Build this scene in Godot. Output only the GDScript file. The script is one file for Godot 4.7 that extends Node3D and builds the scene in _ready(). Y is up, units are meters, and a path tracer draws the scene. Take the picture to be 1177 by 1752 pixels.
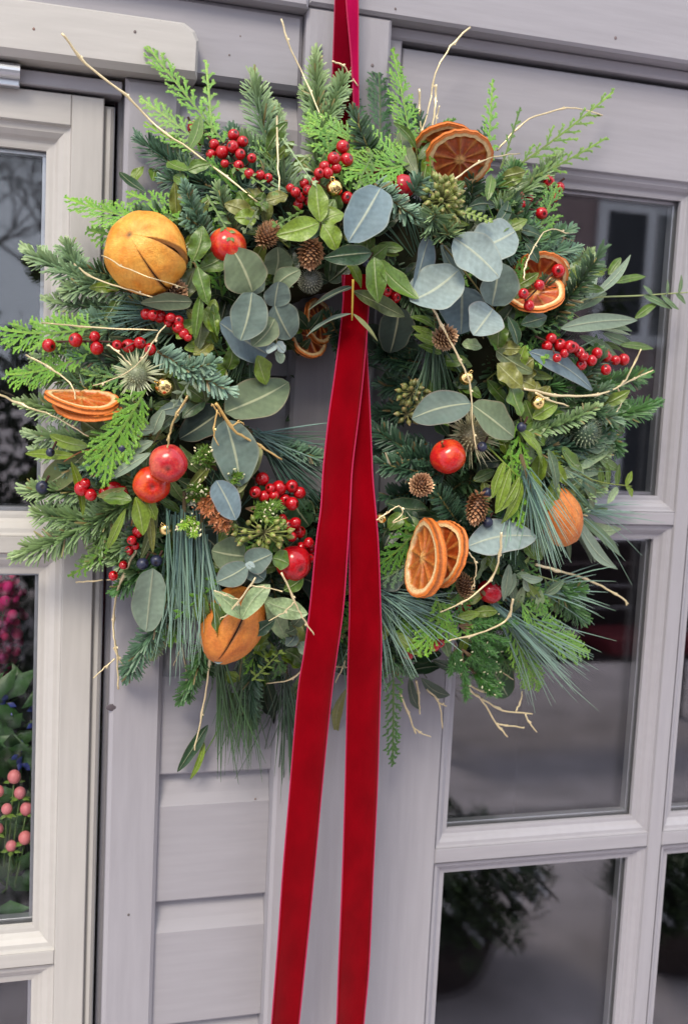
extends Node3D
# A Christmas wreath on a velvet ribbon, hung on the painted timber wall of a shed between a casement window and a glazed door.
# Metres, y up. The wall is the plane z = 0 and faces +z; x runs to the right along it. V() takes millimetres.

var rng := RandomNumberGenerator.new()
var M := {}
var taken := {}
var wreath: Node3D
var berry_mesh: ArrayMesh
var dark_berry_mesh: ArrayMesh

class MB:
	var v := PackedVector3Array()
	var c := PackedColorArray()
	var ix := PackedInt32Array()
	func add(p: Vector3, col: Color) -> int:
		v.append(p)
		c.append(col)
		return v.size() - 1
	func tri(a: int, b: int, d: int) -> void:
		ix.append(a)
		ix.append(b)
		ix.append(d)
	func quad(a: int, b: int, d: int, e: int) -> void:
		tri(a, b, d)
		tri(a, d, e)
	# a folded needle or scale: four triangles
	func blade(p: Vector3, d: Vector3, n: Vector3, l: float, w: float, c0: Color, c1: Color, sag := 0.0) -> void:
		var s := d.cross(n).normalized() * (w * 0.5)
		var m := p + d * (l * 0.5)
		var cm := c0.lerp(c1, 0.6)
		var a := add(p, c0)
		var b := add(m - s, cm)
		var e := add(m + n * (w * 0.3), cm)
		var f := add(m + s, cm)
		var t := add(p + d * l + n * (sag * l), c1)
		tri(a, b, e)
		tri(a, e, f)
		tri(b, t, e)
		tri(e, t, f)
	# a blunt flat needle with a raised middle: six triangles
	func spine(p: Vector3, d: Vector3, n: Vector3, l: float, w: float, c0: Color, c1: Color, sag := 0.0) -> void:
		var s := d.cross(n).normalized() * (w * 0.5)
		var m := p + d * (l * 0.55) + n * (sag * l * 0.4)
		var e := p + d * l + n * (sag * l)
		var cm := c0.lerp(c1, 0.55)
		var a := add(p - s * 0.5, c0)
		var b := add(p + s * 0.5, c0)
		var f := add(m - s, cm)
		var g := add(m + n * (w * 0.28), cm.lerp(c1, 0.5))
		var h := add(m + s, cm)
		var i := add(e - s * 0.55, c1)
		var j := add(e + s * 0.55, c1)
		tri(a, f, g)
		tri(a, g, b)
		tri(b, g, h)
		tri(f, i, g)
		tri(g, i, j)
		tri(g, j, h)
	# a long thin needle that bends: three segments
	func needle(p: Vector3, d: Vector3, n: Vector3, l: float, w: float, bend: Vector3, c0: Color, c1: Color) -> void:
		var s := d.cross(n).normalized() * (w * 0.5)
		var last := [0, 0, 0]
		for k in 4:
			var u := k / 3.0
			var q := p + d * (l * u) + bend * (l * u * u)
			var h := s * (1.0 if k < 3 else 0.25)
			var col := c0.lerp(c1, u)
			var now := [add(q - h, col), add(q + n * (w * 0.35), col), add(q + h, col)]
			if k > 0:
				quad(last[0], now[0], now[1], last[1])
				quad(last[1], now[1], now[2], last[2])
			last = now
	func tube(pts: PackedVector3Array, radii: PackedFloat32Array, sides: int, c0: Color, c1: Color) -> void:
		var n := pts.size()
		var up := Vector3(0.31, 0.2, 0.93)
		var first := v.size()
		for k in n:
			var d := (pts[mini(k + 1, n - 1)] - pts[maxi(k - 1, 0)]).normalized()
			if absf(d.dot(up)) > 0.96:
				up = Vector3(0.9, 0.4, 0.1)
			var s := d.cross(up).normalized()
			var t := s.cross(d)
			for j in sides:
				var a := TAU * j / sides
				add(pts[k] + (s * cos(a) + t * sin(a)) * radii[k], c0.lerp(c1, float(k) / (n - 1)))
		for k in n - 1:
			for j in sides:
				var a := first + k * sides + j
				var b := first + k * sides + (j + 1) % sides
				quad(a, b, b + sides, a + sides)
		for e in [0, n - 1]:
			var mid := add(pts[e], c0 if e == 0 else c1)
			for j in sides:
				var a: int = first + e * sides + j
				var b: int = first + e * sides + (j + 1) % sides
				if e == 0:
					tri(mid, b, a)
				else:
					tri(mid, a, b)
	# rings of equal length joined into a skin; closed rings wrap round
	func skin(rows: Array, cols: Array, wrap: bool) -> void:
		var w: int = rows[0].size()
		var first := v.size()
		for k in rows.size():
			for j in w:
				add(rows[k][j], cols[k][j])
		for k in rows.size() - 1:
			for j in (w if wrap else w - 1):
				var a := first + k * w + j
				var b := first + k * w + (j + 1) % w
				quad(a, b, b + w, a + w)
	# a board with chamfered front edges
	func board(x0: float, x1: float, y0: float, y1: float, z0: float, z1: float, ch := 0.002, col := Color.WHITE) -> void:
		var r := []
		for q in [[0.0, z0], [0.0, z1 - ch], [ch, z1]]:
			var e: float = q[0]
			r.append([add(Vector3(x0 + e, y0 + e, q[1]), col), add(Vector3(x0 + e, y1 - e, q[1]), col), add(Vector3(x1 - e, y1 - e, q[1]), col), add(Vector3(x1 - e, y0 + e, q[1]), col)])
		for k in 2:
			for j in 4:
				quad(r[k][j], r[k + 1][j], r[k + 1][(j + 1) % 4], r[k][(j + 1) % 4])
		quad(r[2][0], r[2][1], r[2][2], r[2][3])
		quad(r[0][3], r[0][2], r[0][1], r[0][0])
	func box(a: Vector3, b: Vector3, col := Color.WHITE) -> void:
		board(a.x, b.x, a.y, b.y, a.z, b.z, 0.0001, col)
	func done(smooth := true, mat: Material = null) -> ArrayMesh:
		var st := SurfaceTool.new()
		if smooth:
			var arr := []
			arr.resize(Mesh.ARRAY_MAX)
			arr[Mesh.ARRAY_VERTEX] = v
			arr[Mesh.ARRAY_COLOR] = c
			arr[Mesh.ARRAY_INDEX] = ix
			st.create_from_arrays(arr)
		else:
			st.begin(Mesh.PRIMITIVE_TRIANGLES)
			st.set_smooth_group(-1)
			for k in ix:
				st.set_color(c[k])
				st.add_vertex(v[k])
		st.generate_normals()
		if mat:
			st.set_material(mat)
		return st.commit()


func _ready() -> void:
	rng.seed = 20241
	# camera
	var cam := Camera3D.new()
	cam.name = "camera"
	cam.position = Vector3(-0.2788, 1.6104, 1.0600)
	cam.rotation_degrees = Vector3(-6.118, -16.289, 2.813)
	cam.near = 0.05
	cam.far = 200.0
	var lens := CameraAttributesPhysical.new()
	lens.frustum_focal_length = 24.7
	lens.frustum_focus_distance = 0.97
	lens.exposure_aperture = 4.5
	lens.frustum_far = 200.0
	cam.attributes = lens
	cam.fov = 51.90
	add_child(cam)
	cam.current = true
	# sky: an even winter overcast, a little brighter overhead
	var env := Environment.new()
	env.background_mode = Environment.BG_SKY
	env.tonemap_mode = Environment.TONE_MAPPER_LINEAR
	env.tonemap_exposure = 2.15
	env.sdfgi_enabled = true
	env.ssao_enabled = true
	env.ssil_enabled = true
	var sm := ProceduralSkyMaterial.new()
	sm.sky_top_color = Color(0.86, 0.89, 0.95)
	sm.sky_horizon_color = Color(0.78, 0.81, 0.87)
	sm.sky_curve = 0.3
	sm.sky_energy_multiplier = 1.05
	sm.ground_bottom_color = Color(0.2, 0.19, 0.18)
	sm.ground_horizon_color = Color(0.5, 0.5, 0.5)
	sm.sun_angle_max = 0.0
	var cover_noise := FastNoiseLite.new()
	cover_noise.seed = 4
	cover_noise.frequency = 0.006
	cover_noise.fractal_octaves = 5
	var cover := NoiseTexture2D.new()
	cover.width = 1024
	cover.height = 512
	cover.seamless = true
	cover.noise = cover_noise
	var cg := Gradient.new()
	cg.set_color(0, Color(0.0, 0.0, 0.0, 1.0))
	cg.set_color(1, Color(0.22, 0.22, 0.23, 1.0))
	cover.color_ramp = cg
	sm.sky_cover = cover
	sm.sky_cover_modulate = Color(1, 1, 1, 1)
	var sky := Sky.new()
	sky.sky_material = sm
	env.sky = sky
	var we := WorldEnvironment.new()
	we.name = "world_environment"
	we.environment = env
	add_child(we)
	var sun := DirectionalLight3D.new()
	sun.name = "sun"
	sun.light_energy = 0.5
	sun.light_color = Color(1.0, 0.96, 0.9)
	sun.light_angular_distance = 20.0
	sun.shadow_enabled = true
	sun.rotation_degrees = Vector3(-46, -30, 0)
	add_child(sun)

	make_materials()
	berry_mesh = make_berry(col(178, 18, 26), col(58, 14, 12))
	dark_berry_mesh = make_berry(col(40, 44, 66), col(22, 20, 28))
	build_setting()
	build_street()

	var s: Node3D
	# the wreath: ring, filling, then the sprigs one sees
	wreath = thing("christmas_wreath", V(15, 1604, 0), "round evergreen Christmas wreath of fir, cedar, pine and eucalyptus hanging from the ribbon", "wreath")
	build_ring()
	s = thing("velvet_ribbon", V(-2.7, 2026.7, 30.0), "crimson velvet ribbon holding up the wreath, with two long tails hanging down", "ribbon")
	ribbon_band(s, "tail", [[V(-11.2, 1724.4, 109.0), V(11.3, 1726.1, 109.0)], [V(-12.1, 1687.0, 109.0), V(12.2, 1688.7, 109.0)], [V(-18.3, 1632.9, 116.5), V(9.3, 1634.4, 116.5)], [V(-23.4, 1594.7, 121.8), V(6.3, 1596.0, 121.8)], [V(-28.5, 1547.1, 128.5), V(0.6, 1547.9, 128.5)], [V(-30.9, 1511.4, 133.5), V(-1.8, 1511.9, 133.5)], [V(-34.9, 1480.6, 137.9), V(-4.3, 1480.9, 137.9)], [V(-37.4, 1421.7, 139.0), V(-6.1, 1421.4, 139.0)], [V(-39.8, 1374.1, 137.3), V(-9.4, 1373.5, 137.3)], [V(-42.2, 1334.9, 131.7), V(-11.0, 1333.9, 131.7)], [V(-43.0, 1244.3, 119.0), V(-12.4, 1242.6, 119.0)], [V(-44.3, 1145.0, 105.7), V(-13.0, 1142.4, 105.7)], [V(-44.0, 1067.5, 95.7), V(-13.4, 1064.3, 95.7)], [V(-43.9, 979.4, 84.7), V(-13.9, 975.6, 84.7)], [V(-43.7, 905.0, 75.7), V(-14.5, 900.7, 75.7)]], col(129, 4, 17), col(170, 12, 66))
	ribbon_band(s, "tail", [[V(-10.7, 1725.4, 99.0), V(10.9, 1727.1, 99.0)], [V(-7.6, 1688.0, 99.0), V(14.1, 1689.5, 99.0)], [V(-7.3, 1655.3, 103.5), V(15.6, 1656.7, 103.5)], [V(-4.5, 1610.9, 109.7), V(19.5, 1612.1, 109.7)], [V(-2.8, 1563.3, 116.2), V(22.3, 1564.1, 116.2)], [V(-1.9, 1534.6, 120.2), V(23.2, 1535.3, 120.2)], [V(-0.8, 1479.5, 127.9), V(27.9, 1479.8, 127.9)], [V(3.3, 1417.1, 129.0), V(33.3, 1416.9, 129.0)], [V(5.9, 1373.6, 127.7), V(37.3, 1372.9, 127.8)], [V(10.7, 1308.1, 118.6), V(42.1, 1306.9, 118.6)], [V(14.8, 1237.3, 109.0), V(46.7, 1235.5, 109.0)], [V(19.6, 1135.0, 95.7), V(51.7, 1132.3, 95.7)], [V(24.0, 1032.8, 82.9), V(57.5, 1029.1, 82.9)], [V(27.9, 964.2, 74.7), V(59.3, 960.2, 74.7)], [V(31.0, 887.3, 65.7), V(62.3, 882.8, 65.7)]], col(129, 4, 17), col(170, 12, 66))
	ribbon_band(s, "hanging_loop", [[V(-13.6, 2057.1, 30.0), V(2.6, 2059.8, 30.0)], [V(-12.2, 1993.0, 30.0), V(7.1, 1995.8, 30.0)], [V(-11.3, 1938.7, 30.0), V(12.3, 1941.8, 30.0)], [V(-10.3, 1883.8, 30.0), V(17.6, 1887.1, 30.0)], [V(-8.2, 1828.4, 30.0), V(21.7, 1831.5, 30.0)]], col(112, 6, 22), col(150, 14, 62))
	ribbon_band(s, "hanging_loop", [[V(-8.3, 2055.7, 36.0), V(2.1, 2057.4, 36.0)], [V(-2.7, 1992.3, 36.0), V(8.4, 1994.0, 36.0)], [V(5.3, 1939.2, 36.0), V(12.4, 1940.2, 36.0)], [V(11.1, 1885.0, 36.0), V(17.1, 1885.7, 36.0)], [V(15.2, 1829.7, 36.0), V(21.2, 1830.4, 36.0)]], col(168, 16, 70), col(170, 12, 66), -0.001)
	fir(V(-203, 1695, 99), V(-293, 1734, 15), 20, col(82, 116, 86), col(150, 172, 112), 2, "silvery green fir sprig reaching over the window pane", 0.08)
	fir(V(-191, 1685, 104), V(-275, 1690, 15), 15, col(82, 116, 86), col(150, 172, 112), 1, "", 0.08)
	fir(V(-165, 1661, 110), V(-279, 1664, 15), 18, col(116, 146, 120), col(150, 172, 112), 1, "", 0.02)
	fir(V(-174, 1638, 110), V(-249, 1637, 73), 19, col(82, 116, 86), col(82, 116, 86), 0, "", 0.08)
	fir(V(-182, 1644, 129), V(-118, 1613, 135), 17, col(128, 158, 134), col(116, 146, 120), 0, "", 0.08)
	fir(V(-166, 1630, 130), V(-132, 1637, 136), 15, col(116, 146, 120), col(116, 146, 120), 0, "", 0.08)
	fir(V(-184, 1525, 107), V(-297, 1446, 15), 24, col(70, 106, 58), col(150, 172, 112), 2, "long fir sprig at the lower left of the wreath", 0.08)
	fir(V(-183, 1593, 109), V(-296, 1592, 15), 20, col(70, 106, 58), col(150, 172, 112), 1, "", 0.08)
	fir(V(-183, 1570, 109), V(-289, 1563, 15), 19, col(82, 116, 86), col(150, 172, 112), 1, "", 0.08)
	fir(V(-186, 1530, 107), V(-292, 1510, 15), 20, col(70, 106, 58), col(150, 172, 112), 1, "", 0.08)
	fir(V(-175, 1488, 104), V(-233, 1445, 40), 20, col(70, 106, 58), col(150, 172, 112), 1, "", 0.08)
	fir(V(-158, 1472, 105), V(-206, 1419, 51), 19, col(70, 106, 58), col(59, 108, 36), 1, "", 0.08)
	fir(V(-160, 1414, 87), V(-190, 1324, 15), 20, col(82, 116, 86), col(82, 116, 86), 0, "", 0.08)
	fir(V(-125, 1789, 96), V(-193, 1845, 15), 23, col(38, 64, 48), col(82, 116, 86), 1, "", 0.08)
	fir(V(-138, 1744, 116), V(-161, 1789, 111), 15, col(82, 116, 86), col(116, 146, 120), 1, "", 0.08)
	fir(V(-117, 1751, 118), V(-132, 1790, 112), 15, col(82, 116, 86), col(150, 172, 112), 0, "", 0.08)
	fir(V(-66, 1793, 104), V(-87, 1916, 15), 25, col(82, 116, 86), col(150, 172, 112), 1, "broad pale fir sprig at the top of the wreath", 0.08)
	fir(V(-39, 1796, 105), V(-25, 1946, 15), 21, col(70, 106, 58), col(150, 172, 112), 0, "", 0.08)
	fir(V(-34, 1854, 77), V(4, 1932, 25), 17, col(70, 106, 58), col(150, 172, 112), 0, "", 0.08)
	fir(V(-105, 1790, 100), V(-131, 1865, 15), 23, col(38, 64, 48), col(82, 116, 86), 1, "", 0.08)
	fir(V(-89, 1791, 102), V(-110, 1856, 41), 23, col(38, 64, 48), col(82, 116, 86), 1, "", 0.08)
	fir(V(15, 1818, 99), V(5, 1871, 59), 20, col(38, 64, 48), col(82, 116, 86), 0, "", 0.08)
	fir(V(95, 1829, 87), V(71, 1904, 15), 21, col(38, 64, 48), col(82, 116, 86), 0, "", 0.08)
	fir(V(71, 1808, 99), V(63, 1892, 31), 19, col(82, 116, 86), col(116, 146, 120), 0, "", 0.08)
	fir(V(46, 1802, 121), V(52, 1812, 126), 18, col(116, 146, 120), col(116, 146, 120), 0, "", 0.08)
	fir(V(9, 1806, 121), V(46, 1777, 136), 18, col(116, 146, 120), col(116, 146, 120), 0, "", 0.08)
	fir(V(62, 1768, 128), V(56, 1780, 158), 23, col(116, 146, 120), col(150, 172, 112), 0, "", 0.08)
	fir(V(68, 1769, 127), V(72, 1762, 156), 22, col(82, 116, 86), col(150, 172, 112), 0, "", 0.08)
	fir(V(145, 1800, 89), V(243, 1877, 15), 19, col(70, 106, 58), col(150, 172, 112), 1, "", 0.08)
	fir(V(142, 1765, 100), V(252, 1799, 37), 20, col(70, 106, 58), col(82, 116, 86), 1, "", 0.08)
	fir(V(149, 1760, 100), V(254, 1778, 48), 20, col(82, 116, 86), col(82, 116, 86), 1, "", 0.08)
	fir(V(141, 1824, 79), V(226, 1836, 22), 19, col(70, 106, 58), col(59, 108, 36), 2, "", 0.08)
	fir(V(182, 1598, 108), V(385, 1623, 15), 25, col(70, 106, 58), col(59, 108, 36), 2, "", 0.08)
	fir(V(200, 1633, 105), V(369, 1655, 15), 21, col(70, 106, 58), col(59, 108, 36), 2, "", 0.08)
	fir(V(184, 1587, 117), V(260, 1616, 104), 14, col(70, 106, 58), col(150, 172, 112), 0, "", 0.08)
	fir(V(184, 1569, 108), V(300, 1586, 63), 23, col(38, 64, 48), col(82, 116, 86), 1, "", 0.08)
	fir(V(96, 1549, 105), V(41, 1583, 59), 22, col(38, 64, 48), col(82, 116, 86), 1, "", 0.08)
	fir(V(99, 1543, 107), V(40, 1551, 85), 20, col(38, 64, 48), col(82, 116, 86), 0, "", 0.08)
	fir(V(145, 1466, 105), V(87, 1528, 117), 22, col(38, 64, 48), col(82, 116, 86), 1, "", 0.08)
	fir(V(123, 1457, 107), V(132, 1517, 120), 21, col(38, 64, 48), col(82, 116, 86), 0, "", 0.08)
	fir(V(-61, 1565, 90), V(-20, 1554, 89), 14, col(82, 116, 86), col(116, 146, 120), 0, "", 0.08)
	fir(V(-75, 1375, 90), V(-62, 1269, 15), 18, col(38, 64, 48), col(70, 106, 58), 1, "", 0.08)
	fir(V(-124, 1372, 76), V(-136, 1297, 15), 17, col(70, 106, 58), col(59, 108, 36), 1, "", 0.08)
	fir(V(133, 1698, 90), V(64, 1683, 81), 19, col(38, 64, 48), col(70, 106, 58), 1, "", 0.08)
	fir(V(-205, 1551, 104), V(-257, 1535, 61), 18, col(38, 64, 48), col(82, 116, 86), 1, "", 0.08)
	fir(V(-193, 1547, 117), V(-237, 1539, 98), 16, col(82, 116, 86), col(82, 116, 86), 0, "", 0.08)
	fir(V(251, 1425, 62), V(315, 1376, 15), 19, col(70, 106, 58), col(59, 108, 36), 1, "", 0.08)
	cedar(V(-119, 1839, 64), V(-197, 1941, 15), 18, col(93, 144, 36), col(144, 185, 63), 1.2, "bright cedar frond at the top left of the wreath", 0.02)
	cedar(V(-137, 1837, 56), V(-193, 1880, 25), 16, col(93, 144, 36), col(144, 185, 63), 1.1, "", 0.0)
	cedar(V(-130, 1833, 65), V(-134, 1922, 25), 11, col(93, 144, 36), col(144, 185, 63), 1.3, "", 0.0)
	cedar(V(-140, 1830, 62), V(-188, 1859, 25), 13, col(93, 144, 36), col(144, 185, 63), 1.1, "", 0.1)
	cedar(V(-162, 1761, 105), V(-258, 1783, 25), 24, col(93, 144, 36), col(144, 185, 63), 1.0, "bright cedar frond over the slit orange at upper left", 0.1)
	cedar(V(-166, 1749, 98), V(-239, 1756, 25), 18, col(93, 144, 36), col(144, 185, 63), 1.0, "", 0.1)
	cedar(V(57, 1827, 101), V(-43, 1864, 78), 36, col(93, 144, 36), col(144, 185, 63), 1.1, "spreading bright cedar frond right of the ribbon top", 0.02)
	cedar(V(61, 1832, 82), V(57, 1964, 5), 20, col(93, 144, 36), col(144, 185, 63), 1.2, "", 0.0)
	cedar(V(48, 1832, 102), V(-13, 1817, 117), 31, col(93, 144, 36), col(144, 185, 63), 1.1, "", 0.1)
	cedar(V(29, 1841, 70), V(43, 1948, 5), 19, col(38, 75, 36), col(59, 108, 36), 1.1, "", 0.0)
	cedar(V(13, 1858, 61), V(15, 1921, 5), 15, col(38, 75, 36), col(59, 108, 36), 1.1, "", 0.0)
	cedar(V(141, 1838, 64), V(163, 1944, 15), 13, col(93, 144, 36), col(144, 185, 63), 1.3, "", 0.0)
	cedar(V(134, 1838, 58), V(162, 1904, 5), 15, col(38, 75, 36), col(59, 108, 36), 1.2, "", 0.1)
	cedar(V(165, 1842, 53), V(302, 1950, 15), 22, col(93, 126, 44), col(144, 185, 63), 2.0, "thin juniper spray reaching out at the upper right", 0.03)
	cedar(V(173, 1831, 58), V(298, 1902, 15), 18, col(93, 126, 44), col(144, 185, 63), 2.0, "", 0.03)
	cedar(V(163, 1848, 49), V(196, 1921, 15), 11, col(93, 126, 44), col(59, 108, 36), 2.0, "", 0.0)
	cedar(V(-235, 1663, 89), V(-318, 1660, 25), 23, col(93, 144, 36), col(144, 185, 63), 1.1, "bright cedar frond over the far left window pane", 0.1)
	cedar(V(-234, 1642, 92), V(-309, 1618, 25), 21, col(93, 144, 36), col(144, 185, 63), 1.1, "", 0.1)
	cedar(V(-192, 1611, 144), V(-235, 1541, 131), 26, col(93, 144, 36), col(144, 185, 63), 1.1, "bright cedar frond hanging under the flat orange slice", 0.1)
	cedar(V(-201, 1598, 137), V(-210, 1553, 138), 18, col(93, 144, 36), col(144, 185, 63), 1.1, "", 0.1)
	cedar(V(64, 1359, 87), V(92, 1222, 25), 14, col(59, 108, 36), col(93, 144, 36), 1.2, "", 0.1)
	cedar(V(199, 1412, 86), V(310, 1344, 35), 26, col(93, 144, 36), col(144, 185, 63), 1.1, "", 0.1)
	cedar(V(190, 1392, 81), V(254, 1306, 35), 23, col(93, 144, 36), col(144, 185, 63), 1.1, "", 0.1)
	cedar(V(175, 1378, 73), V(225, 1321, 25), 21, col(59, 108, 36), col(93, 144, 36), 1.2, "", 0.1)
	cedar(V(111, 1419, 119), V(77, 1374, 117), 19, col(93, 144, 36), col(144, 185, 63), 1.1, "", 0.1)
	cedar(V(91, 1426, 124), V(116, 1383, 114), 15, col(93, 144, 36), col(144, 185, 63), 1.1, "", 0.1)
	cedar(V(131, 1674, 120), V(192, 1660, 123), 13, col(93, 144, 36), col(144, 185, 63), 1.1, "", 0.1)
	cedar(V(165, 1598, 124), V(175, 1518, 134), 16, col(93, 144, 36), col(144, 185, 63), 1.1, "", 0.1)
	cedar(V(155, 1575, 130), V(171, 1496, 132), 12, col(93, 144, 36), col(144, 185, 63), 1.2, "", 0.1)
	cedar(V(77, 1492, 109), V(33, 1456, 120), 20, col(59, 108, 36), col(93, 144, 36), 1.1, "", 0.1)
	cedar(V(78, 1469, 110), V(38, 1442, 120), 17, col(38, 75, 36), col(59, 108, 36), 1.1, "", 0.1)
	cedar(V(-214, 1474, 85), V(-249, 1428, 25), 11, col(93, 144, 36), col(144, 185, 63), 1.3, "", 0.1)
	cedar(V(-151, 1739, 105), V(-155, 1712, 118), 13, col(59, 108, 36), col(93, 144, 36), 1.1, "", 0.1)
	cedar(V(-58, 1372, 91), V(-47, 1341, 75), 13, col(59, 108, 36), col(93, 144, 36), 1.1, "", 0.1)
	cedar(V(221, 1646, 100), V(355, 1615, 25), 22, col(59, 108, 36), col(93, 144, 36), 1.3, "", 0.1)
	cedar(V(230, 1434, 76), V(298, 1385, 25), 18, col(59, 108, 36), col(93, 144, 36), 1.2, "", 0.1)
	pine(V(-155, 1509, 134), V(-148, 1369, 86), 0.1, 85, col(88, 122, 110), col(152, 178, 154), "long soft blue pine tuft hanging at the lower left", 0.02, 0.25, 0.009)
	pine(V(-138, 1496, 125), V(-120, 1397, 110), 0.16, 26, col(88, 122, 110), col(152, 178, 154), "", 0.02, 0.3, 0.0022)
	pine(V(-95, 1578, 106), V(-12, 1543, 56), 0.4, 90, col(88, 122, 110), col(152, 178, 154), "", 0.06, 0.35, 0.0022)
	pine(V(-81, 1565, 91), V(-23, 1526, 71), 0.4, 50, col(44, 72, 52), col(88, 122, 110), "", 0.12, 0.35, 0.0022)
	pine(V(21, 1432, 109), V(112, 1398, 104), 0.6, 64, col(88, 122, 110), col(152, 178, 154), "", 0.1, 0.35, 0.0022)
	pine(V(33, 1429, 109), V(66, 1348, 89), 0.5, 40, col(88, 122, 110), col(152, 178, 154), "", 0.12, 0.35, 0.0022)
	pine(V(159, 1417, 97), V(267, 1326, 25), 0.28, 90, col(88, 122, 110), col(152, 178, 154), "long blue pine tuft at the lower right", 0.02, 0.35, 0.0022)
	pine(V(170, 1422, 91), V(267, 1376, 25), 0.35, 24, col(88, 122, 110), col(152, 178, 154), "", 0.12, 0.35, 0.0022)
	pine(V(165, 1557, 143), V(210, 1466, 123), 0.36, 60, col(88, 122, 110), col(152, 178, 154), "blue pine needles lying over the half hidden orange", 0.04, 0.35, 0.0022)
	pine(V(167, 1523, 117), V(153, 1466, 122), 0.35, 24, col(88, 122, 110), col(152, 178, 154), "", 0.12, 0.35, 0.0022)
	pine(V(-110, 1377, 75), V(-88, 1258, 5), 0.22, 34, col(66, 98, 54), col(66, 98, 54), "", 0.12, 0.35, 0.0022)
	pine(V(-84, 1365, 75), V(-82, 1261, 5), 0.2, 24, col(66, 98, 54), col(66, 98, 54), "", 0.12, 0.35, 0.0022)
	pine(V(-39, 1343, 60), V(-14, 1206, -5), 0.22, 56, col(44, 72, 52), col(66, 98, 54), "", 0.12, 0.35, 0.0022)
	pine(V(-73, 1342, 53), V(-61, 1247, -5), 0.2, 26, col(66, 98, 54), col(66, 98, 54), "", 0.12, 0.35, 0.0022)
	pine(V(84, 1694, 97), V(89, 1622, 88), 0.5, 70, col(44, 72, 52), col(66, 98, 54), "", 0.12, 0.35, 0.0022)
	pine(V(241, 1512, 82), V(363, 1492, 5), 0.4, 34, col(88, 122, 110), col(152, 178, 154), "", 0.12, 0.35, 0.0022)
	pine(V(-150, 1678, 110), V(-220, 1679, 94), 0.45, 70, col(88, 122, 110), col(88, 122, 110), "", 0.12, 0.35, 0.0022)
	pine(V(-95, 1671, 103), V(-109, 1623, 100), 0.45, 50, col(44, 72, 52), col(66, 98, 54), "", 0.12, 0.35, 0.0022)
	pine(V(32, 1648, 35), V(82, 1662, 69), 0.5, 40, col(44, 72, 52), col(66, 98, 54), "", 0.12, 0.35, 0.0022)
	pine(V(208, 1423, 80), V(307, 1412, 25), 0.4, 40, col(88, 122, 110), col(152, 178, 154), "", 0.12, 0.35, 0.0022)
	s = sprig("eucalyptus_sprig", V(24, 1814, 100), "large blue grey eucalyptus leaf above the wreath opening")
	stem(s, [V(23.7, 1813.5, 100.0), V(17.2, 1802.7, 112.9)], 1.1, 0.7, col(120, 110, 72))
	leaf(s, V(10.6, 1799.4, 137.3), V(-21.4, 1749.2, 155.0), 38, "round", col(110, 130, 135), -0.2, 0.05, 0.0)
	leaf(s, V(16.8, 1798.3, 123.5), V(-6.5, 1751.2, 130.0), 27, "euc", col(97, 110, 61), -0.3, 0.1, 0.0)
	s = sprig("eucalyptus_sprig", V(70, 1771, 108), "cluster of big blue grey eucalyptus leaves right of the ribbon")
	stem(s, [V(69.8, 1771.4, 107.5), V(90.4, 1747.6, 118.7), V(135.1, 1702.0, 119.1)], 1.1, 0.7, col(120, 110, 72))
	leaf(s, V(62.5, 1764.3, 128.1), V(44.6, 1703.6, 141.9), 27, "euc", col(110, 130, 135), 0.3, 0.06, 0.0)
	leaf(s, V(104.2, 1729.0, 109.6), V(76.4, 1757.1, 118.6), 28, "euc", col(100, 117, 107), 0.1, 0.06, 0.0)
	leaf(s, V(88.9, 1733.5, 139.3), V(40.1, 1698.8, 145.7), 44, "round", col(144, 160, 156), -0.1, -0.12, 0.0)
	leaf(s, V(128.7, 1704.2, 129.1), V(131.8, 1745.1, 133.1), 43, "round", col(100, 117, 107), 0.1, 0.05, 0.0)
	leaf(s, V(126.6, 1701.5, 134.2), V(106.1, 1675.9, 144.8), 36, "euc", col(144, 160, 156), 0.0, 0.06, 0.0)
	leaf(s, V(104.6, 1722.4, 109.9), V(104.7, 1677.2, 113.8), 42, "round", col(110, 130, 135), -0.2, 0.05, 0.0)
	leaf(s, V(105.2, 1752.2, 126.4), V(155.6, 1779.9, 114.1), 40, "round", col(144, 160, 156), 0.1, 0.05, 0.0)
	leaf(s, V(77.1, 1759.4, 151.4), V(119.4, 1726.4, 160.9), 39, "round", col(144, 160, 156), 0, 0.05, 0.0)
	s = sprig("eucalyptus_sprig", V(-73, 1735, 110), "upright eucalyptus sprig with blue green leaves at the left of the opening")
	stem(s, [V(-72.5, 1735.0, 109.8), V(-78.4, 1707.9, 117.1), V(-73.6, 1672.4, 107.0), V(-69.1, 1651.8, 97.9)], 1.0, 0.6, col(150, 150, 120))
	leaf(s, V(-102.4, 1699.3, 138.1), V(-123.3, 1734.8, 143.9), 38, "euc", col(105, 120, 90), -0.2, 0.08, 0.0)
	leaf(s, V(-103.3, 1698.8, 143.1), V(-111.9, 1656.5, 142.7), 32, "round", col(100, 117, 107), 0.1, 0.05, 0.0)
	leaf(s, V(-81.0, 1647.6, 110.9), V(-129.9, 1671.4, 133.4), 35, "round", col(110, 130, 135), -0.1, -0.1, 0.0)
	leaf(s, V(-79.1, 1718.1, 118.6), V(-80.5, 1741.2, 130.0), 26, "round", col(105, 120, 90), 0, 0.05, 0.0)
	leaf(s, V(-81.5, 1705.4, 131.9), V(-60.3, 1721.7, 138.1), 18, "euc", col(105, 120, 90), 0.2, 0.1, 0.0)
	leaf(s, V(-81.0, 1688.5, 133.0), V(-79.8, 1709.7, 142.4), 26, "round", col(100, 117, 107), 0, 0.05, 0.0)
	leaf(s, V(-81.2, 1691.0, 133.7), V(-61.5, 1662.0, 122.7), 30, "round", col(100, 117, 107), 0.2, 0.06, 0.0)
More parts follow.
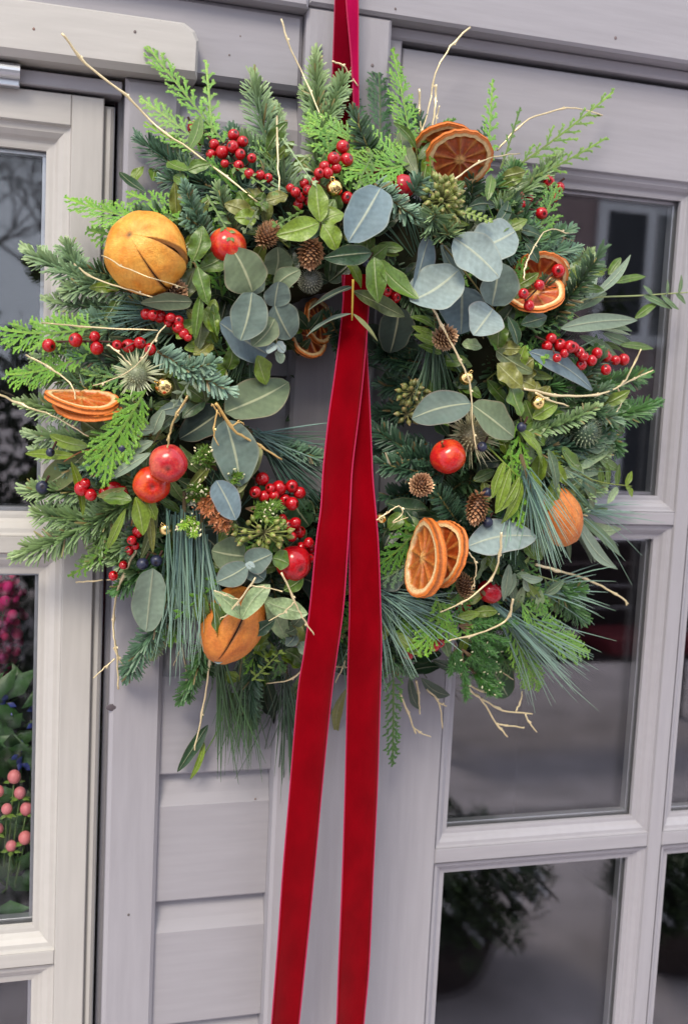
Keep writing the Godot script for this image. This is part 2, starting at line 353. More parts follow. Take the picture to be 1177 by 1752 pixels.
	leaf(s, V(-81.0, 1678.2, 135.0), V(-100.6, 1652.8, 138.5), 21, "euc", col(105, 120, 90), -0.2, 0.1, 0.0)
	leaf(s, V(-78.3, 1657.8, 136.6), V(-70.0, 1649.7, 134.0), 9, "euc", col(144, 160, 156), 0, 0.1, 0.0)
	leaf(s, V(-79.3, 1656.2, 136.3), V(-87.3, 1647.4, 141.2), 8, "euc", col(144, 160, 156), 0, 0.1, 0.0)
	leaf(s, V(-77.3, 1650.3, 133.2), V(-71.9, 1639.3, 130.3), 8, "euc", col(141, 161, 137), 0, 0.1, 0.0)
	leaf(s, V(-90.6, 1718.1, 109.3), V(-99.6, 1701.1, 118.2), 16, "round", col(100, 117, 107), 0, 0.05, 0.0)
	s = sprig("eucalyptus_sprig", V(-12, 1717, 141), "pair of narrow edge on eucalyptus leaves on a yellow stem over the ribbon")
	stem(s, [V(-12.4, 1717.0, 141.0), V(-9.9, 1696.1, 134.1), V(-7.6, 1682.0, 127.2)], 1.2, 0.7, col(176, 150, 66))
	leaf(s, V(-10.7, 1711.1, 134.2), V(-50.0, 1690.0, 128.3), 14, "euc", col(54, 69, 58), -0.3, 0.1, 0.9)
	leaf(s, V(-9.3, 1687.5, 130.1), V(-49.8, 1668.5, 122.6), 13, "euc", col(100, 117, 107), -0.3, 0.1, 0.8)
	leaf(s, V(-7.7, 1687.6, 130.2), V(18.9, 1665.2, 127.6), 4, "olive", col(141, 146, 97), 0, 0.05, 0.0)
	s = sprig("eucalyptus_sprig", V(-118, 1601, 112), "broad olive green eucalyptus leaves beside the gold centre twig")
	stem(s, [V(-118.5, 1601.4, 111.5), V(-118.5, 1585.6, 112.1)], 1.1, 0.7, col(120, 110, 72))
	leaf(s, V(-121.6, 1593.4, 131.6), V(-56.6, 1625.6, 104.0), 38, "euc", col(105, 120, 90), 0.1, 0.1, 0.0)
	leaf(s, V(-120.8, 1587.2, 131.7), V(-106.6, 1529.0, 140.5), 39, "round", col(100, 117, 107), -0.05, 0.06, 0.0)
	leaf(s, V(-88.5, 1565.0, 122.3), V(-109.9, 1520.3, 137.4), 22, "euc", col(141, 146, 97), 0.5, -0.15, 0.5)
	leaf(s, V(-121.1, 1595.0, 112.4), V(-158.8, 1569.2, 109.9), 33, "euc", col(54, 69, 58), -0.2, 0.08, 0.0)
	s = sprig("eucalyptus_sprig", V(-125, 1532, 118), "small blue eucalyptus leaf over the heather")
	leaf(s, V(-129.9, 1534.3, 148.3), V(-112.2, 1500.4, 154.5), 24, "euc", col(110, 130, 135), -0.1, 0.05, 0.0)
	s = sprig("eucalyptus_sprig", V(-152, 1689, 120), "flat grey green leaf under the slit orange")
	leaf(s, V(-154.8, 1687.3, 139.8), V(-197.7, 1681.7, 133.4), 16, "euc", col(105, 120, 90), 0, 0.1, -0.5)
	s = sprig("eucalyptus_sprig", V(-178, 1449, 104), "pale rounded eucalyptus leaf hanging at the lower left")
	leaf(s, V(-179.7, 1452.4, 123.6), V(-179.7, 1384.9, 79.2), 30, "round", col(141, 161, 137), -0.1, 0.04, 0.0)
	s = sprig("eucalyptus_sprig", V(-91, 1468, 110), "eucalyptus rosette above the lower orange")
	stem(s, [V(-91.5, 1467.9, 110.0), V(-94.4, 1455.7, 119.4)], 1.1, 0.7, col(120, 110, 72))
	leaf(s, V(-97.8, 1464.4, 129.8), V(-128.7, 1469.3, 128.5), 31, "round", col(105, 120, 90), -0.1, 0.05, 0.0)
	leaf(s, V(-98.2, 1458.2, 144.3), V(-126.1, 1444.0, 144.6), 23, "euc", col(100, 117, 107), -0.1, 0.1, 0.0)
	leaf(s, V(-100.3, 1459.3, 144.3), V(-77.5, 1469.8, 149.9), 23, "euc", col(100, 117, 107), 0.1, 0.1, 0.0)
	leaf(s, V(-96.7, 1457.4, 139.4), V(-82.6, 1445.4, 143.8), 20, "round", col(100, 117, 107), 0.1, 0.05, 0.0)
	leaf(s, V(-100.3, 1463.1, 154.6), V(-98.9, 1457.6, 159.2), 5, "euc", col(144, 160, 156), 0, 0.1, 0.0)
	leaf(s, V(-100.3, 1463.1, 154.6), V(-94.9, 1459.7, 159.5), 4, "euc", col(144, 160, 156), 0, 0.1, 0.0)
	leaf(s, V(-115.6, 1462.1, 108.9), V(-136.7, 1480.9, 108.9), 28, "round", col(54, 69, 58), 0, 0.05, 0.0)
	s = sprig("eucalyptus_sprig", V(118, 1612, 118), "pair of dark green eucalyptus leaves on a gold twig")
	leaf(s, V(109.8, 1611.8, 137.8), V(58.4, 1595.3, 118.1), 34, "euc", col(100, 117, 107), -0.1, 0.08, 0.0)
	leaf(s, V(109.8, 1611.2, 137.8), V(158.0, 1583.5, 139.2), 34, "euc", col(105, 120, 90), 0.2, 0.08, 0.0)
	s = sprig("eucalyptus_sprig", V(122, 1473, 118), "wide pale eucalyptus leaf above the lower right twigs")
	leaf(s, V(113.9, 1475.9, 138.1), V(190.8, 1485.7, 129.8), 35, "euc", col(144, 160, 156), 0, 0.06, 0.0)
	s = sprig("eucalyptus_sprig", V(175, 1665, 117), "long blue grey leaf under the right berries")
	leaf(s, V(170.2, 1664.1, 127.0), V(258.4, 1631.4, 99.9), 19, "euc", col(110, 130, 135), 0.2, 0.05, 0.0)
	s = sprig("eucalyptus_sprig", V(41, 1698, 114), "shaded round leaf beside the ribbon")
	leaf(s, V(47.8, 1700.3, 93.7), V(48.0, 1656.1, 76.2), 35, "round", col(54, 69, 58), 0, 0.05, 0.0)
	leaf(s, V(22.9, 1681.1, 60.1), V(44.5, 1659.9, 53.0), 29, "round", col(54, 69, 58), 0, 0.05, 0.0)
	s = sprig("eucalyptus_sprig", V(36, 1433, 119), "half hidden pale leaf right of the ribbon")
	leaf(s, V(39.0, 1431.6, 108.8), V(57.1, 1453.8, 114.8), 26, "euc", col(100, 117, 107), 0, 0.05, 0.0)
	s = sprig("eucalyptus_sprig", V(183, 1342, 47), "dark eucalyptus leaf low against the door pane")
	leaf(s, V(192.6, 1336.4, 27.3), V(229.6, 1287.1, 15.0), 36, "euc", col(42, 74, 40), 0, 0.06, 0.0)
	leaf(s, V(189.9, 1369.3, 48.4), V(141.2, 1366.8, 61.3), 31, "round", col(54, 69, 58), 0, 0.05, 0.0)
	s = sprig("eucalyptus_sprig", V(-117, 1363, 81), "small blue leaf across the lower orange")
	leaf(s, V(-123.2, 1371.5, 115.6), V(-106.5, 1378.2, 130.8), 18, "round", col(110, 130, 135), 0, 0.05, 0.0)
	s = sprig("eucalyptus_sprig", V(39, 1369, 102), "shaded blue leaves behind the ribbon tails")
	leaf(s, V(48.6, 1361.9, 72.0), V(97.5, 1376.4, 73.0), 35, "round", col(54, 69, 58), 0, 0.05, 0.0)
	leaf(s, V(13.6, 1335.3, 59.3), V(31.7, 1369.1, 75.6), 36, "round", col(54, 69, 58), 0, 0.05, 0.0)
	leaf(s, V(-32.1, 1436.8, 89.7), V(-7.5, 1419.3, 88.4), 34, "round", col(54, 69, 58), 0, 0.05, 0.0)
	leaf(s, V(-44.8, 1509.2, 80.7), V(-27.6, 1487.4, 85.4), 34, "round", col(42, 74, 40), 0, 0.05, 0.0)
	s = sprig("eucalyptus_sprig", V(-122, 1429, 112), "curled pale leaves over the lower orange")
	leaf(s, V(-129.9, 1437.4, 157.0), V(-102.3, 1413.5, 158.7), 15, "green", col(159, 182, 129), 0.2, 0.15, 0.0)
	leaf(s, V(-80.3, 1443.9, 158.5), V(-104.2, 1412.3, 157.9), 17, "green", col(159, 182, 129), -0.2, 0.15, 0.0)
	leaf(s, V(-78.4, 1423.4, 135.4), V(-39.3, 1412.1, 135.0), 19, "wavy", col(159, 182, 129), 0, -0.2, 0.3)
	leaf(s, V(-76.7, 1427.1, 126.6), V(-49.7, 1379.8, 114.3), 18, "wavy", col(159, 182, 129), 0, 0.15, 0.0)
	s = sprig("eucalyptus_sprig", V(-48, 1402, 113), "small grey eucalyptus tip left of the ribbon")
	stem(s, [V(-47.5, 1401.9, 112.9), V(-36.8, 1371.0, 102.3)], 1.1, 0.7, col(120, 110, 72))
	leaf(s, V(-45.7, 1395.9, 111.3), V(-39.5, 1409.9, 124.9), 11, "euc", col(105, 120, 90), 0, 0.1, 0.0)
	leaf(s, V(-42.9, 1386.7, 108.4), V(-52.0, 1376.6, 112.7), 12, "euc", col(100, 117, 107), 0, 0.1, 0.0)
	leaf(s, V(-38.8, 1377.4, 105.0), V(-29.2, 1367.0, 109.9), 12, "euc", col(141, 161, 137), 0, 0.1, 0.0)
	leaf(s, V(-43.1, 1392.9, 110.4), V(-55.0, 1390.9, 118.3), 10, "euc", col(105, 120, 90), 0, 0.1, 0.0)
	s = sprig("leafy_sprig", V(-37, 1759, 110), "bright yellow green leaf rosette above the pine cone")
	stem(s, [V(-36.5, 1758.9, 109.9), V(-38.9, 1768.8, 119.2)], 1.1, 0.7, col(120, 110, 72))
	leaf(s, V(-44.5, 1764.4, 139.3), V(-49.2, 1798.5, 136.8), 19, "green", col(129, 156, 46), -0.1, 0.1, 0.0)
	leaf(s, V(-45.6, 1763.2, 139.4), V(-84.1, 1750.1, 144.6), 21, "green", col(129, 156, 46), -0.1, 0.12, 0.0)
	leaf(s, V(-42.4, 1762.5, 139.5), V(-29.3, 1740.8, 144.6), 19, "green", col(129, 156, 46), 0.2, 0.1, 0.0)
	leaf(s, V(-41.1, 1765.4, 134.4), V(-23.3, 1774.6, 138.4), 19, "green", col(129, 156, 46), 0.2, 0.1, 0.0)
	leaf(s, V(-39.7, 1768.0, 124.3), V(-29.2, 1788.1, 126.1), 15, "green", col(95, 127, 40), 0.1, 0.1, 0.0)
	leaf(s, V(-38.5, 1766.6, 109.5), V(-54.0, 1750.9, 120.0), 14, "green", col(42, 74, 40), 0, 0.1, 0.0)
	s = sprig("leafy_sprig", V(7, 1750, 110), "glossy green leaves hanging at the head of the ribbon")
	stem(s, [V(6.9, 1749.6, 109.9), V(12.8, 1741.0, 119.5)], 1.1, 0.7, col(120, 110, 72))
	leaf(s, V(2.6, 1740.9, 144.7), V(-41.3, 1732.7, 149.1), 18, "green", col(42, 74, 40), 0, 0.1, 0.0)
	leaf(s, V(5.1, 1737.6, 144.5), V(11.9, 1697.7, 147.2), 21, "green", col(95, 127, 40), -0.2, 0.1, 0.0)
	leaf(s, V(8.0, 1734.8, 144.3), V(45.2, 1701.2, 146.8), 20, "green", col(95, 127, 40), 0.3, -0.15, 0.0)
	leaf(s, V(-6.7, 1708.7, 123.2), V(40.9, 1688.2, 132.4), 15, "green", col(97, 110, 61), 0, 0.05, 0.0)
	leaf(s, V(-18.8, 1738.3, 129.2), V(0.1, 1711.8, 129.5), 13, "green", col(129, 156, 46), 0, 0.1, 0.0)
	s = sprig("leafy_sprig", V(-152, 1723, 112), "wavy green leaves between the orange and the apple")
	stem(s, [V(-151.7, 1723.1, 112.2), V(-149.3, 1718.6, 118.1), V(-143.9, 1687.5, 120.0)], 1.1, 0.7, col(120, 110, 72))
	leaf(s, V(-155.1, 1721.6, 137.0), V(-147.6, 1752.3, 137.1), 18, "wavy", col(95, 127, 40), -0.1, 0.1, 0.0)
	leaf(s, V(-147.7, 1716.7, 128.5), V(-120.6, 1734.3, 134.2), 17, "wavy", col(95, 127, 40), 0.2, 0.1, 0.0)
	leaf(s, V(-151.1, 1717.4, 138.1), V(-141.4, 1685.9, 144.9), 15, "wavy", col(95, 127, 40), 0.2, 0.1, 0.0)
	leaf(s, V(-151.7, 1717.4, 128.0), V(-164.0, 1685.4, 129.2), 16, "wavy", col(97, 110, 61), -0.2, 0.1, 0.0)
	leaf(s, V(-147.1, 1695.8, 139.9), V(-151.2, 1654.7, 139.6), 9, "green", col(95, 127, 40), -0.3, 0.05, 0.0)
	leaf(s, V(-142.6, 1681.9, 129.9), V(-131.0, 1662.3, 132.8), 14, "wavy", col(129, 156, 46), 0, 0.1, 0.0)
	leaf(s, V(-142.5, 1679.4, 129.9), V(-147.4, 1646.2, 129.0), 12, "wavy", col(97, 110, 61), 0, 0.1, 0.0)
	leaf(s, V(-135.1, 1687.4, 129.8), V(-130.9, 1659.8, 132.6), 10, "green", col(95, 127, 40), 0.2, 0.1, 0.0)
	s = sprig("leafy_sprig", V(-89, 1646, 105), "single bright leaf under the eucalyptus")
	leaf(s, V(-93.4, 1645.4, 124.8), V(-81.4, 1620.1, 113.1), 19, "green", col(129, 156, 46), 0.1, 0.08, 0.0)
	s = sprig("leafy_sprig", V(-156, 1786, 97), "small leaf pairs on a thin green stem at upper left")
	stem(s, [V(-155.8, 1785.7, 96.6), V(-150.9, 1837.0, 46.8)], 0.8, 0.5, col(80, 120, 50))
	leaf(s, V(-157.2, 1803.6, 102.4), V(-172.3, 1817.4, 70.0), 12, "green", col(95, 127, 40), 0, 0.08, 0.0)
	leaf(s, V(-157.2, 1803.6, 102.4), V(-138.5, 1810.8, 106.8), 12, "green", col(95, 127, 40), 0, 0.08, 0.0)
	leaf(s, V(-154.8, 1825.7, 79.0), V(-141.5, 1863.5, 55.0), 11, "green", col(95, 127, 40), 0.2, 0.08, 0.0)
	leaf(s, V(-156.7, 1792.3, 101.8), V(-168.7, 1801.1, 87.8), 10, "green", col(95, 127, 40), 0, 0.08, 0.0)
	s = sprig("leafy_sprig", V(-199, 1801, 35), "dark and pale leaves behind the left cedar frond")
	leaf(s, V(-197.7, 1805.1, 15.0), V(-188.2, 1821.2, 15.0), 10, "green", col(129, 156, 46), 0, 0.08, 0.0)
	leaf(s, V(-188.9, 1789.5, 54.3), V(-211.0, 1815.6, 15.0), 10, "green", col(42, 74, 40), 0, 0.08, 0.0)
	leaf(s, V(-182.2, 1801.7, 48.3), V(-177.3, 1819.6, 26.3), 11, "green", col(95, 127, 40), 0, 0.08, 0.0)
	s = sprig("leafy_sprig", V(-97, 1767, 117), "yellow green leaves left of the first pine cone")
	leaf(s, V(-98.7, 1765.2, 126.8), V(-127.7, 1774.8, 124.8), 15, "wavy", col(133, 135, 59), 0, 0.1, 0.0)
	leaf(s, V(-98.7, 1765.2, 126.8), V(-118.8, 1762.9, 129.8), 15, "wavy", col(129, 156, 46), 0, 0.1, 0.0)
	leaf(s, V(-88.4, 1774.9, 125.8), V(-101.6, 1778.2, 128.3), 13, "wavy", col(95, 127, 40), 0, 0.1, 0.0)
	leaf(s, V(-111.9, 1738.3, 119.4), V(-143.8, 1727.1, 127.8), 12, "green", col(95, 127, 40), 0, 0.1, 0.0)
	s = sprig("leafy_sprig", V(-206, 1554, 114), "leafy shoot with dark berries at the far left")
	stem(s, [V(-205.7, 1553.7, 114.2), V(-237.7, 1554.4, 100.3), V(-257.2, 1542.2, 82.1)], 0.9, 0.5, col(140, 90, 60))
	leaf(s, V(-236.8, 1557.6, 101.2), V(-271.7, 1565.1, 67.6), 12, "green", col(129, 156, 46), -0.2, 0.08, 0.0)
	leaf(s, V(-247.4, 1548.4, 92.5), V(-292.1, 1545.4, 35.0), 9, "green", col(129, 156, 46), -0.2, 0.05, 0.0)
	leaf(s, V(-251.5, 1543.5, 98.2), V(-240.2, 1495.0, 93.3), 8, "green", col(129, 156, 46), 0.1, 0.05, 0.0)
	leaf(s, V(-237.3, 1552.8, 90.1), V(-281.1, 1514.1, 25.0), 26, "euc", col(97, 110, 61), -0.2, 0.06, 0.0)
	leaf(s, V(-227.8, 1570.2, 96.9), V(-242.9, 1579.7, 89.1), 16, "euc", col(97, 110, 61), -0.2, 0.06, 0.0)
	s = sprig("olive_sprig", V(-176, 1576, 120), "grey green olive leaves left of the apples")
	stem(s, [V(-176.2, 1575.7, 119.8), V(-182.4, 1562.6, 119.1)], 1.1, 0.7, col(120, 110, 72))
	leaf(s, V(-184.1, 1566.1, 139.2), V(-229.4, 1537.7, 123.1), 12, "olive", col(128, 146, 122), -0.1, 0.08, 0.0)
	leaf(s, V(-186.7, 1556.2, 143.7), V(-220.8, 1532.6, 131.7), 10, "olive", col(128, 146, 122), -0.1, 0.08, 0.0)
	leaf(s, V(-182.3, 1575.9, 129.5), V(-209.5, 1574.6, 124.5), 10, "olive", col(128, 146, 122), 0, 0.1, 0.0)
	leaf(s, V(-175.3, 1594.0, 130.0), V(-183.7, 1570.7, 129.3), 11, "olive", col(128, 146, 122), 0, 0.1, 0.0)
	leaf(s, V(-155.1, 1600.0, 129.1), V(-180.3, 1591.3, 129.7), 12, "olive", col(100, 117, 107), 0, 0.1, 0.0)
	leaf(s, V(-176.8, 1558.2, 129.6), V(-183.8, 1543.3, 138.4), 7, "olive", col(128, 146, 122), 0, 0.1, 0.0)
	s = sprig("leafy_sprig", V(-186, 1521, 116), "yellow green leaves under the pair of apples")
	stem(s, [V(-186.0, 1520.7, 116.1), V(-194.2, 1510.7, 112.8), V(-198.2, 1487.9, 107.0)], 1.0, 0.6, col(150, 112, 60))
	leaf(s, V(-198.0, 1517.4, 137.9), V(-190.2, 1483.9, 139.0), 17, "green", col(129, 156, 46), 0.1, 0.08, 0.0)
	leaf(s, V(-200.4, 1513.6, 131.5), V(-224.7, 1513.6, 120.8), 14, "green", col(95, 127, 40), -0.1, 0.08, 0.0)
	leaf(s, V(-205.0, 1506.0, 128.5), V(-220.2, 1465.3, 106.5), 8, "green", col(129, 156, 46), -0.2, 0.05, 0.0)
	leaf(s, V(-188.8, 1517.4, 135.3), V(-179.0, 1496.9, 134.8), 10, "green", col(129, 156, 46), 0.2, 0.05, 0.0)
	leaf(s, V(-185.6, 1511.8, 130.3), V(-180.0, 1466.6, 123.0), 7, "green", col(133, 135, 59), 0.2, 0.05, 0.0)
	leaf(s, V(-205.8, 1523.8, 126.2), V(-229.8, 1514.2, 112.8), 8, "green", col(133, 135, 59), 0.2, 0.05, 0.0)
	leaf(s, V(-178.5, 1508.9, 126.4), V(-190.0, 1456.7, 111.0), 9, "green", col(97, 110, 61), 0, 0.05, 0.0)
	s = sprig("leafy_sprig", V(-97, 1340, 44), "long glossy leaves at the bottom of the wreath")
	stem(s, [V(-97.4, 1339.9, 43.6), V(-91.5, 1273.6, 5.0), V(-108.5, 1236.8, 5.0)], 1.0, 0.6, col(90, 120, 56))
	leaf(s, V(-85.8, 1305.0, 15.0), V(-53.9, 1262.1, 5.0), 18, "green", col(95, 127, 40), 0.2, 0.08, 0.0)
	leaf(s, V(-72.7, 1341.9, 53.4), V(-52.0, 1265.8, -5.0), 15, "green", col(42, 74, 40), 0.2, 0.08, 0.0)
	leaf(s, V(-68.3, 1349.3, 59.6), V(-26.2, 1255.1, -5.0), 15, "green", col(42, 74, 40), 0.2, 0.08, 0.0)
	leaf(s, V(-105.9, 1268.0, 5.0), V(-135.7, 1218.1, 5.0), 12, "green", col(42, 74, 40), 0, 0.08, 0.0)
	leaf(s, V(-108.9, 1249.3, 5.0), V(-122.2, 1209.9, 5.0), 6, "green", col(129, 156, 46), 0, 0.08, 0.0)
	leaf(s, V(-99.3, 1337.2, 55.8), V(-83.3, 1326.4, 50.1), 13, "green", col(129, 156, 46), 0, 0.08, 0.0)
	leaf(s, V(-64.8, 1363.2, 68.2), V(-23.3, 1309.0, 27.2), 15, "green", col(42, 74, 40), 0.2, 0.08, 0.0)
	leaf(s, V(-85.0, 1348.5, 55.0), V(-63.8, 1302.5, -0.3), 14, "green", col(42, 74, 40), 0.2, 0.08, 0.0)
	s = sprig("leafy_sprig", V(21, 1322, 73), "yellowing leaves between the ribbon tails")
	leaf(s, V(26.9, 1316.0, 52.9), V(33.6, 1250.7, 5.0), 10, "green", col(133, 135, 59), 0.2, 0.05, 0.0)
	leaf(s, V(27.5, 1307.2, 37.3), V(26.2, 1269.1, 5.0), 6, "green", col(129, 156, 46), 0.2, 0.05, 0.0)
	s = sprig("leafy_sprig", V(137, 1669, 120), "curled olive green leaves right of the opening")
	stem(s, [V(137.0, 1669.0, 120.0), V(157.8, 1636.7, 119.6), V(174.4, 1586.5, 118.5)], 1.1, 0.7, col(120, 110, 72))
	leaf(s, V(136.8, 1651.0, 130.0), V(160.3, 1630.1, 138.8), 21, "wavy", col(133, 135, 59), 0.1, 0.15, 0.0)
	leaf(s, V(137.0, 1663.3, 125.0), V(176.6, 1644.4, 127.0), 20, "wavy", col(97, 110, 61), 0.1, 0.1, 0.0)
	leaf(s, V(150.0, 1637.4, 129.8), V(164.0, 1602.5, 133.9), 20, "wavy", col(95, 127, 40), 0.2, 0.1, 0.0)
	leaf(s, V(180.8, 1601.2, 122.5), V(208.4, 1616.6, 121.5), 15, "green", col(129, 156, 46), 0.1, 0.08, 0.0)
	leaf(s, V(162.9, 1589.4, 129.2), V(200.3, 1553.2, 122.3), 15, "green", col(129, 156, 46), 0.2, 0.08, 0.0)
	leaf(s, V(168.4, 1568.9, 114.1), V(188.7, 1534.5, 110.1), 26, "green", col(97, 110, 61), 0.1, 0.08, 0.0)
	leaf(s, V(123.7, 1581.3, 108.2), V(149.8, 1593.8, 110.0), 23, "green", col(95, 127, 40), 0.1, 0.08, 0.0)
	leaf(s, V(102.6, 1667.8, 123.4), V(123.0, 1665.7, 124.8), 11, "wavy", col(159, 182, 129), 0.1, 0.08, 0.0)
	s = sprig("leafy_sprig", V(130, 1574, 130), "drooping yellow green leaves with dark berries in the lower right")
	stem(s, [V(130.2, 1574.2, 129.7), V(165.7, 1542.1, 137.1)], 1.0, 0.6, col(120, 140, 60))
	leaf(s, V(146.2, 1558.6, 139.6), V(136.7, 1523.6, 139.3), 10, "green", col(129, 156, 46), 0, 0.1, 0.0)
	leaf(s, V(153.0, 1553.1, 139.0), V(143.3, 1507.8, 137.8), 11, "green", col(129, 156, 46), 0.2, 0.1, 0.0)
	leaf(s, V(164.1, 1544.9, 137.5), V(141.9, 1508.9, 138.1), 10, "green", col(129, 156, 46), 0.1, 0.1, 0.0)
	leaf(s, V(167.3, 1539.3, 136.8), V(152.3, 1497.5, 135.7), 11, "green", col(129, 156, 46), 0.1, 0.1, 0.0)
	leaf(s, V(164.5, 1535.5, 127.7), V(159.2, 1511.3, 126.8), 11, "green", col(159, 182, 129), 0.1, 0.1, 0.0)
	leaf(s, V(176.0, 1552.9, 126.9), V(201.0, 1520.6, 119.4), 10, "green", col(129, 156, 46), 0.1, 0.1, 0.0)
	leaf(s, V(165.8, 1505.6, 116.1), V(175.9, 1481.8, 111.5), 14, "green", col(95, 127, 40), 0.1, 0.1, 0.0)
	leaf(s, V(183.8, 1499.6, 112.3), V(178.5, 1487.8, 111.8), 12, "green", col(129, 156, 46), 0.1, 0.1, 0.0)
	s = sprig("leafy_sprig", V(222, 1565, 109), "pale leaves and small leaflets reaching over the right pane")
	stem(s, [V(222.5, 1564.6, 108.5), V(267.4, 1540.7, 90.1), V(355.6, 1529.5, 25.0)], 0.9, 0.5, col(130, 140, 70))
	leaf(s, V(238.2, 1551.9, 90.6), V(306.6, 1576.7, 61.9), 25, "green", col(159, 182, 129), 0.1, 0.08, 0.0)
	leaf(s, V(221.4, 1573.3, 109.2), V(252.6, 1549.9, 97.4), 15, "green", col(95, 127, 40), 0.1, 0.08, 0.0)
	leaf(s, V(263.5, 1543.1, 84.6), V(288.7, 1506.8, 66.8), 18, "green", col(97, 110, 61), 0.1, 0.08, 0.0)
	leaf(s, V(255.6, 1545.6, 80.1), V(305.8, 1551.4, 57.2), 15, "green", col(159, 182, 129), 0.1, 0.08, 0.0)
	leaf(s, V(291.8, 1533.3, 69.7), V(284.8, 1552.2, 75.6), 7, "green", col(95, 127, 40), 0.1, 0.05, 0.0)
	leaf(s, V(304.8, 1532.9, 61.7), V(296.8, 1557.0, 69.6), 7, "green", col(95, 127, 40), 0.1, 0.05, 0.0)
	leaf(s, V(324.6, 1530.7, 46.2), V(319.9, 1556.0, 54.1), 8, "green", col(95, 127, 40), 0.1, 0.05, 0.0)
	leaf(s, V(348.2, 1529.3, 25.0), V(354.1, 1546.4, 25.0), 7, "green", col(129, 156, 46), 0.1, 0.05, 0.0)
	leaf(s, V(348.2, 1529.3, 25.0), V(358.1, 1517.7, 25.0), 7, "green", col(129, 156, 46), 0.1, 0.05, 0.0)
	leaf(s, V(326.9, 1529.2, 43.8), V(308.1, 1512.2, 55.4), 9, "green", col(159, 182, 129), 0.1, 0.05, 0.0)
	s = sprig("leafy_sprig", V(204, 1571, 113), "narrow green leaf above the half hidden orange")
	leaf(s, V(193.8, 1572.1, 133.4), V(213.2, 1529.6, 125.3), 14, "green", col(96, 122, 84), 0.2, 0.08, 0.0)
	s = sprig("olive_sprig", V(212, 1700, 97), "long silvery olive leaves above the right berries")
	stem(s, [V(211.6, 1700.2, 96.8), V(253.3, 1723.7, 76.3), V(350.4, 1739.2, 15.0), V(416.3, 1747.9, 15.0)], 1.1, 0.7, col(150, 160, 110))
	leaf(s, V(255.0, 1722.1, 76.0), V(295.0, 1782.6, 25.0), 12, "olive", col(128, 146, 122), 0.1, 0.05, 0.0)
	leaf(s, V(260.7, 1724.6, 72.4), V(334.7, 1782.2, 25.0), 9, "olive", col(128, 146, 122), 0.1, 0.05, 0.0)
	leaf(s, V(239.5, 1711.6, 85.3), V(238.5, 1760.6, 71.3), 9, "olive", col(128, 146, 122), -0.1, 0.05, 0.0)
	leaf(s, V(207.4, 1689.2, 116.3), V(340.7, 1710.7, 35.0), 17, "olive", col(128, 146, 122), 0.1, 0.08, 0.0)
	leaf(s, V(212.5, 1691.2, 106.2), V(346.3, 1700.3, 25.0), 14, "olive", col(96, 122, 84), 0.1, 0.08, 0.0)
	leaf(s, V(253.8, 1719.5, 70.0), V(277.0, 1759.6, 43.0), 13, "olive", col(96, 122, 84), 0.1, 0.08, 0.0)
	leaf(s, V(357.6, 1740.4, 15.0), V(395.7, 1728.4, 15.0), 8, "olive", col(96, 122, 84), 0.1, 0.05, 0.0)
	leaf(s, V(368.6, 1741.2, 15.0), V(356.7, 1751.1, 15.0), 6, "olive", col(96, 122, 84), 0.1, 0.05, 0.0)
	leaf(s, V(379.5, 1742.7, 15.0), V(403.3, 1727.7, 15.0), 6, "olive", col(96, 122, 84), 0.1, 0.05, 0.0)
	leaf(s, V(386.8, 1743.8, 15.0), V(386.8, 1759.8, 15.0), 5, "olive", col(96, 122, 84), 0.1, 0.05, 0.0)
	leaf(s, V(397.9, 1745.3, 15.0), V(411.6, 1734.7, 15.0), 5, "olive", col(96, 122, 84), 0.1, 0.05, 0.0)
	leaf(s, V(401.6, 1745.6, 15.0), V(403.3, 1766.2, 15.0), 5, "olive", col(96, 122, 84), 0.1, 0.05, 0.0)
	leaf(s, V(320.5, 1750.9, 15.0), V(359.4, 1761.5, 15.0), 9, "green", col(95, 127, 40), 0.1, 0.05, 0.0)
	leaf(s, V(312.6, 1759.0, 15.0), V(326.7, 1779.0, 15.0), 9, "green", col(95, 127, 40), 0.1, 0.05, 0.0)
	leaf(s, V(349.0, 1714.3, 15.0), V(376.7, 1733.5, 15.0), 9, "green", col(95, 127, 40), 0.1, 0.05, 0.0)
	leaf(s, V(317.7, 1682.7, 41.8), V(377.5, 1683.5, 15.0), 8, "green", col(95, 127, 40), 0.1, 0.05, 0.0)
	leaf(s, V(284.7, 1692.2, 61.1), V(355.2, 1686.0, 15.0), 10, "olive", col(96, 122, 84), 0.1, 0.05, 0.0)
	s = sprig("olive_sprig", V(250, 1503, 85), "long grey green leaves pointing down from the hidden orange")
	stem(s, [V(249.7, 1503.3, 84.9), V(276.9, 1486.2, 68.6)], 1.0, 0.6, col(120, 130, 90))
	leaf(s, V(253.0, 1500.4, 90.5), V(346.0, 1435.7, 25.0), 17, "olive", col(128, 146, 122), 0.2, 0.06, 0.0)
	leaf(s, V(261.2, 1495.4, 78.5), V(332.1, 1442.0, 15.0), 13, "olive", col(96, 122, 84), 0.2, 0.06, 0.0)
	leaf(s, V(257.3, 1492.7, 72.3), V(324.7, 1441.9, 15.0), 16, "olive", col(128, 146, 122), 0.2, 0.06, 0.0)
	leaf(s, V(263.9, 1501.9, 71.2), V(362.8, 1448.1, 15.0), 12, "olive", col(96, 122, 84), 0.2, 0.06, 0.0)
	leaf(s, V(280.5, 1491.6, 61.3), V(351.1, 1480.1, 15.0), 14, "green", col(159, 182, 129), 0.2, 0.06, 0.0)
	leaf(s, V(237.4, 1487.1, 78.7), V(275.9, 1447.6, 50.7), 12, "olive", col(96, 122, 84), 0.2, 0.06, 0.0)
	s = sprig("olive_sprig", V(215, 1440, 91), "thin leaves under the gold twig at the right edge")
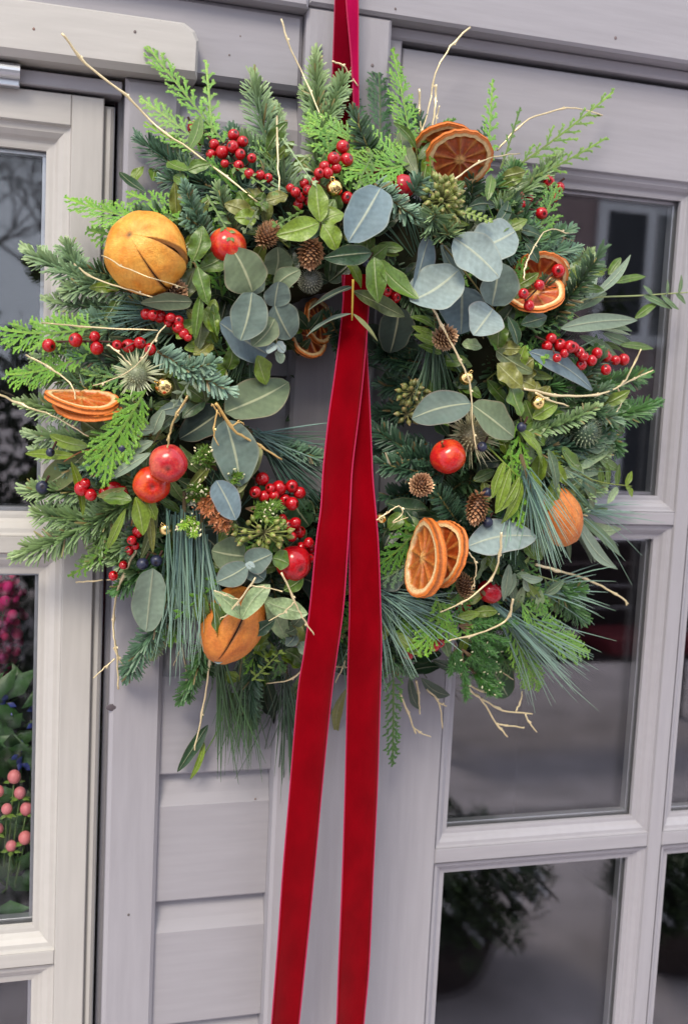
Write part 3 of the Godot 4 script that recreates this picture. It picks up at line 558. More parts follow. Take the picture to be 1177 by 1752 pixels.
	stem(s, [V(215.0, 1439.9, 90.7), V(268.1, 1424.2, 55.7)], 0.9, 0.5, col(130, 140, 90))
	leaf(s, V(261.3, 1422.9, 48.8), V(299.4, 1375.3, 15.0), 9, "olive", col(96, 122, 84), 0.1, 0.05, 0.0)
	leaf(s, V(266.8, 1422.3, 45.1), V(314.9, 1383.2, 15.0), 6, "olive", col(96, 122, 84), 0.1, 0.05, 0.0)
	leaf(s, V(272.6, 1421.5, 40.9), V(321.1, 1396.5, 15.0), 6, "olive", col(96, 122, 84), 0.1, 0.05, 0.0)
	leaf(s, V(178.0, 1446.7, 112.5), V(175.2, 1421.7, 106.0), 8, "olive", col(128, 146, 122), 0.1, 0.05, 0.0)
	leaf(s, V(186.2, 1443.2, 109.2), V(219.3, 1437.7, 95.6), 8, "olive", col(128, 146, 122), 0.1, 0.05, 0.0)
	leaf(s, V(168.8, 1456.3, 117.1), V(172.4, 1415.5, 104.6), 10, "olive", col(128, 146, 122), 0.1, 0.05, 0.0)
	leaf(s, V(190.8, 1439.7, 106.8), V(202.9, 1424.8, 97.6), 7, "olive", col(128, 146, 122), 0.1, 0.05, 0.0)
	s = sprig("leafy_sprig", V(256, 1594, 90), "small oval leaves low on the right of the wreath")
	stem(s, [V(256.3, 1594.4, 90.1), V(304.8, 1585.8, 60.0)], 0.8, 0.5, col(110, 120, 70))
	leaf(s, V(292.2, 1598.3, 73.8), V(255.1, 1606.3, 90.5), 11, "green", col(95, 127, 40), 0.1, 0.05, 0.0)
	leaf(s, V(314.2, 1595.6, 60.5), V(281.3, 1610.1, 79.3), 11, "green", col(95, 127, 40), 0.1, 0.05, 0.0)
	leaf(s, V(317.1, 1600.4, 52.5), V(324.4, 1584.1, 47.2), 10, "green", col(97, 110, 61), 0.1, 0.05, 0.0)
	leaf(s, V(264.2, 1600.6, 87.0), V(264.0, 1573.5, 86.6), 10, "olive", col(96, 122, 84), 0.1, 0.05, 0.0)
	leaf(s, V(290.6, 1613.4, 74.4), V(340.7, 1621.2, 36.3), 11, "olive", col(96, 122, 84), 0.1, 0.05, 0.0)
	s = sprig("leafy_sprig", V(84, 1666, 104), "narrow bright leaf shoots in the dark under the blue leaves")
	stem(s, [V(83.6, 1666.3, 103.8), V(79.1, 1690.7, 106.9)], 0.8, 0.5, col(90, 110, 60))
	leaf(s, V(81.9, 1681.6, 106.0), V(57.2, 1692.1, 103.8), 8, "green", col(95, 127, 40), 0, 0.05, 0.0)
	leaf(s, V(84.3, 1674.6, 105.3), V(59.5, 1683.1, 102.0), 8, "green", col(129, 156, 46), 0, 0.05, 0.0)
	leaf(s, V(85.7, 1665.1, 109.6), V(60.5, 1674.7, 105.4), 8, "green", col(129, 156, 46), 0, 0.05, 0.0)
	leaf(s, V(90.0, 1658.3, 104.1), V(67.5, 1665.5, 99.3), 8, "green", col(95, 127, 40), 0, 0.05, 0.0)
	s = sprig("leafy_sprig", V(55, 1821, 104), "yellow green leaf beside the paired orange slices")
	leaf(s, V(52.9, 1820.2, 109.0), V(45.7, 1868.0, 75.3), 16, "green", col(97, 110, 61), -0.1, 0.08, 0.0)
	leaf(s, V(62.3, 1819.4, 104.1), V(72.0, 1844.6, 89.8), 12, "green", col(95, 127, 40), -0.1, 0.08, 0.0)
	leaf(s, V(131.5, 1829.9, 100.6), V(123.7, 1804.7, 116.6), 10, "green", col(95, 127, 40), 0.2, 0.08, 0.0)
	leaf(s, V(103.1, 1794.6, 116.4), V(136.7, 1801.0, 106.9), 12, "green", col(42, 74, 40), 0.2, 0.08, 0.0)
	s = sprig("leafy_sprig", V(134, 1757, 112), "dark leaf shoots right of the seed pods")
	stem(s, [V(134.3, 1757.4, 112.3), V(131.5, 1784.1, 114.5), V(122.5, 1805.9, 108.3)], 0.8, 0.5, col(70, 96, 44))
	leaf(s, V(131.2, 1781.3, 115.5), V(153.9, 1810.8, 97.2), 12, "green", col(42, 74, 40), 0.1, 0.08, 0.0)
	leaf(s, V(132.7, 1773.0, 117.7), V(155.2, 1793.2, 105.1), 9, "green", col(95, 127, 40), 0.1, 0.08, 0.0)
	leaf(s, V(126.7, 1796.3, 102.9), V(100.2, 1788.4, 110.1), 11, "green", col(42, 74, 40), 0.1, 0.08, 0.0)
	leaf(s, V(178.7, 1749.6, 116.9), V(163.4, 1767.2, 120.2), 15, "green", col(42, 74, 40), 0.1, 0.08, 0.0)
	leaf(s, V(157.5, 1669.9, 128.3), V(146.6, 1696.7, 127.9), 13, "green", col(42, 74, 40), 0.1, 0.08, 0.0)
	leaf(s, V(159.9, 1689.5, 126.8), V(192.6, 1700.5, 118.9), 15, "green", col(42, 74, 40), 0.1, 0.08, 0.0)
	s = sprig("leafy_sprig", V(88, 1355, 49), "dark leaves under the ribbon at the bottom right")
	stem(s, [V(88.3, 1355.4, 48.6), V(128.7, 1314.4, 16.5)], 0.8, 0.5, col(70, 80, 44))
	leaf(s, V(90.8, 1347.3, 60.9), V(127.7, 1351.6, 56.7), 17, "green", col(42, 74, 40), 0.1, 0.08, 0.0)
	leaf(s, V(95.8, 1328.3, 41.0), V(137.5, 1331.9, 34.7), 14, "green", col(42, 74, 40), 0.1, 0.08, 0.0)
	leaf(s, V(117.0, 1318.2, 29.3), V(166.2, 1287.4, -5.0), 13, "green", col(42, 74, 40), 0.1, 0.08, 0.0)
	leaf(s, V(102.1, 1319.8, 33.8), V(132.4, 1271.9, -5.0), 11, "green", col(42, 74, 40), 0.1, 0.08, 0.0)
	leaf(s, V(123.4, 1340.9, 43.9), V(172.8, 1317.5, 8.3), 11, "green", col(42, 74, 40), 0.1, 0.08, 0.0)
	leaf(s, V(79.6, 1367.3, 71.6), V(111.8, 1372.3, 69.3), 18, "green", col(42, 74, 40), 0.1, 0.08, 0.0)
	s = sprig("leafy_sprig", V(-132, 1427, 129), "curled green leaves beside the lower orange")
	stem(s, [V(-132.5, 1426.7, 128.8), V(-127.5, 1416.5, 126.3)], 0.8, 0.5, col(90, 100, 50))
	leaf(s, V(-129.4, 1425.4, 143.5), V(-115.5, 1384.1, 132.0), 18, "wavy", col(95, 127, 40), 0.3, 0.15, 0.0)
	leaf(s, V(-136.6, 1433.4, 130.0), V(-129.5, 1395.3, 116.0), 14, "wavy", col(95, 127, 40), -0.3, 0.15, 0.0)
	leaf(s, V(-69.8, 1407.3, 136.7), V(-89.0, 1391.5, 133.0), 12, "green", col(42, 74, 40), 0.2, 0.1, 0.0)
	s = sprig("leafy_sprig", V(-71, 1461, 120), "green leaf above the lowest apple")
	leaf(s, V(-75.1, 1464.5, 140.0), V(-59.2, 1459.2, 140.0), 19, "green", col(95, 127, 40), 0.2, 0.1, 0.0)
	leaf(s, V(-60.8, 1432.8, 128.3), V(-42.4, 1446.7, 129.9), 14, "green", col(95, 127, 40), 0.2, 0.1, 0.0)
	s = sprig("leafy_sprig", V(26, 1637, -75), "shaded narrow leaves against the wall inside the opening")
	stem(s, [V(25.9, 1637.0, -75.0), V(0.7, 1603.6, -75.0)], 0.8, 0.5, col(60, 70, 44))
	leaf(s, V(3.6, 1620.0, -25.0), V(-35.3, 1632.9, 16.6), 9, "green", col(42, 74, 40), 0.1, 0.05, 0.0)
	leaf(s, V(1.2, 1604.5, -25.0), V(18.3, 1622.6, -25.0), 9, "green", col(42, 74, 40), 0.1, 0.05, 0.0)
	leaf(s, V(-2.2, 1607.5, -25.0), V(5.4, 1583.1, -25.0), 9, "green", col(42, 74, 40), 0.1, 0.05, 0.0)
	leaf(s, V(-5.8, 1616.5, -25.0), V(20.1, 1611.6, -25.0), 9, "green", col(42, 74, 40), 0.1, 0.05, 0.0)
	leaf(s, V(-11.3, 1597.8, -25.0), V(-38.9, 1585.7, 15.1), 10, "green", col(42, 74, 40), 0.1, 0.05, 0.0)
	leaf(s, V(-27.6, 1642.3, 8.2), V(3.1, 1655.9, 5.9), 7, "green", col(42, 74, 40), 0.1, 0.05, 0.0)
	leaf(s, V(-34.2, 1656.3, 20.2), V(-8.8, 1675.1, 24.4), 7, "green", col(42, 74, 40), 0.1, 0.05, 0.0)
	thorny(V(-75, 1849, 89), V(-51, 1797, 137), 12, col(159, 182, 129), 8, "pale spiny stem left of the bright berries")
	thorny(V(-119, 1813, 104), V(-85, 1785, 138), 10, col(95, 127, 40), 9, "")
	thorny(V(-142, 1784, 112), V(-123, 1743, 143), 12, col(95, 127, 40), 9, "jagged green leaf over the upper apple")
	thorny(V(73, 1862, 84), V(60, 1812, 129), 11, col(95, 127, 40), 8, "")
	thorny(V(94, 1791, 119), V(120, 1782, 130), 9, col(129, 156, 46), 10, "")
	thorny(V(-143, 1636, 128), V(-166, 1600, 145), 15, col(105, 120, 90), 9, "grey green jagged leaf over the gold bell")
	thorny(V(-57, 1775, 128), V(-86, 1757, 144), 10, col(95, 127, 40), 7, "")
	thorny(V(-91, 1785, 123), V(-112, 1750, 143), 10, col(97, 110, 61), 7, "")
	thorny(V(-118, 1443, 126), V(-153, 1410, 120), 17, col(93, 144, 36), 9, "spiky green leaf beside the pine tuft")
	thorny(V(-77, 1333, 77), V(-60, 1374, 124), 13, col(129, 156, 46), 9, "bright toothed leaf near the bottom")
	thorny(V(178, 1536, 126), V(195, 1493, 130), 8, col(129, 156, 46), 8, "")
	thorny(V(11, 1837, 108), V(-13, 1798, 138), 10, col(95, 127, 40), 7, "")
	heather(V(-126, 1542, 127), V(-145, 1559, 139), 13, col(93, 126, 44), col(216, 210, 170), 5, "yellow green heather with white buds beside the apples")
	heather(V(-121, 1539, 127), V(-108, 1534, 135), 13, col(93, 126, 44), col(216, 210, 170), 2, "")
	heather(V(-129, 1518, 129), V(-153, 1528, 140), 14, col(93, 126, 44), col(216, 210, 170), 6, "")
	heather(V(-144, 1502, 130), V(-155, 1486, 138), 12, col(144, 185, 63), col(216, 210, 170), 6, "white flowered heather tip on the pine tuft")
	heather(V(-119, 1529, 128), V(-134, 1497, 140), 16, col(170, 104, 62), col(196, 132, 88), 9, "faded bronze heather bells")
	heather(V(-113, 1513, 129), V(-126, 1491, 140), 14, col(170, 104, 62), col(200, 140, 96), 8, "")
	heather(V(-99, 1508, 128), V(-65, 1505, 134), 15, col(93, 126, 44), col(216, 210, 170), 5, "")
	heather(V(133, 1383, 102), V(200, 1350, 55), 14, col(59, 108, 36), col(216, 210, 170), 2, "")
	heather(V(135, 1365, 93), V(182, 1320, 55), 14, col(59, 108, 36), col(216, 210, 170), 3, "")
	heather(V(123, 1393, 109), V(191, 1373, 81), 14, col(59, 108, 36), col(216, 210, 170), 1, "")
	heather(V(125, 1373, 99), V(129, 1338, 81), 13, col(59, 108, 36), col(216, 210, 170), 1, "")
	heather(V(154, 1340, 67), V(200, 1323, 55), 15, col(59, 108, 36), col(216, 210, 170), 2, "")
	apple(V(-123.9, 1738.7, 128.5), 16.3, "red orange apple beside the slit orange at upper left", Vector3(0.2, 0.7, 0.5), col(206, 40, 34), col(236, 140, 60), 0)
	apple(V(-172.7, 1548.4, 154.8), 16.5, "upper apple of the touching pair, on a gold stalk", Vector3(-0.1, -0.3, 0.95), col(190, 34, 46), col(222, 110, 80), 0)
	apple(V(-184.3, 1528.4, 137.3), 16.3, "lower orange red apple of the touching pair", Vector3(-0.05, -0.05, 1.0), col(200, 34, 28), col(232, 104, 36), 0)
	apple(V(94.3, 1561.0, 125.6), 17.2, "round red apple right of the ribbon", Vector3(-0.6, 0.75, 0.45), col(204, 34, 34), col(236, 116, 46), 3)
	apple(V(-50.9, 1457.2, 124.0), 16.8, "deep red apple half hidden left of the ribbon", Vector3(0.3, -0.3, 0.9), col(184, 16, 30), col(206, 44, 40), 0)
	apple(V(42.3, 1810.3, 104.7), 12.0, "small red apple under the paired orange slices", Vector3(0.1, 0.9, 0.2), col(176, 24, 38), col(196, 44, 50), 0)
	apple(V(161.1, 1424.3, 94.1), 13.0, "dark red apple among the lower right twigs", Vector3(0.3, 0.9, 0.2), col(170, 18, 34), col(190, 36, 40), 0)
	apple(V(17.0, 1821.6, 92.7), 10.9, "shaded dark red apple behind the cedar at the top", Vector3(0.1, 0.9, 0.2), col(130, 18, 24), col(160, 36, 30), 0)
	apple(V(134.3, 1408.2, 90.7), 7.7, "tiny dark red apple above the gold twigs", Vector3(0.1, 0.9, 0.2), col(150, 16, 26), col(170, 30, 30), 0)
	whole_orange(V(-194.2, 1725.6, 130.0), Vector3(35.0, 34.5, 35.0), Vector3(-0.5, 0.33, 0.8), 0.297, "golden dried orange with dark slits at the upper left", [0.0, 0.0, 0.0, 0.0, 0.035, 0.085, 0.0], col(222, 138, 38), col(244, 186, 84))
	whole_orange(V(-104.4, 1398.5, 114.6), Vector3(28.1, 37.9, 28.1), Vector3(0.42, 0.86, -0.1), 0.5, "brown orange dried fruit under curled leaves at the bottom", [0.03, 0.0, 0.06, 0.0, 0.05, 0.0], col(196, 108, 40), col(222, 142, 58))
	whole_orange(V(232.5, 1501.8, 94.9), Vector3(22.7, 32.3, 22.7), Vector3(-0.35, 0.9, 0.1), 0.3, "dried orange half hidden by pine needles at the right", [0.0, 0.0, 0.05, 0.0, 0.0], col(204, 110, 46), col(222, 142, 70))
	s = thing("dried_orange_slice", V(97.4, 1841.0, 102.6), "front slice of the overlapping dried orange pair at the top right", "dried orange slice", "dried orange slices")
	orange_slice(s, V(97.4, 1841.0, 102.6), 33.1, 30.9, 5.5, Vector3(0.0, -0.68, 0.72), Vector3(0.25, 0.8, 0.5), 0.05, col(176, 74, 28))
	s = thing("dried_orange_slice", V(88.8, 1851.5, 83.7), "rear slice of the overlapping dried orange pair at the top right", "dried orange slice", "dried orange slices")
	orange_slice(s, V(88.8, 1851.5, 83.7), 31.4, 30.3, 5.5, Vector3(-0.05, -0.7, 0.7), Vector3(0.2, 0.8, 0.5), 0.06, col(176, 78, 30))
	s = thing("dried_orange_slice", V(182.2, 1721.8, 107.8), "lower dried orange slice carrying four red berries at the right", "dried orange slice", "dried orange slices")
	orange_slice(s, V(182.2, 1721.8, 107.8), 28.5, 28.5, 5, Vector3(-0.35, 0.75, 0.55), Vector3(0.5, 0.5, 0.1), 0.05, col(190, 80, 34))
	s = thing("dried_orange_slice", V(192.4, 1738.5, 93.3), "upright dried orange slice behind the four red berries at the right", "dried orange slice", "dried orange slices")
	orange_slice(s, V(192.4, 1738.5, 93.3), 28.9, 28.9, 5, Vector3(-0.25, -0.55, 0.8), Vector3(0.4, 0.9, -0.2), 0.07, col(180, 74, 30))
	s = thing("dried_orange_slice", V(217.4, 1733.6, 80.4), "rearmost dried orange slice at the right, seen by its curled rim", "dried orange slice", "dried orange slices")
	orange_slice(s, V(217.4, 1733.6, 80.4), 25.9, 29.4, 6, Vector3(0.6, -0.1, 0.75), Vector3(0.1, 0.95, 0.1), 0.08, col(190, 90, 40))
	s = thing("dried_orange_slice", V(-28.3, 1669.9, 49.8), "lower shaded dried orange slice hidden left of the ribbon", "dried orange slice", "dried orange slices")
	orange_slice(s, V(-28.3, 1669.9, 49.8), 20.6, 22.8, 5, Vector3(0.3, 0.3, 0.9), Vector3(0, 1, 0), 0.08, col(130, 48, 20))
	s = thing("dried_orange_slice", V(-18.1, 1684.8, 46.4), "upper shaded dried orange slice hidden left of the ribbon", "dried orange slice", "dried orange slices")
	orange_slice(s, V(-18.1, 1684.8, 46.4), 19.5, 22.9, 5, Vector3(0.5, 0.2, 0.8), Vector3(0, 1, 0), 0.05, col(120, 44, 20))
	s = thing("dried_orange_slice", V(-244.4, 1598.8, 119.3), "upper of two flat dried orange slices lying edge on at the left", "dried orange slice", "dried orange slices")
	orange_slice(s, V(-244.4, 1598.8, 119.3), 31.3, 31.3, 6, Vector3(0.05, 0.97, 0.24), Vector3(-0.1, -0.3, 0.9), 0.07, col(206, 96, 36))
	s = thing("dried_orange_slice", V(-239.2, 1591.9, 116.4), "lower of two flat dried orange slices lying edge on at the left", "dried orange slice", "dried orange slices")
	orange_slice(s, V(-239.2, 1591.9, 116.4), 29.4, 30.5, 6, Vector3(0.06, 0.95, 0.25), Vector3(-0.1, -0.3, 0.9), 0.05, col(206, 96, 36))
	s = thing("dried_orange_slice", V(68.0, 1466.8, 149.7), "front slice of the upright dried orange pair at the lower right", "dried orange slice", "dried orange slices")
	orange_slice(s, V(68.0, 1466.8, 149.7), 32.7, 37.1, 10, Vector3(-0.99, 0.1, 0.1), Vector3(0.16, 0.98, 0.02), 0.08, col(190, 100, 44))
	s = thing("dried_orange_slice", V(90.8, 1468.9, 137.2), "rear slice of the upright dried orange pair at the lower right", "dried orange slice", "dried orange slices")
	orange_slice(s, V(90.8, 1468.9, 137.2), 27.7, 32.2, 9, Vector3(-0.9, 0.1, 0.42), Vector3(0.16, 0.98, 0.02), 0.1, col(158, 66, 28))
	cone(V(-90.2, 1749.9, 134.4), 9.7, 12.3, Vector3(0.45, 0.85, 0.2), "gilded cone left of the bright leaf rosette", col(186, 120, 70))
	cone(V(-50.6, 1737.6, 134.6), 10.9, 13.5, Vector3(-0.2, -0.9, 0.35), "gilded cone just under the bright leaf rosette", col(186, 120, 70))
	cone(V(81.5, 1671.7, 131.4), 10.9, 11.4, Vector3(0.3, 0.2, 0.95), "cone behind the long gold twig under the blue leaves", col(150, 96, 62))
	cone(V(67.5, 1533.3, 129.1), 10.5, 11.0, Vector3(0.1, 0.3, 0.95), "round copper cone under the single apple", col(196, 122, 74))
	cone(V(123.6, 1513.9, 134.8), 10.6, 16.8, Vector3(-0.25, -0.9, 0.3), "long copper cone right of the round one", col(196, 122, 74))
	cone(V(121.5, 1435.5, 121.7), 8.5, 13.7, Vector3(-0.4, 0.85, 0.2), "small brown cone beside the upright orange slices", col(150, 90, 50))
	cone(V(0.9, 1901.9, 25.0), 8.0, 17.2, Vector3(0.1, 0.95, 0.2), "small bronze cone in front of the ribbon loop", col(160, 110, 70))
	cone(V(-168.2, 1695.2, 128.0), 11.1, 7.1, Vector3(0.2, 0.3, 0.9), "flat gilded cone under the slit orange", col(196, 130, 84))
	bell(V(-29.0, 1797.8, 123.7), 7.6, "gold bell under the upper red berries")
	bell(V(-175.4, 1613.8, 130.0), 8.5, "gold bell beside the thistle at the left")
	bell(V(107.2, 1636.2, 127.4), 7.1, "gold bell behind the long gold twig")
	bell(V(183.2, 1616.1, 126.7), 6.9, "gold bell at the foot of the forked gold twig")
	bell(V(-169.6, 1488.0, 125.4), 5.9, "gold bell beside the pine tuft")
	bell(V(31.0, 1500.6, 125.2), 5.0, "gold bell just right of the ribbon")
	thistle(V(-199.4, 1623.1, 137.3), 10.0, 22.0, "silver thistle with long bracts at the left", col(160, 170, 130))
	thistle(V(-46.6, 1714.7, 120.8), 10.6, 0.0, "grey thistle under the long cone", col(110, 112, 100))
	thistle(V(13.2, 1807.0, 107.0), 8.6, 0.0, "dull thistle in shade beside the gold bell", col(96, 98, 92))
	thistle(V(122.1, 1581.5, 113.3), 14.7, 31.7, "brownish thistle bracts above the single apple", col(170, 160, 120))
	thistle(V(251.3, 1589.8, 99.8), 15.4, 0.0, "dark green thistle head at the right", col(84, 110, 80))
	seed_cluster(V(72.7, 1794.9, 129.5), Vector3(19.3, 24.7, 20), 62, "dense green seed pods under the paired orange slices", col(150, 160, 84), col(196, 160, 110))
	seed_cluster(V(-83.4, 1487.2, 139.0), Vector3(28.4, 13.7, 14), 34, "green seed pods left of the ribbon", col(140, 154, 72), col(196, 160, 110))
	seed_cluster(V(64.6, 1619.7, 98.2), Vector3(14.6, 12.4, 10), 22, "brownish seed pods right of the ribbon", col(130, 136, 74), col(196, 160, 110))
	seed_cluster(V(61.6, 1599.2, 94.8), Vector3(11.3, 10.2, 8), 9, "few hanging seed pods below the brownish ones", col(130, 130, 74), col(196, 160, 110))
	seed_cluster(V(4.8, 1389.8, 92.0), Vector3(13.7, 11.4, 10), 14, "seed pods showing between the ribbon tails", col(120, 120, 60), col(196, 160, 110))
	berries("red_berry_sprig", "red berry bunch at the top left under the cedar", "berry sprig", "sprigs of red berries", [Vector4(-114, 1844, 79, 5.3), Vector4(-108, 1836, 93, 5.3), Vector4(-117, 1830, 95, 5.8), Vector4(-132, 1833, 83, 5.3), Vector4(-126, 1825, 92, 6.3), Vector4(-111, 1823, 101, 5.7), Vector4(-135, 1823, 87, 4.7), Vector4(-102, 1819, 109, 4.7), Vector4(-113, 1812, 106, 5.2), Vector4(-105, 1804, 116, 4.6), Vector4(-94, 1805, 110, 4.2), Vector4(-125, 1813, 103, 4.2), Vector4(-87, 1803, 112, 4.2)], [V(-142.6, 1858.6, 37.0), V(-126.6, 1833.4, 76.7), V(-106.0, 1812.9, 100.5), V(-81.2, 1795.4, 113.0)])
	berries("red_berry_sprig", "two red berries behind the long gold twig", "berry sprig", "sprigs of red berries", [Vector4(-145, 1857, 34, 5.5), Vector4(-141, 1843, 46, 4.9)], [V(-149.2, 1868.2, 27.0), V(-141.4, 1850.3, 27.0)])
	berries("red_berry_sprig", "bright red berries above the gold bell at the top", "berry sprig", "sprigs of red berries", [Vector4(-19, 1838, 109, 5.8), Vector4(-29, 1825, 117, 5.8), Vector4(-16, 1826, 113, 5.8), Vector4(-37, 1817, 117, 5.3), Vector4(-44, 1809, 125, 5.2), Vector4(-36, 1810, 125, 5.7), Vector4(-26, 1817, 116, 4.7), Vector4(-45, 1803, 117, 4.2)], [V(-8.6, 1848.2, 93.6), V(-24.0, 1822.9, 107.2), V(-44.0, 1804.2, 113.5)])
	berries("red_berry_sprig", "red berries tucked behind the bright leaf rosette", "berry sprig", "sprigs of red berries", [Vector4(-53, 1802, 108, 4.8), Vector4(-53, 1794, 122, 4.7), Vector4(-64, 1791, 122, 5.2), Vector4(-58, 1788, 116, 5.2), Vector4(-59, 1782, 113, 4.7), Vector4(-50, 1786, 113, 4.2), Vector4(-68, 1795, 118, 4.2), Vector4(-16, 1791, 122, 5.3)], [V(-41.9, 1808.6, 104.5), V(-54.2, 1791.1, 109.0), V(-61.3, 1777.1, 111.5)])
	berries("red_berry_sprig", "three red berries on a dark stem at the upper right", "berry sprig", "sprigs of red berries", [Vector4(221, 1844, 39, 6.7), Vector4(240, 1842, 29, 6.1), Vector4(234, 1831, 30, 5.5)], [V(246.0, 1852.3, 27.0), V(233.3, 1840.9, 27.0), V(195.6, 1814.2, 66.4)])
	berries("red_berry_sprig", "shaded red berries among the upper right fir", "berry sprig", "sprigs of red berries", [Vector4(200, 1805, 73, 5.9), Vector4(178, 1811, 74, 4.7), Vector4(192, 1821, 59, 4.1), Vector4(176, 1820, 70, 4.7)], [V(231.6, 1823.0, 32.8), V(198.6, 1809.6, 61.1), V(172.1, 1814.5, 68.5)])
	berries("red_berry_sprig", "four red berries in front of the right orange slices", "berry sprig", "sprigs of red berries", [Vector4(204, 1745, 110, 6.3), Vector4(174, 1727, 132, 5.6), Vector4(155, 1717, 139, 4.9), Vector4(164, 1707, 134, 5.5)], [V(208.4, 1750.6, 103.9), V(184.9, 1730.7, 117.2), V(163.7, 1711.8, 125.6)])
	berries("red_berry_sprig", "long row of red berries at the right over the pane", "berry sprig", "sprigs of red berries", [Vector4(194, 1671, 117, 5.7), Vector4(210, 1673, 113, 6.3), Vector4(199, 1679, 115, 5.1), Vector4(217, 1672, 120, 6.3), Vector4(201, 1660, 126, 4.5), Vector4(232, 1668, 112, 5.8), Vector4(224, 1672, 116, 5.2), Vector4(238, 1656, 107, 5.8), Vector4(251, 1661, 103, 6.5), Vector4(260, 1669, 97, 5.3), Vector4(276, 1667, 88, 5.4), Vector4(292, 1664, 79, 5.4), Vector4(272, 1653, 96, 5.9), Vector4(309, 1666, 66, 6.1), Vector4(236, 1664, 114, 4.6), Vector4(210, 1665, 123, 4.6)], [V(180.8, 1680.2, 116.8), V(221.0, 1668.8, 108.1), V(271.6, 1661.7, 88.5), V(317.0, 1664.9, 57.3)])
	berries("red_berry_sprig", "long row of red berries at the left over the pane", "berry sprig", "sprigs of red berries", [Vector4(-272, 1645, 76, 6.8), Vector4(-250, 1650, 107, 6.1), Vector4(-234, 1654, 106, 4.6), Vector4(-232, 1644, 108, 5.6), Vector4(-216, 1647, 126, 4.5), Vector4(-206, 1647, 122, 6.1), Vector4(-197, 1650, 127, 5.6), Vector4(-188, 1645, 126, 5.6)], [V(-283.4, 1648.4, 37.0), V(-249.6, 1649.4, 92.7), V(-215.6, 1649.8, 112.8), V(-185.0, 1646.3, 120.7)])
	berries("red_berry_sprig", "red berry bunch under the flat grey leaf", "berry sprig", "sprigs of red berries", [Vector4(-192, 1675, 124, 4.6), Vector4(-180, 1674, 123, 5.6), Vector4(-172, 1673, 133, 5.0), Vector4(-173, 1669, 128, 4.6), Vector4(-165, 1665, 132, 5.6), Vector4(-165, 1671, 131, 4.6), Vector4(-160, 1660, 133, 5.1), Vector4(-187, 1674, 131, 4.5), Vector4(-157, 1657, 136, 4.1)], [V(-196.5, 1678.0, 115.9), V(-174.2, 1672.7, 120.8), V(-153.4, 1656.3, 121.8)])
	berries("red_berry_sprig", "red berries low at the left beside the apples", "berry sprig", "sprigs of red berries", [Vector4(-242, 1520, 101, 6.8), Vector4(-234, 1515, 105, 6.2), Vector4(-239, 1525, 104, 5.2), Vector4(-222, 1517, 102, 5.7), Vector4(-214, 1521, 107, 7.3), Vector4(-208, 1519, 115, 5.7)], [V(-246.8, 1526.9, 85.4), V(-229.1, 1518.8, 96.2), V(-204.3, 1519.5, 107.9)])
	berries("red_berry_sprig", "trailing red berries at the lower left above the gold fork", "berry sprig", "sprigs of red berries", [Vector4(-192, 1483, 109, 5.3), Vector4(-198, 1476, 114, 4.7), Vector4(-199, 1465, 103, 4.8), Vector4(-203, 1450, 93, 4.3), Vector4(-211, 1438, 81, 4.9), Vector4(-194, 1470, 109, 3.7)], [V(-187.4, 1488.1, 107.8), V(-196.9, 1465.3, 98.1), V(-208.9, 1437.4, 77.5)])
	berries("red_berry_sprig", "large red berry bunch left of the ribbon", "berry sprig", "sprigs of red berries", [Vector4(-82, 1534, 115, 6.4), Vector4(-76, 1526, 123, 4.8), Vector4(-91, 1523, 129, 5.3), Vector4(-82, 1519, 126, 5.8), Vector4(-66, 1526, 115, 7.0), Vector4(-54, 1528, 115, 5.9), Vector4(-46, 1522, 114, 6.5), Vector4(-56, 1513, 127, 7.0), Vector4(-60, 1515, 115, 5.4), Vector4(-73, 1520, 127, 5.3)], [V(-92.2, 1536.0, 113.7), V(-69.4, 1523.0, 112.1), V(-43.5, 1517.8, 109.6)])
	berries("red_berry_sprig", "lower red berry bunch against the ribbon", "berry sprig", "sprigs of red berries", [Vector4(-61, 1497, 113, 5.4), Vector4(-56, 1492, 119, 5.9), Vector4(-51, 1495, 123, 5.4), Vector4(-44, 1485, 113, 6.0), Vector4(-54, 1482, 124, 5.4), Vector4(-43, 1471, 117, 6.0), Vector4(-38, 1477, 126, 4.9), Vector4(-32, 1469, 116, 4.9), Vector4(-36, 1462, 125, 4.3)], [V(-63.4, 1500.9, 109.2), V(-48.0, 1484.9, 111.2), V(-30.5, 1457.8, 113.8)])
	berries("red_berry_sprig", "two red berries hanging at the bottom right of the ribbon", "berry sprig", "sprigs of red berries", [Vector4(81, 1358, 82, 6.5), Vector4(75, 1339, 71, 6.5)], [V(74.6, 1373.6, 85.0), V(78.3, 1356.5, 77.2), V(75.3, 1342.6, 70.0)])
	berries("red_berry_sprig", "two red hips near the bottom gold twigs", "berry sprig", "sprigs of red berries", [Vector4(103, 1370, 97, 5.8), Vector4(109, 1373, 97, 4.7)], [V(105.8, 1380.7, 92.2), V(107.0, 1367.2, 86.1)])
	berries("red_berry_sprig", "dark shaded berries right of the ribbon head", "berry sprig", "sprigs of red berries", [Vector4(28, 1724, 103, 5.5), Vector4(39, 1719, 91, 5.6), Vector4(33, 1713, 100, 5.0), Vector4(44, 1709, 93, 6.1), Vector4(36, 1702, 99, 5.0), Vector4(24, 1732, 103, 4.4), Vector4(37, 1729, 105, 4.9)], [V(24.8, 1739.8, 91.1), V(38.5, 1719.3, 88.6), V(44.9, 1700.8, 84.8)])
	berries("dark_berry_sprig", "blue black berry on the fir at the far left", "berry", "blue black berries", [Vector4(-275, 1515, 44, 6.0)], [V(-269.9, 1527.0, 62.6), V(-272.8, 1518.6, 42.0), V(-274.8, 1515.3, 42.0)])
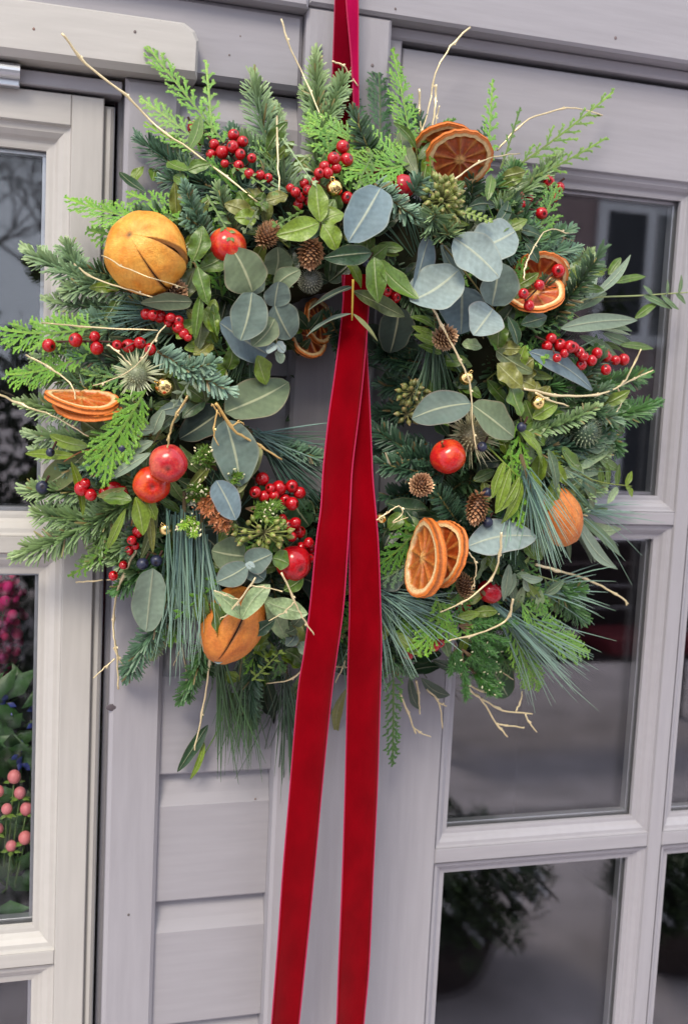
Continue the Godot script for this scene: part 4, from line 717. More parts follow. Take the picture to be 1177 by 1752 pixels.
	berries("dark_berry_sprig", "blue black berry under the bright leaf at the far left", "berry", "blue black berries", [Vector4(-269, 1550, 78, 4.7)], [V(-264.1, 1559.9, 84.9), V(-267.0, 1553.2, 79.5), V(-268.9, 1549.8, 75.4)])
	berries("dark_berry_sprig", "blue black berry below the hanging cedar", "berry", "blue black berries", [Vector4(-210, 1559, 135, 4.5)], [V(-204.6, 1567.6, 122.5), V(-207.4, 1561.3, 121.4), V(-209.3, 1558.1, 120.6)])
	berries("dark_berry_sprig", "blue black berry left of the pine tuft", "berry", "blue black berries", [Vector4(-188, 1455, 116, 5.8)], [V(-182.6, 1464.0, 113.5), V(-185.2, 1457.1, 110.3), V(-187.0, 1453.6, 108.2)])
	berries("dark_berry_sprig", "blue black berry touching the pine tuft", "berry", "blue black berries", [Vector4(-176, 1458, 117, 5.3)], [V(-171.2, 1467.4, 118.0), V(-173.9, 1460.6, 115.4), V(-175.7, 1457.2, 113.8)])
	berries("dark_berry_sprig", "blue black berry on the drooping leaves", "berry", "blue black berries", [Vector4(147, 1536, 128, 5.6)], [V(153.8, 1545.9, 126.3), V(150.6, 1539.1, 126.3), V(148.4, 1535.6, 126.4)])
	berries("dark_berry_sprig", "blue black berry left of the drooping leaves", "berry", "blue black berries", [Vector4(134, 1528, 132, 5.0)], [V(141.9, 1538.3, 126.8), V(138.7, 1531.4, 126.8), V(136.4, 1528.0, 126.8)])
	berries("dark_berry_sprig", "blue black berry beside the single apple", "berry", "blue black berries", [Vector4(123, 1572, 139, 5.0)], [V(133.4, 1581.4, 126.7), V(130.3, 1574.6, 126.7), V(128.1, 1571.1, 126.6)])
	berries("dark_berry_sprig", "blue black berry right of the dark eucalyptus pair", "berry", "blue black berries", [Vector4(165, 1592, 133, 4.5)], [V(174.4, 1602.1, 125.2), V(171.0, 1595.2, 125.6), V(168.7, 1591.7, 125.8)])
	berries("dark_berry_sprig", "blue black berry under the long copper cone", "berry", "blue black berries", [Vector4(137, 1499, 131, 5.1)], [V(144.4, 1509.2, 125.5), V(141.3, 1502.3, 125.4), V(139.1, 1498.8, 125.3)])
	berries("dark_berry_sprig", "blue black berry at the head of the ribbon", "berry", "blue black berries", [Vector4(3, 1734, 128, 4.2)], [V(8.7, 1744.0, 126.8), V(5.9, 1737.6, 126.2), V(3.9, 1734.4, 125.9)])
	twig("longest straight gold twig, at the upper left", [[V(-265.6, 1917.8, 60.0), V(-244.8, 1898.1, 50.0), V(-208.7, 1874.7, 50.0), V(-179.6, 1849.8, 50.0), V(-144.4, 1817.9, 92.9), V(-99.5, 1778.4, 128.5)]], [1.25], col(240, 220, 172))
	twig("thin gold twig left of the ribbon loop", [[V(-67.9, 1961.4, 50.0), V(-60.2, 1939.8, 50.0), V(-44.2, 1912.7, 50.0), V(-33.8, 1876.6, 71.4), V(-24.9, 1860.5, 77.2)]], [0.94], col(240, 220, 172))
	twig("short upright gold twig on the top fir", [[V(-75.4, 1863.7, 82.9), V(-81.5, 1824.2, 120.6), V(-82.1, 1787.0, 137.7)]], [0.99], col(240, 220, 172))
	twig("bent gold twig across the ribbon loop", [[V(-13.6, 1934.3, 35.0), V(-0.5, 1930.5, 35.0), V(13.5, 1914.2, 35.0)]], [1.09], col(240, 220, 172))
	twig("tall curved gold twig behind the paired orange slices", [[V(130.9, 1989.1, 25.0), V(110.8, 1967.6, 25.0), V(96.8, 1940.3, 25.0), V(92.3, 1911.4, 25.0), V(73.7, 1873.0, 59.6)]], [1.12], col(240, 220, 172))
	twig("stubby gold twig left of the paired orange slices", [[V(80.3, 1922.9, 25.0), V(82.4, 1898.8, 25.0), V(70.0, 1862.1, 70.0)]], [1.31], col(240, 220, 172))
	twig("forked gold stub behind the paired orange slices", [[V(98.1, 1929.1, 25.0), V(98.1, 1909.2, 25.0), V(85.1, 1875.4, 54.9)], [V(103.1, 1909.8, 25.0), V(100.2, 1895.2, 25.0), V(87.3, 1875.9, 53.9)]], [1.32, 0.86], col(240, 220, 172))
	twig("arched gold twig reaching into the juniper", [[V(168.6, 1872.3, 25.0), V(196.0, 1903.5, 25.0), V(228.2, 1919.1, 25.0), V(254.9, 1925.2, 25.0), V(286.1, 1921.8, 25.0)]], [1.01], col(240, 220, 172))
	twig("thin gold twig crossing the orange slice pair", [[V(77.0, 1812.6, 147.3), V(117.3, 1840.2, 117.5), V(176.7, 1862.1, 65.0)]], [0.88], col(240, 220, 172))
	twig("kinked gold twig in front of the right orange slices", [[V(158.6, 1730.2, 130.7), V(162.0, 1747.2, 126.3), V(170.0, 1760.6, 120.3), V(193.0, 1783.6, 103.1), V(226.1, 1785.7, 84.5)]], [0.83], col(240, 220, 172))
	twig("long gold twig through the dark right half", [[V(62.7, 1698.0, 142.9), V(76.9, 1677.8, 142.1), V(93.0, 1652.1, 142.1), V(104.6, 1631.1, 142.8), V(109.8, 1596.1, 143.1), V(115.2, 1570.0, 144.2)]], [1.06], col(240, 220, 172))
	twig("forked gold twig pointing right over the door pane", [[V(166.4, 1628.7, 128.7), V(211.5, 1624.1, 120.5), V(259.4, 1627.4, 103.5), V(298.5, 1638.1, 80.8), V(332.1, 1658.6, 45.0), V(341.6, 1679.7, 45.0)], [V(294.0, 1636.7, 84.0), V(340.0, 1649.6, 45.0), V(358.7, 1658.1, 45.0)], [V(294.0, 1635.5, 84.1), V(302.9, 1621.4, 79.2), V(292.7, 1610.2, 86.6)], [V(179.8, 1625.5, 127.1), V(197.5, 1618.9, 124.0), V(221.2, 1614.8, 118.1)]], [1.35, 1.03, 0.9, 1.29], col(240, 220, 172))
	twig("thick gold twig over the lower door pane", [[V(207.5, 1453.1, 97.2), V(249.1, 1441.7, 76.1), V(300.3, 1426.9, 35.0), V(334.1, 1412.3, 35.0), V(351.9, 1402.3, 35.0), V(354.6, 1396.3, 35.0)]], [1.48], col(240, 220, 172))
	twig("curved gold twig over the wide pale leaf", [[V(143.0, 1492.5, 150.3), V(144.3, 1466.6, 146.2), V(139.2, 1446.2, 142.9), V(116.6, 1426.3, 142.2), V(88.2, 1414.3, 143.5)]], [1.17], col(240, 220, 172))
	twig("curved gold twig lying on the lower right pine", [[V(173.4, 1422.0, 122.1), V(173.4, 1400.6, 113.0), V(149.1, 1388.4, 115.5), V(106.0, 1380.9, 123.3)]], [1.22], col(240, 220, 172))
	twig("crooked branching gold twig at the bottom right", [[V(119.9, 1368.0, 90.3), V(147.4, 1335.0, 59.3), V(172.9, 1304.0, 35.0), V(185.1, 1295.1, 35.0), V(202.7, 1270.3, 35.0), V(219.4, 1251.2, 35.0)], [V(186.5, 1295.1, 35.0), V(212.4, 1281.1, 35.0), V(247.9, 1275.9, 35.0)], [V(239.4, 1275.5, 35.0), V(245.9, 1264.7, 35.0), V(255.2, 1254.3, 35.0)], [V(206.5, 1266.2, 35.0), V(220.6, 1263.0, 35.0), V(239.1, 1260.3, 35.0)], [V(227.8, 1279.9, 35.0), V(232.7, 1290.3, 35.0), V(234.0, 1300.8, 35.0)], [V(165.5, 1313.2, 35.0), V(190.2, 1302.1, 35.0), V(204.8, 1309.5, 35.0)], [V(194.6, 1337.1, 35.0), V(209.4, 1323.7, 35.0), V(222.5, 1314.9, 35.0)]], [1.47, 1.2, 1.0, 1.07, 0.94, 1.0, 0.8], col(240, 220, 172))
	twig("stubby gold twig hanging nearest the ribbon berries", [[V(101.3, 1323.1, 57.2), V(117.2, 1297.7, 25.0), V(119.8, 1276.9, 25.0)]], [1.22], col(240, 220, 172))
	twig("long gold twig with a hooked end hanging right of the ribbon", [[V(89.6, 1306.6, 41.8), V(107.8, 1275.4, 25.0), V(116.4, 1255.0, 25.0)], [V(113.9, 1262.2, 25.0), V(122.4, 1255.4, 25.0), V(133.4, 1251.6, 25.0)]], [1.31, 0.83], col(240, 220, 172))
	twig("forked gold twig hanging over the door stile edge", [[V(126.2, 1303.9, 25.0), V(140.6, 1289.1, 25.0), V(147.1, 1260.2, 25.0)], [V(139.1, 1290.5, 25.0), V(146.2, 1286.3, 25.0), V(150.3, 1284.9, 25.0)]], [1.06, 0.92], col(240, 220, 172))
	twig("kinked gold twig among the left fir", [[V(-291.6, 1635.5, 65.0), V(-266.6, 1622.3, 107.1), V(-252.1, 1609.4, 123.6), V(-248.3, 1588.2, 126.5)]], [0.92], col(240, 220, 172))
	twig("straight gold twig entering from the left edge", [[V(-319.7, 1601.7, 60.0), V(-288.4, 1589.0, 60.0), V(-263.4, 1582.0, 107.0), V(-238.2, 1567.6, 127.0)]], [1.03], col(240, 220, 172))
	twig("thin gold twig above the left berry row", [[V(-278.5, 1664.8, 65.0), V(-236.5, 1660.6, 129.1), V(-184.3, 1660.6, 148.5)]], [0.79], col(240, 220, 172))
	twig("short gold twig above the silver thistle", [[V(-225.5, 1645.9, 147.8), V(-215.6, 1639.1, 152.5), V(-205.5, 1629.4, 156.1)]], [0.75], col(240, 220, 172))
	twig("longer gold twig crossing the silver thistle", [[V(-178.8, 1665.3, 159.0), V(-188.9, 1650.2, 158.4), V(-194.4, 1639.7, 158.0), V(-210.6, 1622.3, 155.0), V(-236.1, 1611.3, 144.8)]], [0.64], col(240, 220, 172))
	twig("long forked gold twig at the lower left over the jamb", [[V(-189.9, 1467.6, 94.9), V(-204.2, 1427.4, 68.0), V(-205.9, 1390.4, 25.0), V(-205.3, 1367.0, 25.0), V(-202.0, 1349.4, 25.0), V(-199.4, 1313.8, 25.0)], [V(-205.0, 1356.5, 25.0), V(-199.1, 1344.6, 25.0), V(-192.6, 1333.8, 25.0)], [V(-204.2, 1344.7, 25.0), V(-213.0, 1336.7, 25.0), V(-224.0, 1326.4, 25.0)], [V(-242.7, 1421.9, 25.0), V(-222.8, 1427.1, 44.8), V(-204.1, 1433.1, 71.9)]], [1.32, 0.9, 0.9, 0.84], col(240, 220, 172))
	twig("longer of two gold twigs under the pine tuft", [[V(-147.5, 1376.2, 68.2), V(-132.4, 1329.9, 25.0), V(-135.0, 1302.2, 25.0)]], [0.94], col(240, 220, 172))
	twig("shorter of two gold twigs under the pine tuft", [[V(-143.1, 1363.6, 59.1), V(-144.2, 1350.6, 39.5), V(-146.1, 1337.4, 25.0)]], [0.82], col(240, 220, 172))
	twig("long straight gold twig hanging at the bottom", [[V(-123.1, 1396.4, 109.2), V(-116.4, 1339.1, 61.0), V(-118.7, 1293.2, 45.0), V(-125.0, 1255.0, 45.0)]], [1.24], col(240, 220, 172))
	twig("curly gold twig at the centre left", [[V(-132.5, 1601.4, 149.0), V(-115.5, 1579.1, 144.6), V(-95.6, 1568.2, 138.5), V(-68.5, 1553.5, 131.7)], [V(-131.2, 1596.4, 148.7), V(-133.8, 1576.1, 150.3), V(-129.3, 1565.1, 150.1)], [V(-118.3, 1581.6, 145.4), V(-110.1, 1585.9, 141.8), V(-105.5, 1584.0, 140.1)], [V(-127.8, 1590.5, 147.9), V(-136.7, 1601.2, 150.1)]], [1.49, 0.89, 0.89, 0.77], col(214, 170, 92))
	twig("gold twig across the lower orange", [[V(-95.8, 1452.0, 168.6), V(-112.4, 1423.4, 160.5), V(-122.8, 1411.7, 154.0)], [V(-130.8, 1439.5, 162.2), V(-118.4, 1434.4, 162.9), V(-108.0, 1431.3, 163.5)], [V(-99.9, 1443.9, 167.2), V(-85.9, 1443.0, 167.9), V(-70.6, 1439.3, 168.1)]], [0.92, 0.73, 0.79], col(240, 220, 172))
	twig("gold twig pointing onto the left ribbon tail", [[V(-70.4, 1454.6, 159.8), V(-56.3, 1427.6, 157.0), V(-46.6, 1410.7, 153.4), V(-35.4, 1395.5, 149.0)], [V(-56.4, 1428.7, 157.2), V(-66.0, 1417.5, 154.2), V(-78.3, 1409.4, 150.8)]], [0.98, 0.74], col(240, 220, 172))
	twig("gold twig end left of the ribbon bottom", [[V(-24.8, 1346.9, 81.6), V(-37.1, 1331.5, 69.2), V(-58.4, 1325.7, 59.1)]], [1.03], col(240, 220, 172))
	twig("looped gold wire just right of the ribbon", [[V(22.7, 1500.0, 135.2), V(35.1, 1507.8, 134.6), V(44.5, 1513.5, 134.6), V(47.8, 1507.1, 136.3), V(38.8, 1498.3, 137.0), V(53.4, 1503.5, 137.5)]], [0.75], col(240, 220, 172))
	twig("bronze stalk above the upper apple", [[V(-159.6, 1607.3, 169.0), V(-169.8, 1587.8, 169.9), V(-174.3, 1573.0, 170.0), V(-174.9, 1562.7, 169.9)]], [1.17], col(170, 140, 80))
	twig("wiry gold twig wrapped round the slit orange", [[V(-231.3, 1719.6, 142.4), V(-213.6, 1708.5, 166.0), V(-190.9, 1699.7, 178.0), V(-163.2, 1696.9, 158.8)], [V(-251.7, 1716.4, 84.1), V(-236.8, 1703.5, 115.7), V(-211.0, 1694.3, 136.1), V(-188.7, 1688.4, 145.1)]], [0.53, 0.88], col(240, 220, 172))
	twig("slanting gold twig between the ribbon tails", [[V(14.8, 1362.5, 91.1), V(13.0, 1344.2, 81.5), V(10.4, 1327.4, 69.9)]], [0.84], col(240, 220, 172))
	twig("tiny level gold twig between the ribbon tails", [[V(4.4, 1347.9, 83.6), V(15.5, 1346.9, 83.0), V(21.6, 1346.7, 82.8)]], [0.78], col(240, 220, 172))
	twig("thin gold twig above the lower right apple", [[V(110.6, 1473.0, 152.2), V(119.7, 1461.4, 149.5), V(120.7, 1446.9, 146.6), V(118.9, 1435.2, 144.2)]], [0.78], col(240, 220, 172))
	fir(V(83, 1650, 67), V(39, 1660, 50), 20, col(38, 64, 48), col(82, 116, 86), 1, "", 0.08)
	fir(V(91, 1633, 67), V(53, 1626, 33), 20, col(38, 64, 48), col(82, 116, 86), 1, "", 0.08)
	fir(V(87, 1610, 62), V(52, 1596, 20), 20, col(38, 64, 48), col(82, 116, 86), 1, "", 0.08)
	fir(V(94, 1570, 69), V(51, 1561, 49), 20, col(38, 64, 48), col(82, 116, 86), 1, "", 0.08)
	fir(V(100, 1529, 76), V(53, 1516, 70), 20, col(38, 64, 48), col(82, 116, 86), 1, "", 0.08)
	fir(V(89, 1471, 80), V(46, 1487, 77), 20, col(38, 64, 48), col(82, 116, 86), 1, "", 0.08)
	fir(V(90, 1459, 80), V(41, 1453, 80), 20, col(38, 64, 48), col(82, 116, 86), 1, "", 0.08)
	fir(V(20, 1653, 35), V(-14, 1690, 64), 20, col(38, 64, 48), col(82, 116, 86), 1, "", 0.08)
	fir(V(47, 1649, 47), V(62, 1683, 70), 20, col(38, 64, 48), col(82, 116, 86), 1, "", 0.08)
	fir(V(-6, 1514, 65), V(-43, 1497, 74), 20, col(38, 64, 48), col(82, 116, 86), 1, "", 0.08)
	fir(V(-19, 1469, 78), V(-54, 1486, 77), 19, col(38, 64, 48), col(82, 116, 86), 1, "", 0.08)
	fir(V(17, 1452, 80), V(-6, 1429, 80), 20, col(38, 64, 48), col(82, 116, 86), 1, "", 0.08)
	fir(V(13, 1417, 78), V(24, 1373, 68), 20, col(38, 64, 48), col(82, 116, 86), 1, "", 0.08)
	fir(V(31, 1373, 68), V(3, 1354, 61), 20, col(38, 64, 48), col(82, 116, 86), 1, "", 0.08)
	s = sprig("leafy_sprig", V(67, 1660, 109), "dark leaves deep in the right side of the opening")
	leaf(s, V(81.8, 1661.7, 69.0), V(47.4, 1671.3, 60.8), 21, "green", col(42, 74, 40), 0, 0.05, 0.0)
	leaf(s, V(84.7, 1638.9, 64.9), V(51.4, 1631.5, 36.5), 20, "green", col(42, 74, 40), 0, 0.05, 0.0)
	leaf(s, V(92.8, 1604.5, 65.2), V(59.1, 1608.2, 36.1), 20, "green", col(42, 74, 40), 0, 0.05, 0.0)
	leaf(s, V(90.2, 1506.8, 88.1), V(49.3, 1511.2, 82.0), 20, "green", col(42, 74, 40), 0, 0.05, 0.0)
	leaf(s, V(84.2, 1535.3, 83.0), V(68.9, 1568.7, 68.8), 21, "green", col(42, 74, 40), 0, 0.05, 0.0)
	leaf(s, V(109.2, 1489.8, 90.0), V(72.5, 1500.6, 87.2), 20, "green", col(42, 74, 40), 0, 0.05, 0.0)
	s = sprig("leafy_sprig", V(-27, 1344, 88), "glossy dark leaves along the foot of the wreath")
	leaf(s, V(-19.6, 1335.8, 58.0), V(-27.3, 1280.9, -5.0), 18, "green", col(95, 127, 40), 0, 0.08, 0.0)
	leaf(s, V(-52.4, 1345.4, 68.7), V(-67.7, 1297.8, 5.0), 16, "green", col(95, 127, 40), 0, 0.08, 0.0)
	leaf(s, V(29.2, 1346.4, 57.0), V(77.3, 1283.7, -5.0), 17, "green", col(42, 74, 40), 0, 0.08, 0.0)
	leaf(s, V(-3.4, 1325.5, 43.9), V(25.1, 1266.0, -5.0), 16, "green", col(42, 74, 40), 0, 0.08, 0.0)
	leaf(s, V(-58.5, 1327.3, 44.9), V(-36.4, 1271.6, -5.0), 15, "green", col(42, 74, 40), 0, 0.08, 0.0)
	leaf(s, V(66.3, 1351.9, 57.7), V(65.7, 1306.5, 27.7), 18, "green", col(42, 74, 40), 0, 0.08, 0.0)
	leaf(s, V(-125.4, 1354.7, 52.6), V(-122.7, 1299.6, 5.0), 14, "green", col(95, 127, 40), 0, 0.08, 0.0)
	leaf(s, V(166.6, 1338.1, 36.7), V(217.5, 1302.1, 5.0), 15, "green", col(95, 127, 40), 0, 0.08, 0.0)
	fir(V(-215, 1664, 94), V(-284, 1636, 10), 18, col(82, 116, 86), col(150, 172, 112), 0, "", 0.08)
	fir(V(-219, 1622, 96), V(-295, 1619, 10), 17, col(70, 106, 58), col(150, 172, 112), 0, "", 0.08)
	fir(V(-222, 1549, 93), V(-283, 1548, 10), 17, col(82, 116, 86), col(150, 172, 112), 0, "", 0.08)
	fir(V(-195, 1508, 97), V(-266, 1486, 10), 19, col(70, 106, 58), col(150, 172, 112), 0, "", 0.08)
	fir(V(-215, 1711, 84), V(-259, 1696, 35), 16, col(82, 116, 86), col(150, 172, 112), 0, "", 0.08)
	fir(V(-190, 1665, 102), V(-239, 1674, 68), 17, col(82, 116, 86), col(116, 146, 120), 0, "", 0.08)
	fir(V(-187, 1441, 82), V(-223, 1465, 60), 16, col(70, 106, 58), col(150, 172, 112), 0, "", 0.08)
	fir(V(-83, 1809, 91), V(-63, 1893, 10), 18, col(82, 116, 86), col(150, 172, 112), 0, "", 0.08)
	fir(V(-149, 1806, 73), V(-159, 1849, 10), 16, col(82, 116, 86), col(150, 172, 112), 0, "", 0.08)
	fir(V(200, 1743, 88), V(292, 1783, 10), 17, col(70, 106, 58), col(150, 172, 112), 0, "", 0.08)
	fir(V(217, 1552, 96), V(305, 1570, 56), 19, col(82, 116, 86), col(150, 172, 112), 0, "", 0.08)
	fir(V(214, 1516, 94), V(303, 1532, 53), 18, col(70, 106, 58), col(150, 172, 112), 0, "", 0.08)
	fir(V(-155, 1426, 88), V(-166, 1345, 10), 17, col(82, 116, 86), col(150, 172, 112), 0, "", 0.08)
	fir(V(-25, 1850, 77), V(-34, 1914, 10), 16, col(70, 106, 58), col(150, 172, 112), 0, "", 0.08)
	s = sprig("leafy_sprig", V(-142, 1668, 112), "yellow green pittosporum shoots at the left of the opening")
	stem(s, [V(-142.0, 1667.7, 111.6), V(-119.1, 1635.5, 107.5)], 0.9, 0.5, col(110, 110, 60))
	leaf(s, V(-140.8, 1663.7, 121.2), V(-156.7, 1681.7, 124.1), 14, "wavy", col(133, 135, 59), -0.37679581737310824, 0.12, 0.0)
	leaf(s, V(-140.2, 1670.5, 121.5), V(-131.5, 1693.2, 116.1), 12, "wavy", col(129, 156, 46), -0.09539366636418789, 0.12, 0.0)
	leaf(s, V(-144.3, 1669.6, 121.7), V(-168.6, 1661.1, 131.3), 14, "wavy", col(95, 127, 40), -0.27231663011356944, 0.12, 0.0)
	leaf(s, V(-146.7, 1670.9, 121.9), V(-166.5, 1655.6, 135.1), 14, "wavy", col(129, 156, 46), 0.21887496242213944, 0.12, 0.0)
	leaf(s, V(-133.9, 1654.9, 119.9), V(-150.9, 1642.9, 133.9), 14, "wavy", col(133, 135, 59), -0.23617638837296573, 0.12, 0.0)
	leaf(s, V(-128.9, 1654.4, 119.1), V(-142.9, 1676.9, 119.7), 12, "wavy", col(129, 156, 46), 0.34863412467063604, 0.12, 0.0)
	leaf(s, V(-131.4, 1651.8, 119.3), V(-158.3, 1647.8, 131.9), 13, "wavy", col(129, 156, 46), -0.15203365471749697, 0.12, 0.0)
	leaf(s, V(-132.3, 1650.9, 119.4), V(-151.6, 1657.4, 121.6), 10, "wavy", col(129, 156, 46), 0.3593763813364209, 0.12, 0.0)
	leaf(s, V(-121.2, 1636.3, 115.8), V(-144.3, 1635.8, 116.5), 14, "wavy", col(95, 127, 40), -0.3626183050408468, 0.12, 0.0)
	leaf(s, V(-118.0, 1631.9, 114.5), V(-116.4, 1650.2, 127.2), 15, "wavy", col(95, 127, 40), 0.00999680968995803, 0.12, 0.0)
	leaf(s, V(-119.5, 1633.0, 115.0), V(-141.6, 1622.2, 132.0), 12, "wavy", col(95, 127, 40), -0.370694736045738, 0.12, 0.0)
	leaf(s, V(-119.3, 1631.9, 114.9), V(-130.7, 1614.3, 116.0), 12, "wavy", col(133, 135, 59), 0.0361152296785911, 0.12, 0.0)
	s = sprig("leafy_sprig", V(-88, 1780, 110), "")
	stem(s, [V(-87.9, 1780.0, 109.9), V(-101.3, 1770.6, 112.6)], 0.9, 0.5, col(110, 110, 60))
	leaf(s, V(-93.4, 1780.8, 118.9), V(-106.0, 1792.4, 106.4), 14, "wavy", col(133, 135, 59), -0.27077642846030703, 0.12, 0.0)
	leaf(s, V(-90.7, 1780.3, 119.3), V(-70.5, 1789.2, 120.2), 14, "wavy", col(133, 135, 59), -0.03546791880746819, 0.12, 0.0)
	leaf(s, V(-93.8, 1777.9, 119.6), V(-119.1, 1770.7, 122.3), 15, "wavy", col(129, 156, 46), 0.3850403888920809, 0.12, 0.0)
	leaf(s, V(-90.6, 1780.9, 119.2), V(-115.0, 1781.0, 114.0), 13, "wavy", col(129, 156, 46), 0.2757871176042904, 0.12, 0.0)
	leaf(s, V(-99.9, 1765.5, 121.7), V(-113.1, 1787.2, 112.7), 13, "wavy", col(133, 135, 59), 0.15107123690548552, 0.12, 0.0)
	leaf(s, V(-99.5, 1772.8, 120.2), V(-119.0, 1779.4, 120.9), 15, "wavy", col(95, 127, 40), 0.3678527067863716, 0.12, 0.0)
	leaf(s, V(-106.2, 1770.9, 119.8), V(-115.2, 1787.0, 122.3), 15, "wavy", col(95, 127, 40), -0.11093901358181962, 0.12, 0.0)
	leaf(s, V(-101.5, 1767.2, 121.2), V(-92.9, 1787.1, 127.1), 13, "wavy", col(95, 127, 40), 0.13464603591473134, 0.12, 0.0)
	s = sprig("leafy_sprig", V(-163, 1594, 108), "")
	stem(s, [V(-162.5, 1594.1, 107.9), V(-139.0, 1600.4, 107.1)], 0.9, 0.5, col(110, 110, 60))
	leaf(s, V(-161.8, 1590.6, 117.8), V(-181.2, 1568.6, 109.5), 11, "green", col(96, 122, 84), 0.06452866108311406, 0.12, 0.0)
	leaf(s, V(-162.3, 1594.6, 117.8), V(-183.4, 1596.3, 117.3), 13, "green", col(95, 127, 40), 0.13891051291004386, 0.12, 0.0)
	leaf(s, V(-160.1, 1595.2, 117.7), V(-176.8, 1579.4, 125.0), 13, "green", col(96, 122, 84), 0.295929001968929, 0.12, 0.0)
	leaf(s, V(-163.6, 1594.0, 117.9), V(-167.0, 1622.9, 120.5), 10, "green", col(97, 110, 61), 0.3499053529134678, 0.12, 0.0)
	leaf(s, V(-138.3, 1603.3, 114.8), V(-162.5, 1617.6, 130.4), 13, "green", col(95, 127, 40), 0.01316414872143401, 0.12, 0.0)
	leaf(s, V(-137.1, 1602.5, 114.5), V(-157.5, 1587.2, 119.2), 14, "green", col(96, 122, 84), -0.2719815457674968, 0.12, 0.0)
	leaf(s, V(-138.5, 1599.4, 114.8), V(-157.4, 1608.5, 113.1), 9, "green", col(97, 110, 61), 0.3838079644813692, 0.12, 0.0)
	leaf(s, V(-136.1, 1600.8, 114.3), V(-143.1, 1619.5, 116.2), 12, "green", col(97, 110, 61), -0.027735868983865763, 0.12, 0.0)
	s = sprig("leafy_sprig", V(145, 1670, 110), "light green leaf shoots right of the single apple")
	stem(s, [V(144.6, 1669.8, 109.9), V(182.7, 1615.2, 110.0)], 0.9, 0.5, col(110, 110, 60))
	leaf(s, V(137.8, 1665.4, 120.0), V(162.1, 1666.5, 128.8), 13, "wavy", col(133, 135, 59), 0.3616852836521153, 0.12, 0.0)
	leaf(s, V(140.8, 1665.1, 119.9), V(161.1, 1646.3, 123.1), 16, "wavy", col(133, 135, 59), -0.32414266887139487, 0.12, 0.0)
	leaf(s, V(144.8, 1666.6, 119.8), V(162.9, 1687.6, 117.3), 15, "wavy", col(95, 127, 40), 0.11383723341456453, 0.12, 0.0)
	leaf(s, V(141.0, 1665.2, 119.9), V(137.1, 1690.2, 129.3), 19, "wavy", col(95, 127, 40), -0.32733503966858346, 0.12, 0.0)
	leaf(s, V(159.1, 1638.6, 119.5), V(180.0, 1631.5, 128.4), 16, "wavy", col(133, 135, 59), 0.10356503651439952, 0.12, 0.0)
	leaf(s, V(157.7, 1644.2, 119.5), V(175.7, 1658.0, 127.3), 19, "wavy", col(133, 135, 59), -0.09288676404274054, 0.12, 0.0)
	leaf(s, V(163.0, 1644.4, 119.2), V(164.4, 1669.0, 131.0), 14, "wavy", col(129, 156, 46), -0.14467796119942639, 0.12, 0.0)
	leaf(s, V(160.2, 1645.8, 119.3), V(189.6, 1652.0, 108.8), 17, "wavy", col(133, 135, 59), -0.20359975520906987, 0.12, 0.0)
	leaf(s, V(178.6, 1614.6, 118.1), V(189.6, 1637.4, 113.6), 14, "wavy", col(133, 135, 59), 0.22552579067208134, 0.12, 0.0)
	leaf(s, V(183.9, 1617.2, 117.3), V(196.4, 1632.5, 124.7), 17, "wavy", col(133, 135, 59), 0.01457524683997996, 0.12, 0.0)
	leaf(s, V(173.5, 1618.3, 118.6), V(188.8, 1590.6, 115.3), 15, "wavy", col(95, 127, 40), -0.13110268346326642, 0.12, 0.0)
	leaf(s, V(177.5, 1612.9, 118.2), V(205.8, 1611.9, 117.1), 17, "wavy", col(129, 156, 46), -0.3977310821269575, 0.12, 0.0)
	s = sprig("leafy_sprig", V(184, 1586, 106), "")
	stem(s, [V(183.5, 1586.3, 106.2), V(219.4, 1540.2, 99.3)], 0.9, 0.5, col(110, 110, 60))
	leaf(s, V(180.5, 1589.5, 116.0), V(198.5, 1574.9, 119.3), 13, "green", col(95, 127, 40), 0.07591366514946091, 0.12, 0.0)
	leaf(s, V(182.8, 1583.6, 115.6), V(186.5, 1553.4, 110.8), 14, "green", col(159, 182, 129), 0.28152111005550295, 0.12, 0.0)
	leaf(s, V(174.4, 1583.4, 116.6), V(203.5, 1600.2, 117.8), 15, "green", col(95, 127, 40), 0.0656900840184752, 0.12, 0.0)
	leaf(s, V(175.3, 1584.7, 116.5), V(205.2, 1584.2, 112.9), 16, "green", col(95, 127, 40), 0.0303558120341762, 0.12, 0.0)
	leaf(s, V(203.9, 1566.3, 111.5), V(235.7, 1558.0, 96.3), 12, "green", col(129, 156, 46), 0.13088112439016197, 0.12, 0.0)
	leaf(s, V(207.4, 1562.3, 110.5), V(234.3, 1534.2, 106.0), 11, "green", col(129, 156, 46), -0.2246143125620157, 0.12, 0.0)
	leaf(s, V(197.1, 1566.0, 112.8), V(198.2, 1534.6, 107.4), 16, "green", col(129, 156, 46), -0.2535313212239031, 0.12, 0.0)
	leaf(s, V(198.3, 1563.5, 112.5), V(214.3, 1541.9, 101.8), 15, "green", col(159, 182, 129), -0.3423968477256869, 0.12, 0.0)
	leaf(s, V(219.3, 1544.3, 106.4), V(257.9, 1526.5, 93.2), 14, "green", col(95, 127, 40), 0.14838115334640523, 0.12, 0.0)
	leaf(s, V(219.8, 1544.2, 106.3), V(259.4, 1548.7, 95.3), 13, "green", col(159, 182, 129), 0.10507674621312113, 0.12, 0.0)
	leaf(s, V(216.4, 1543.0, 107.2), V(219.0, 1513.1, 101.9), 14, "green", col(95, 127, 40), 0.26608634442435875, 0.12, 0.0)
	leaf(s, V(219.6, 1541.2, 106.1), V(209.5, 1510.0, 111.1), 13, "green", col(129, 156, 46), 0.17063704740221064, 0.12, 0.0)
	s = sprig("leafy_sprig", V(209, 1598, 91), "")
	stem(s, [V(209.2, 1598.5, 91.3), V(274.6, 1570.0, 72.8)], 0.9, 0.5, col(110, 110, 60))
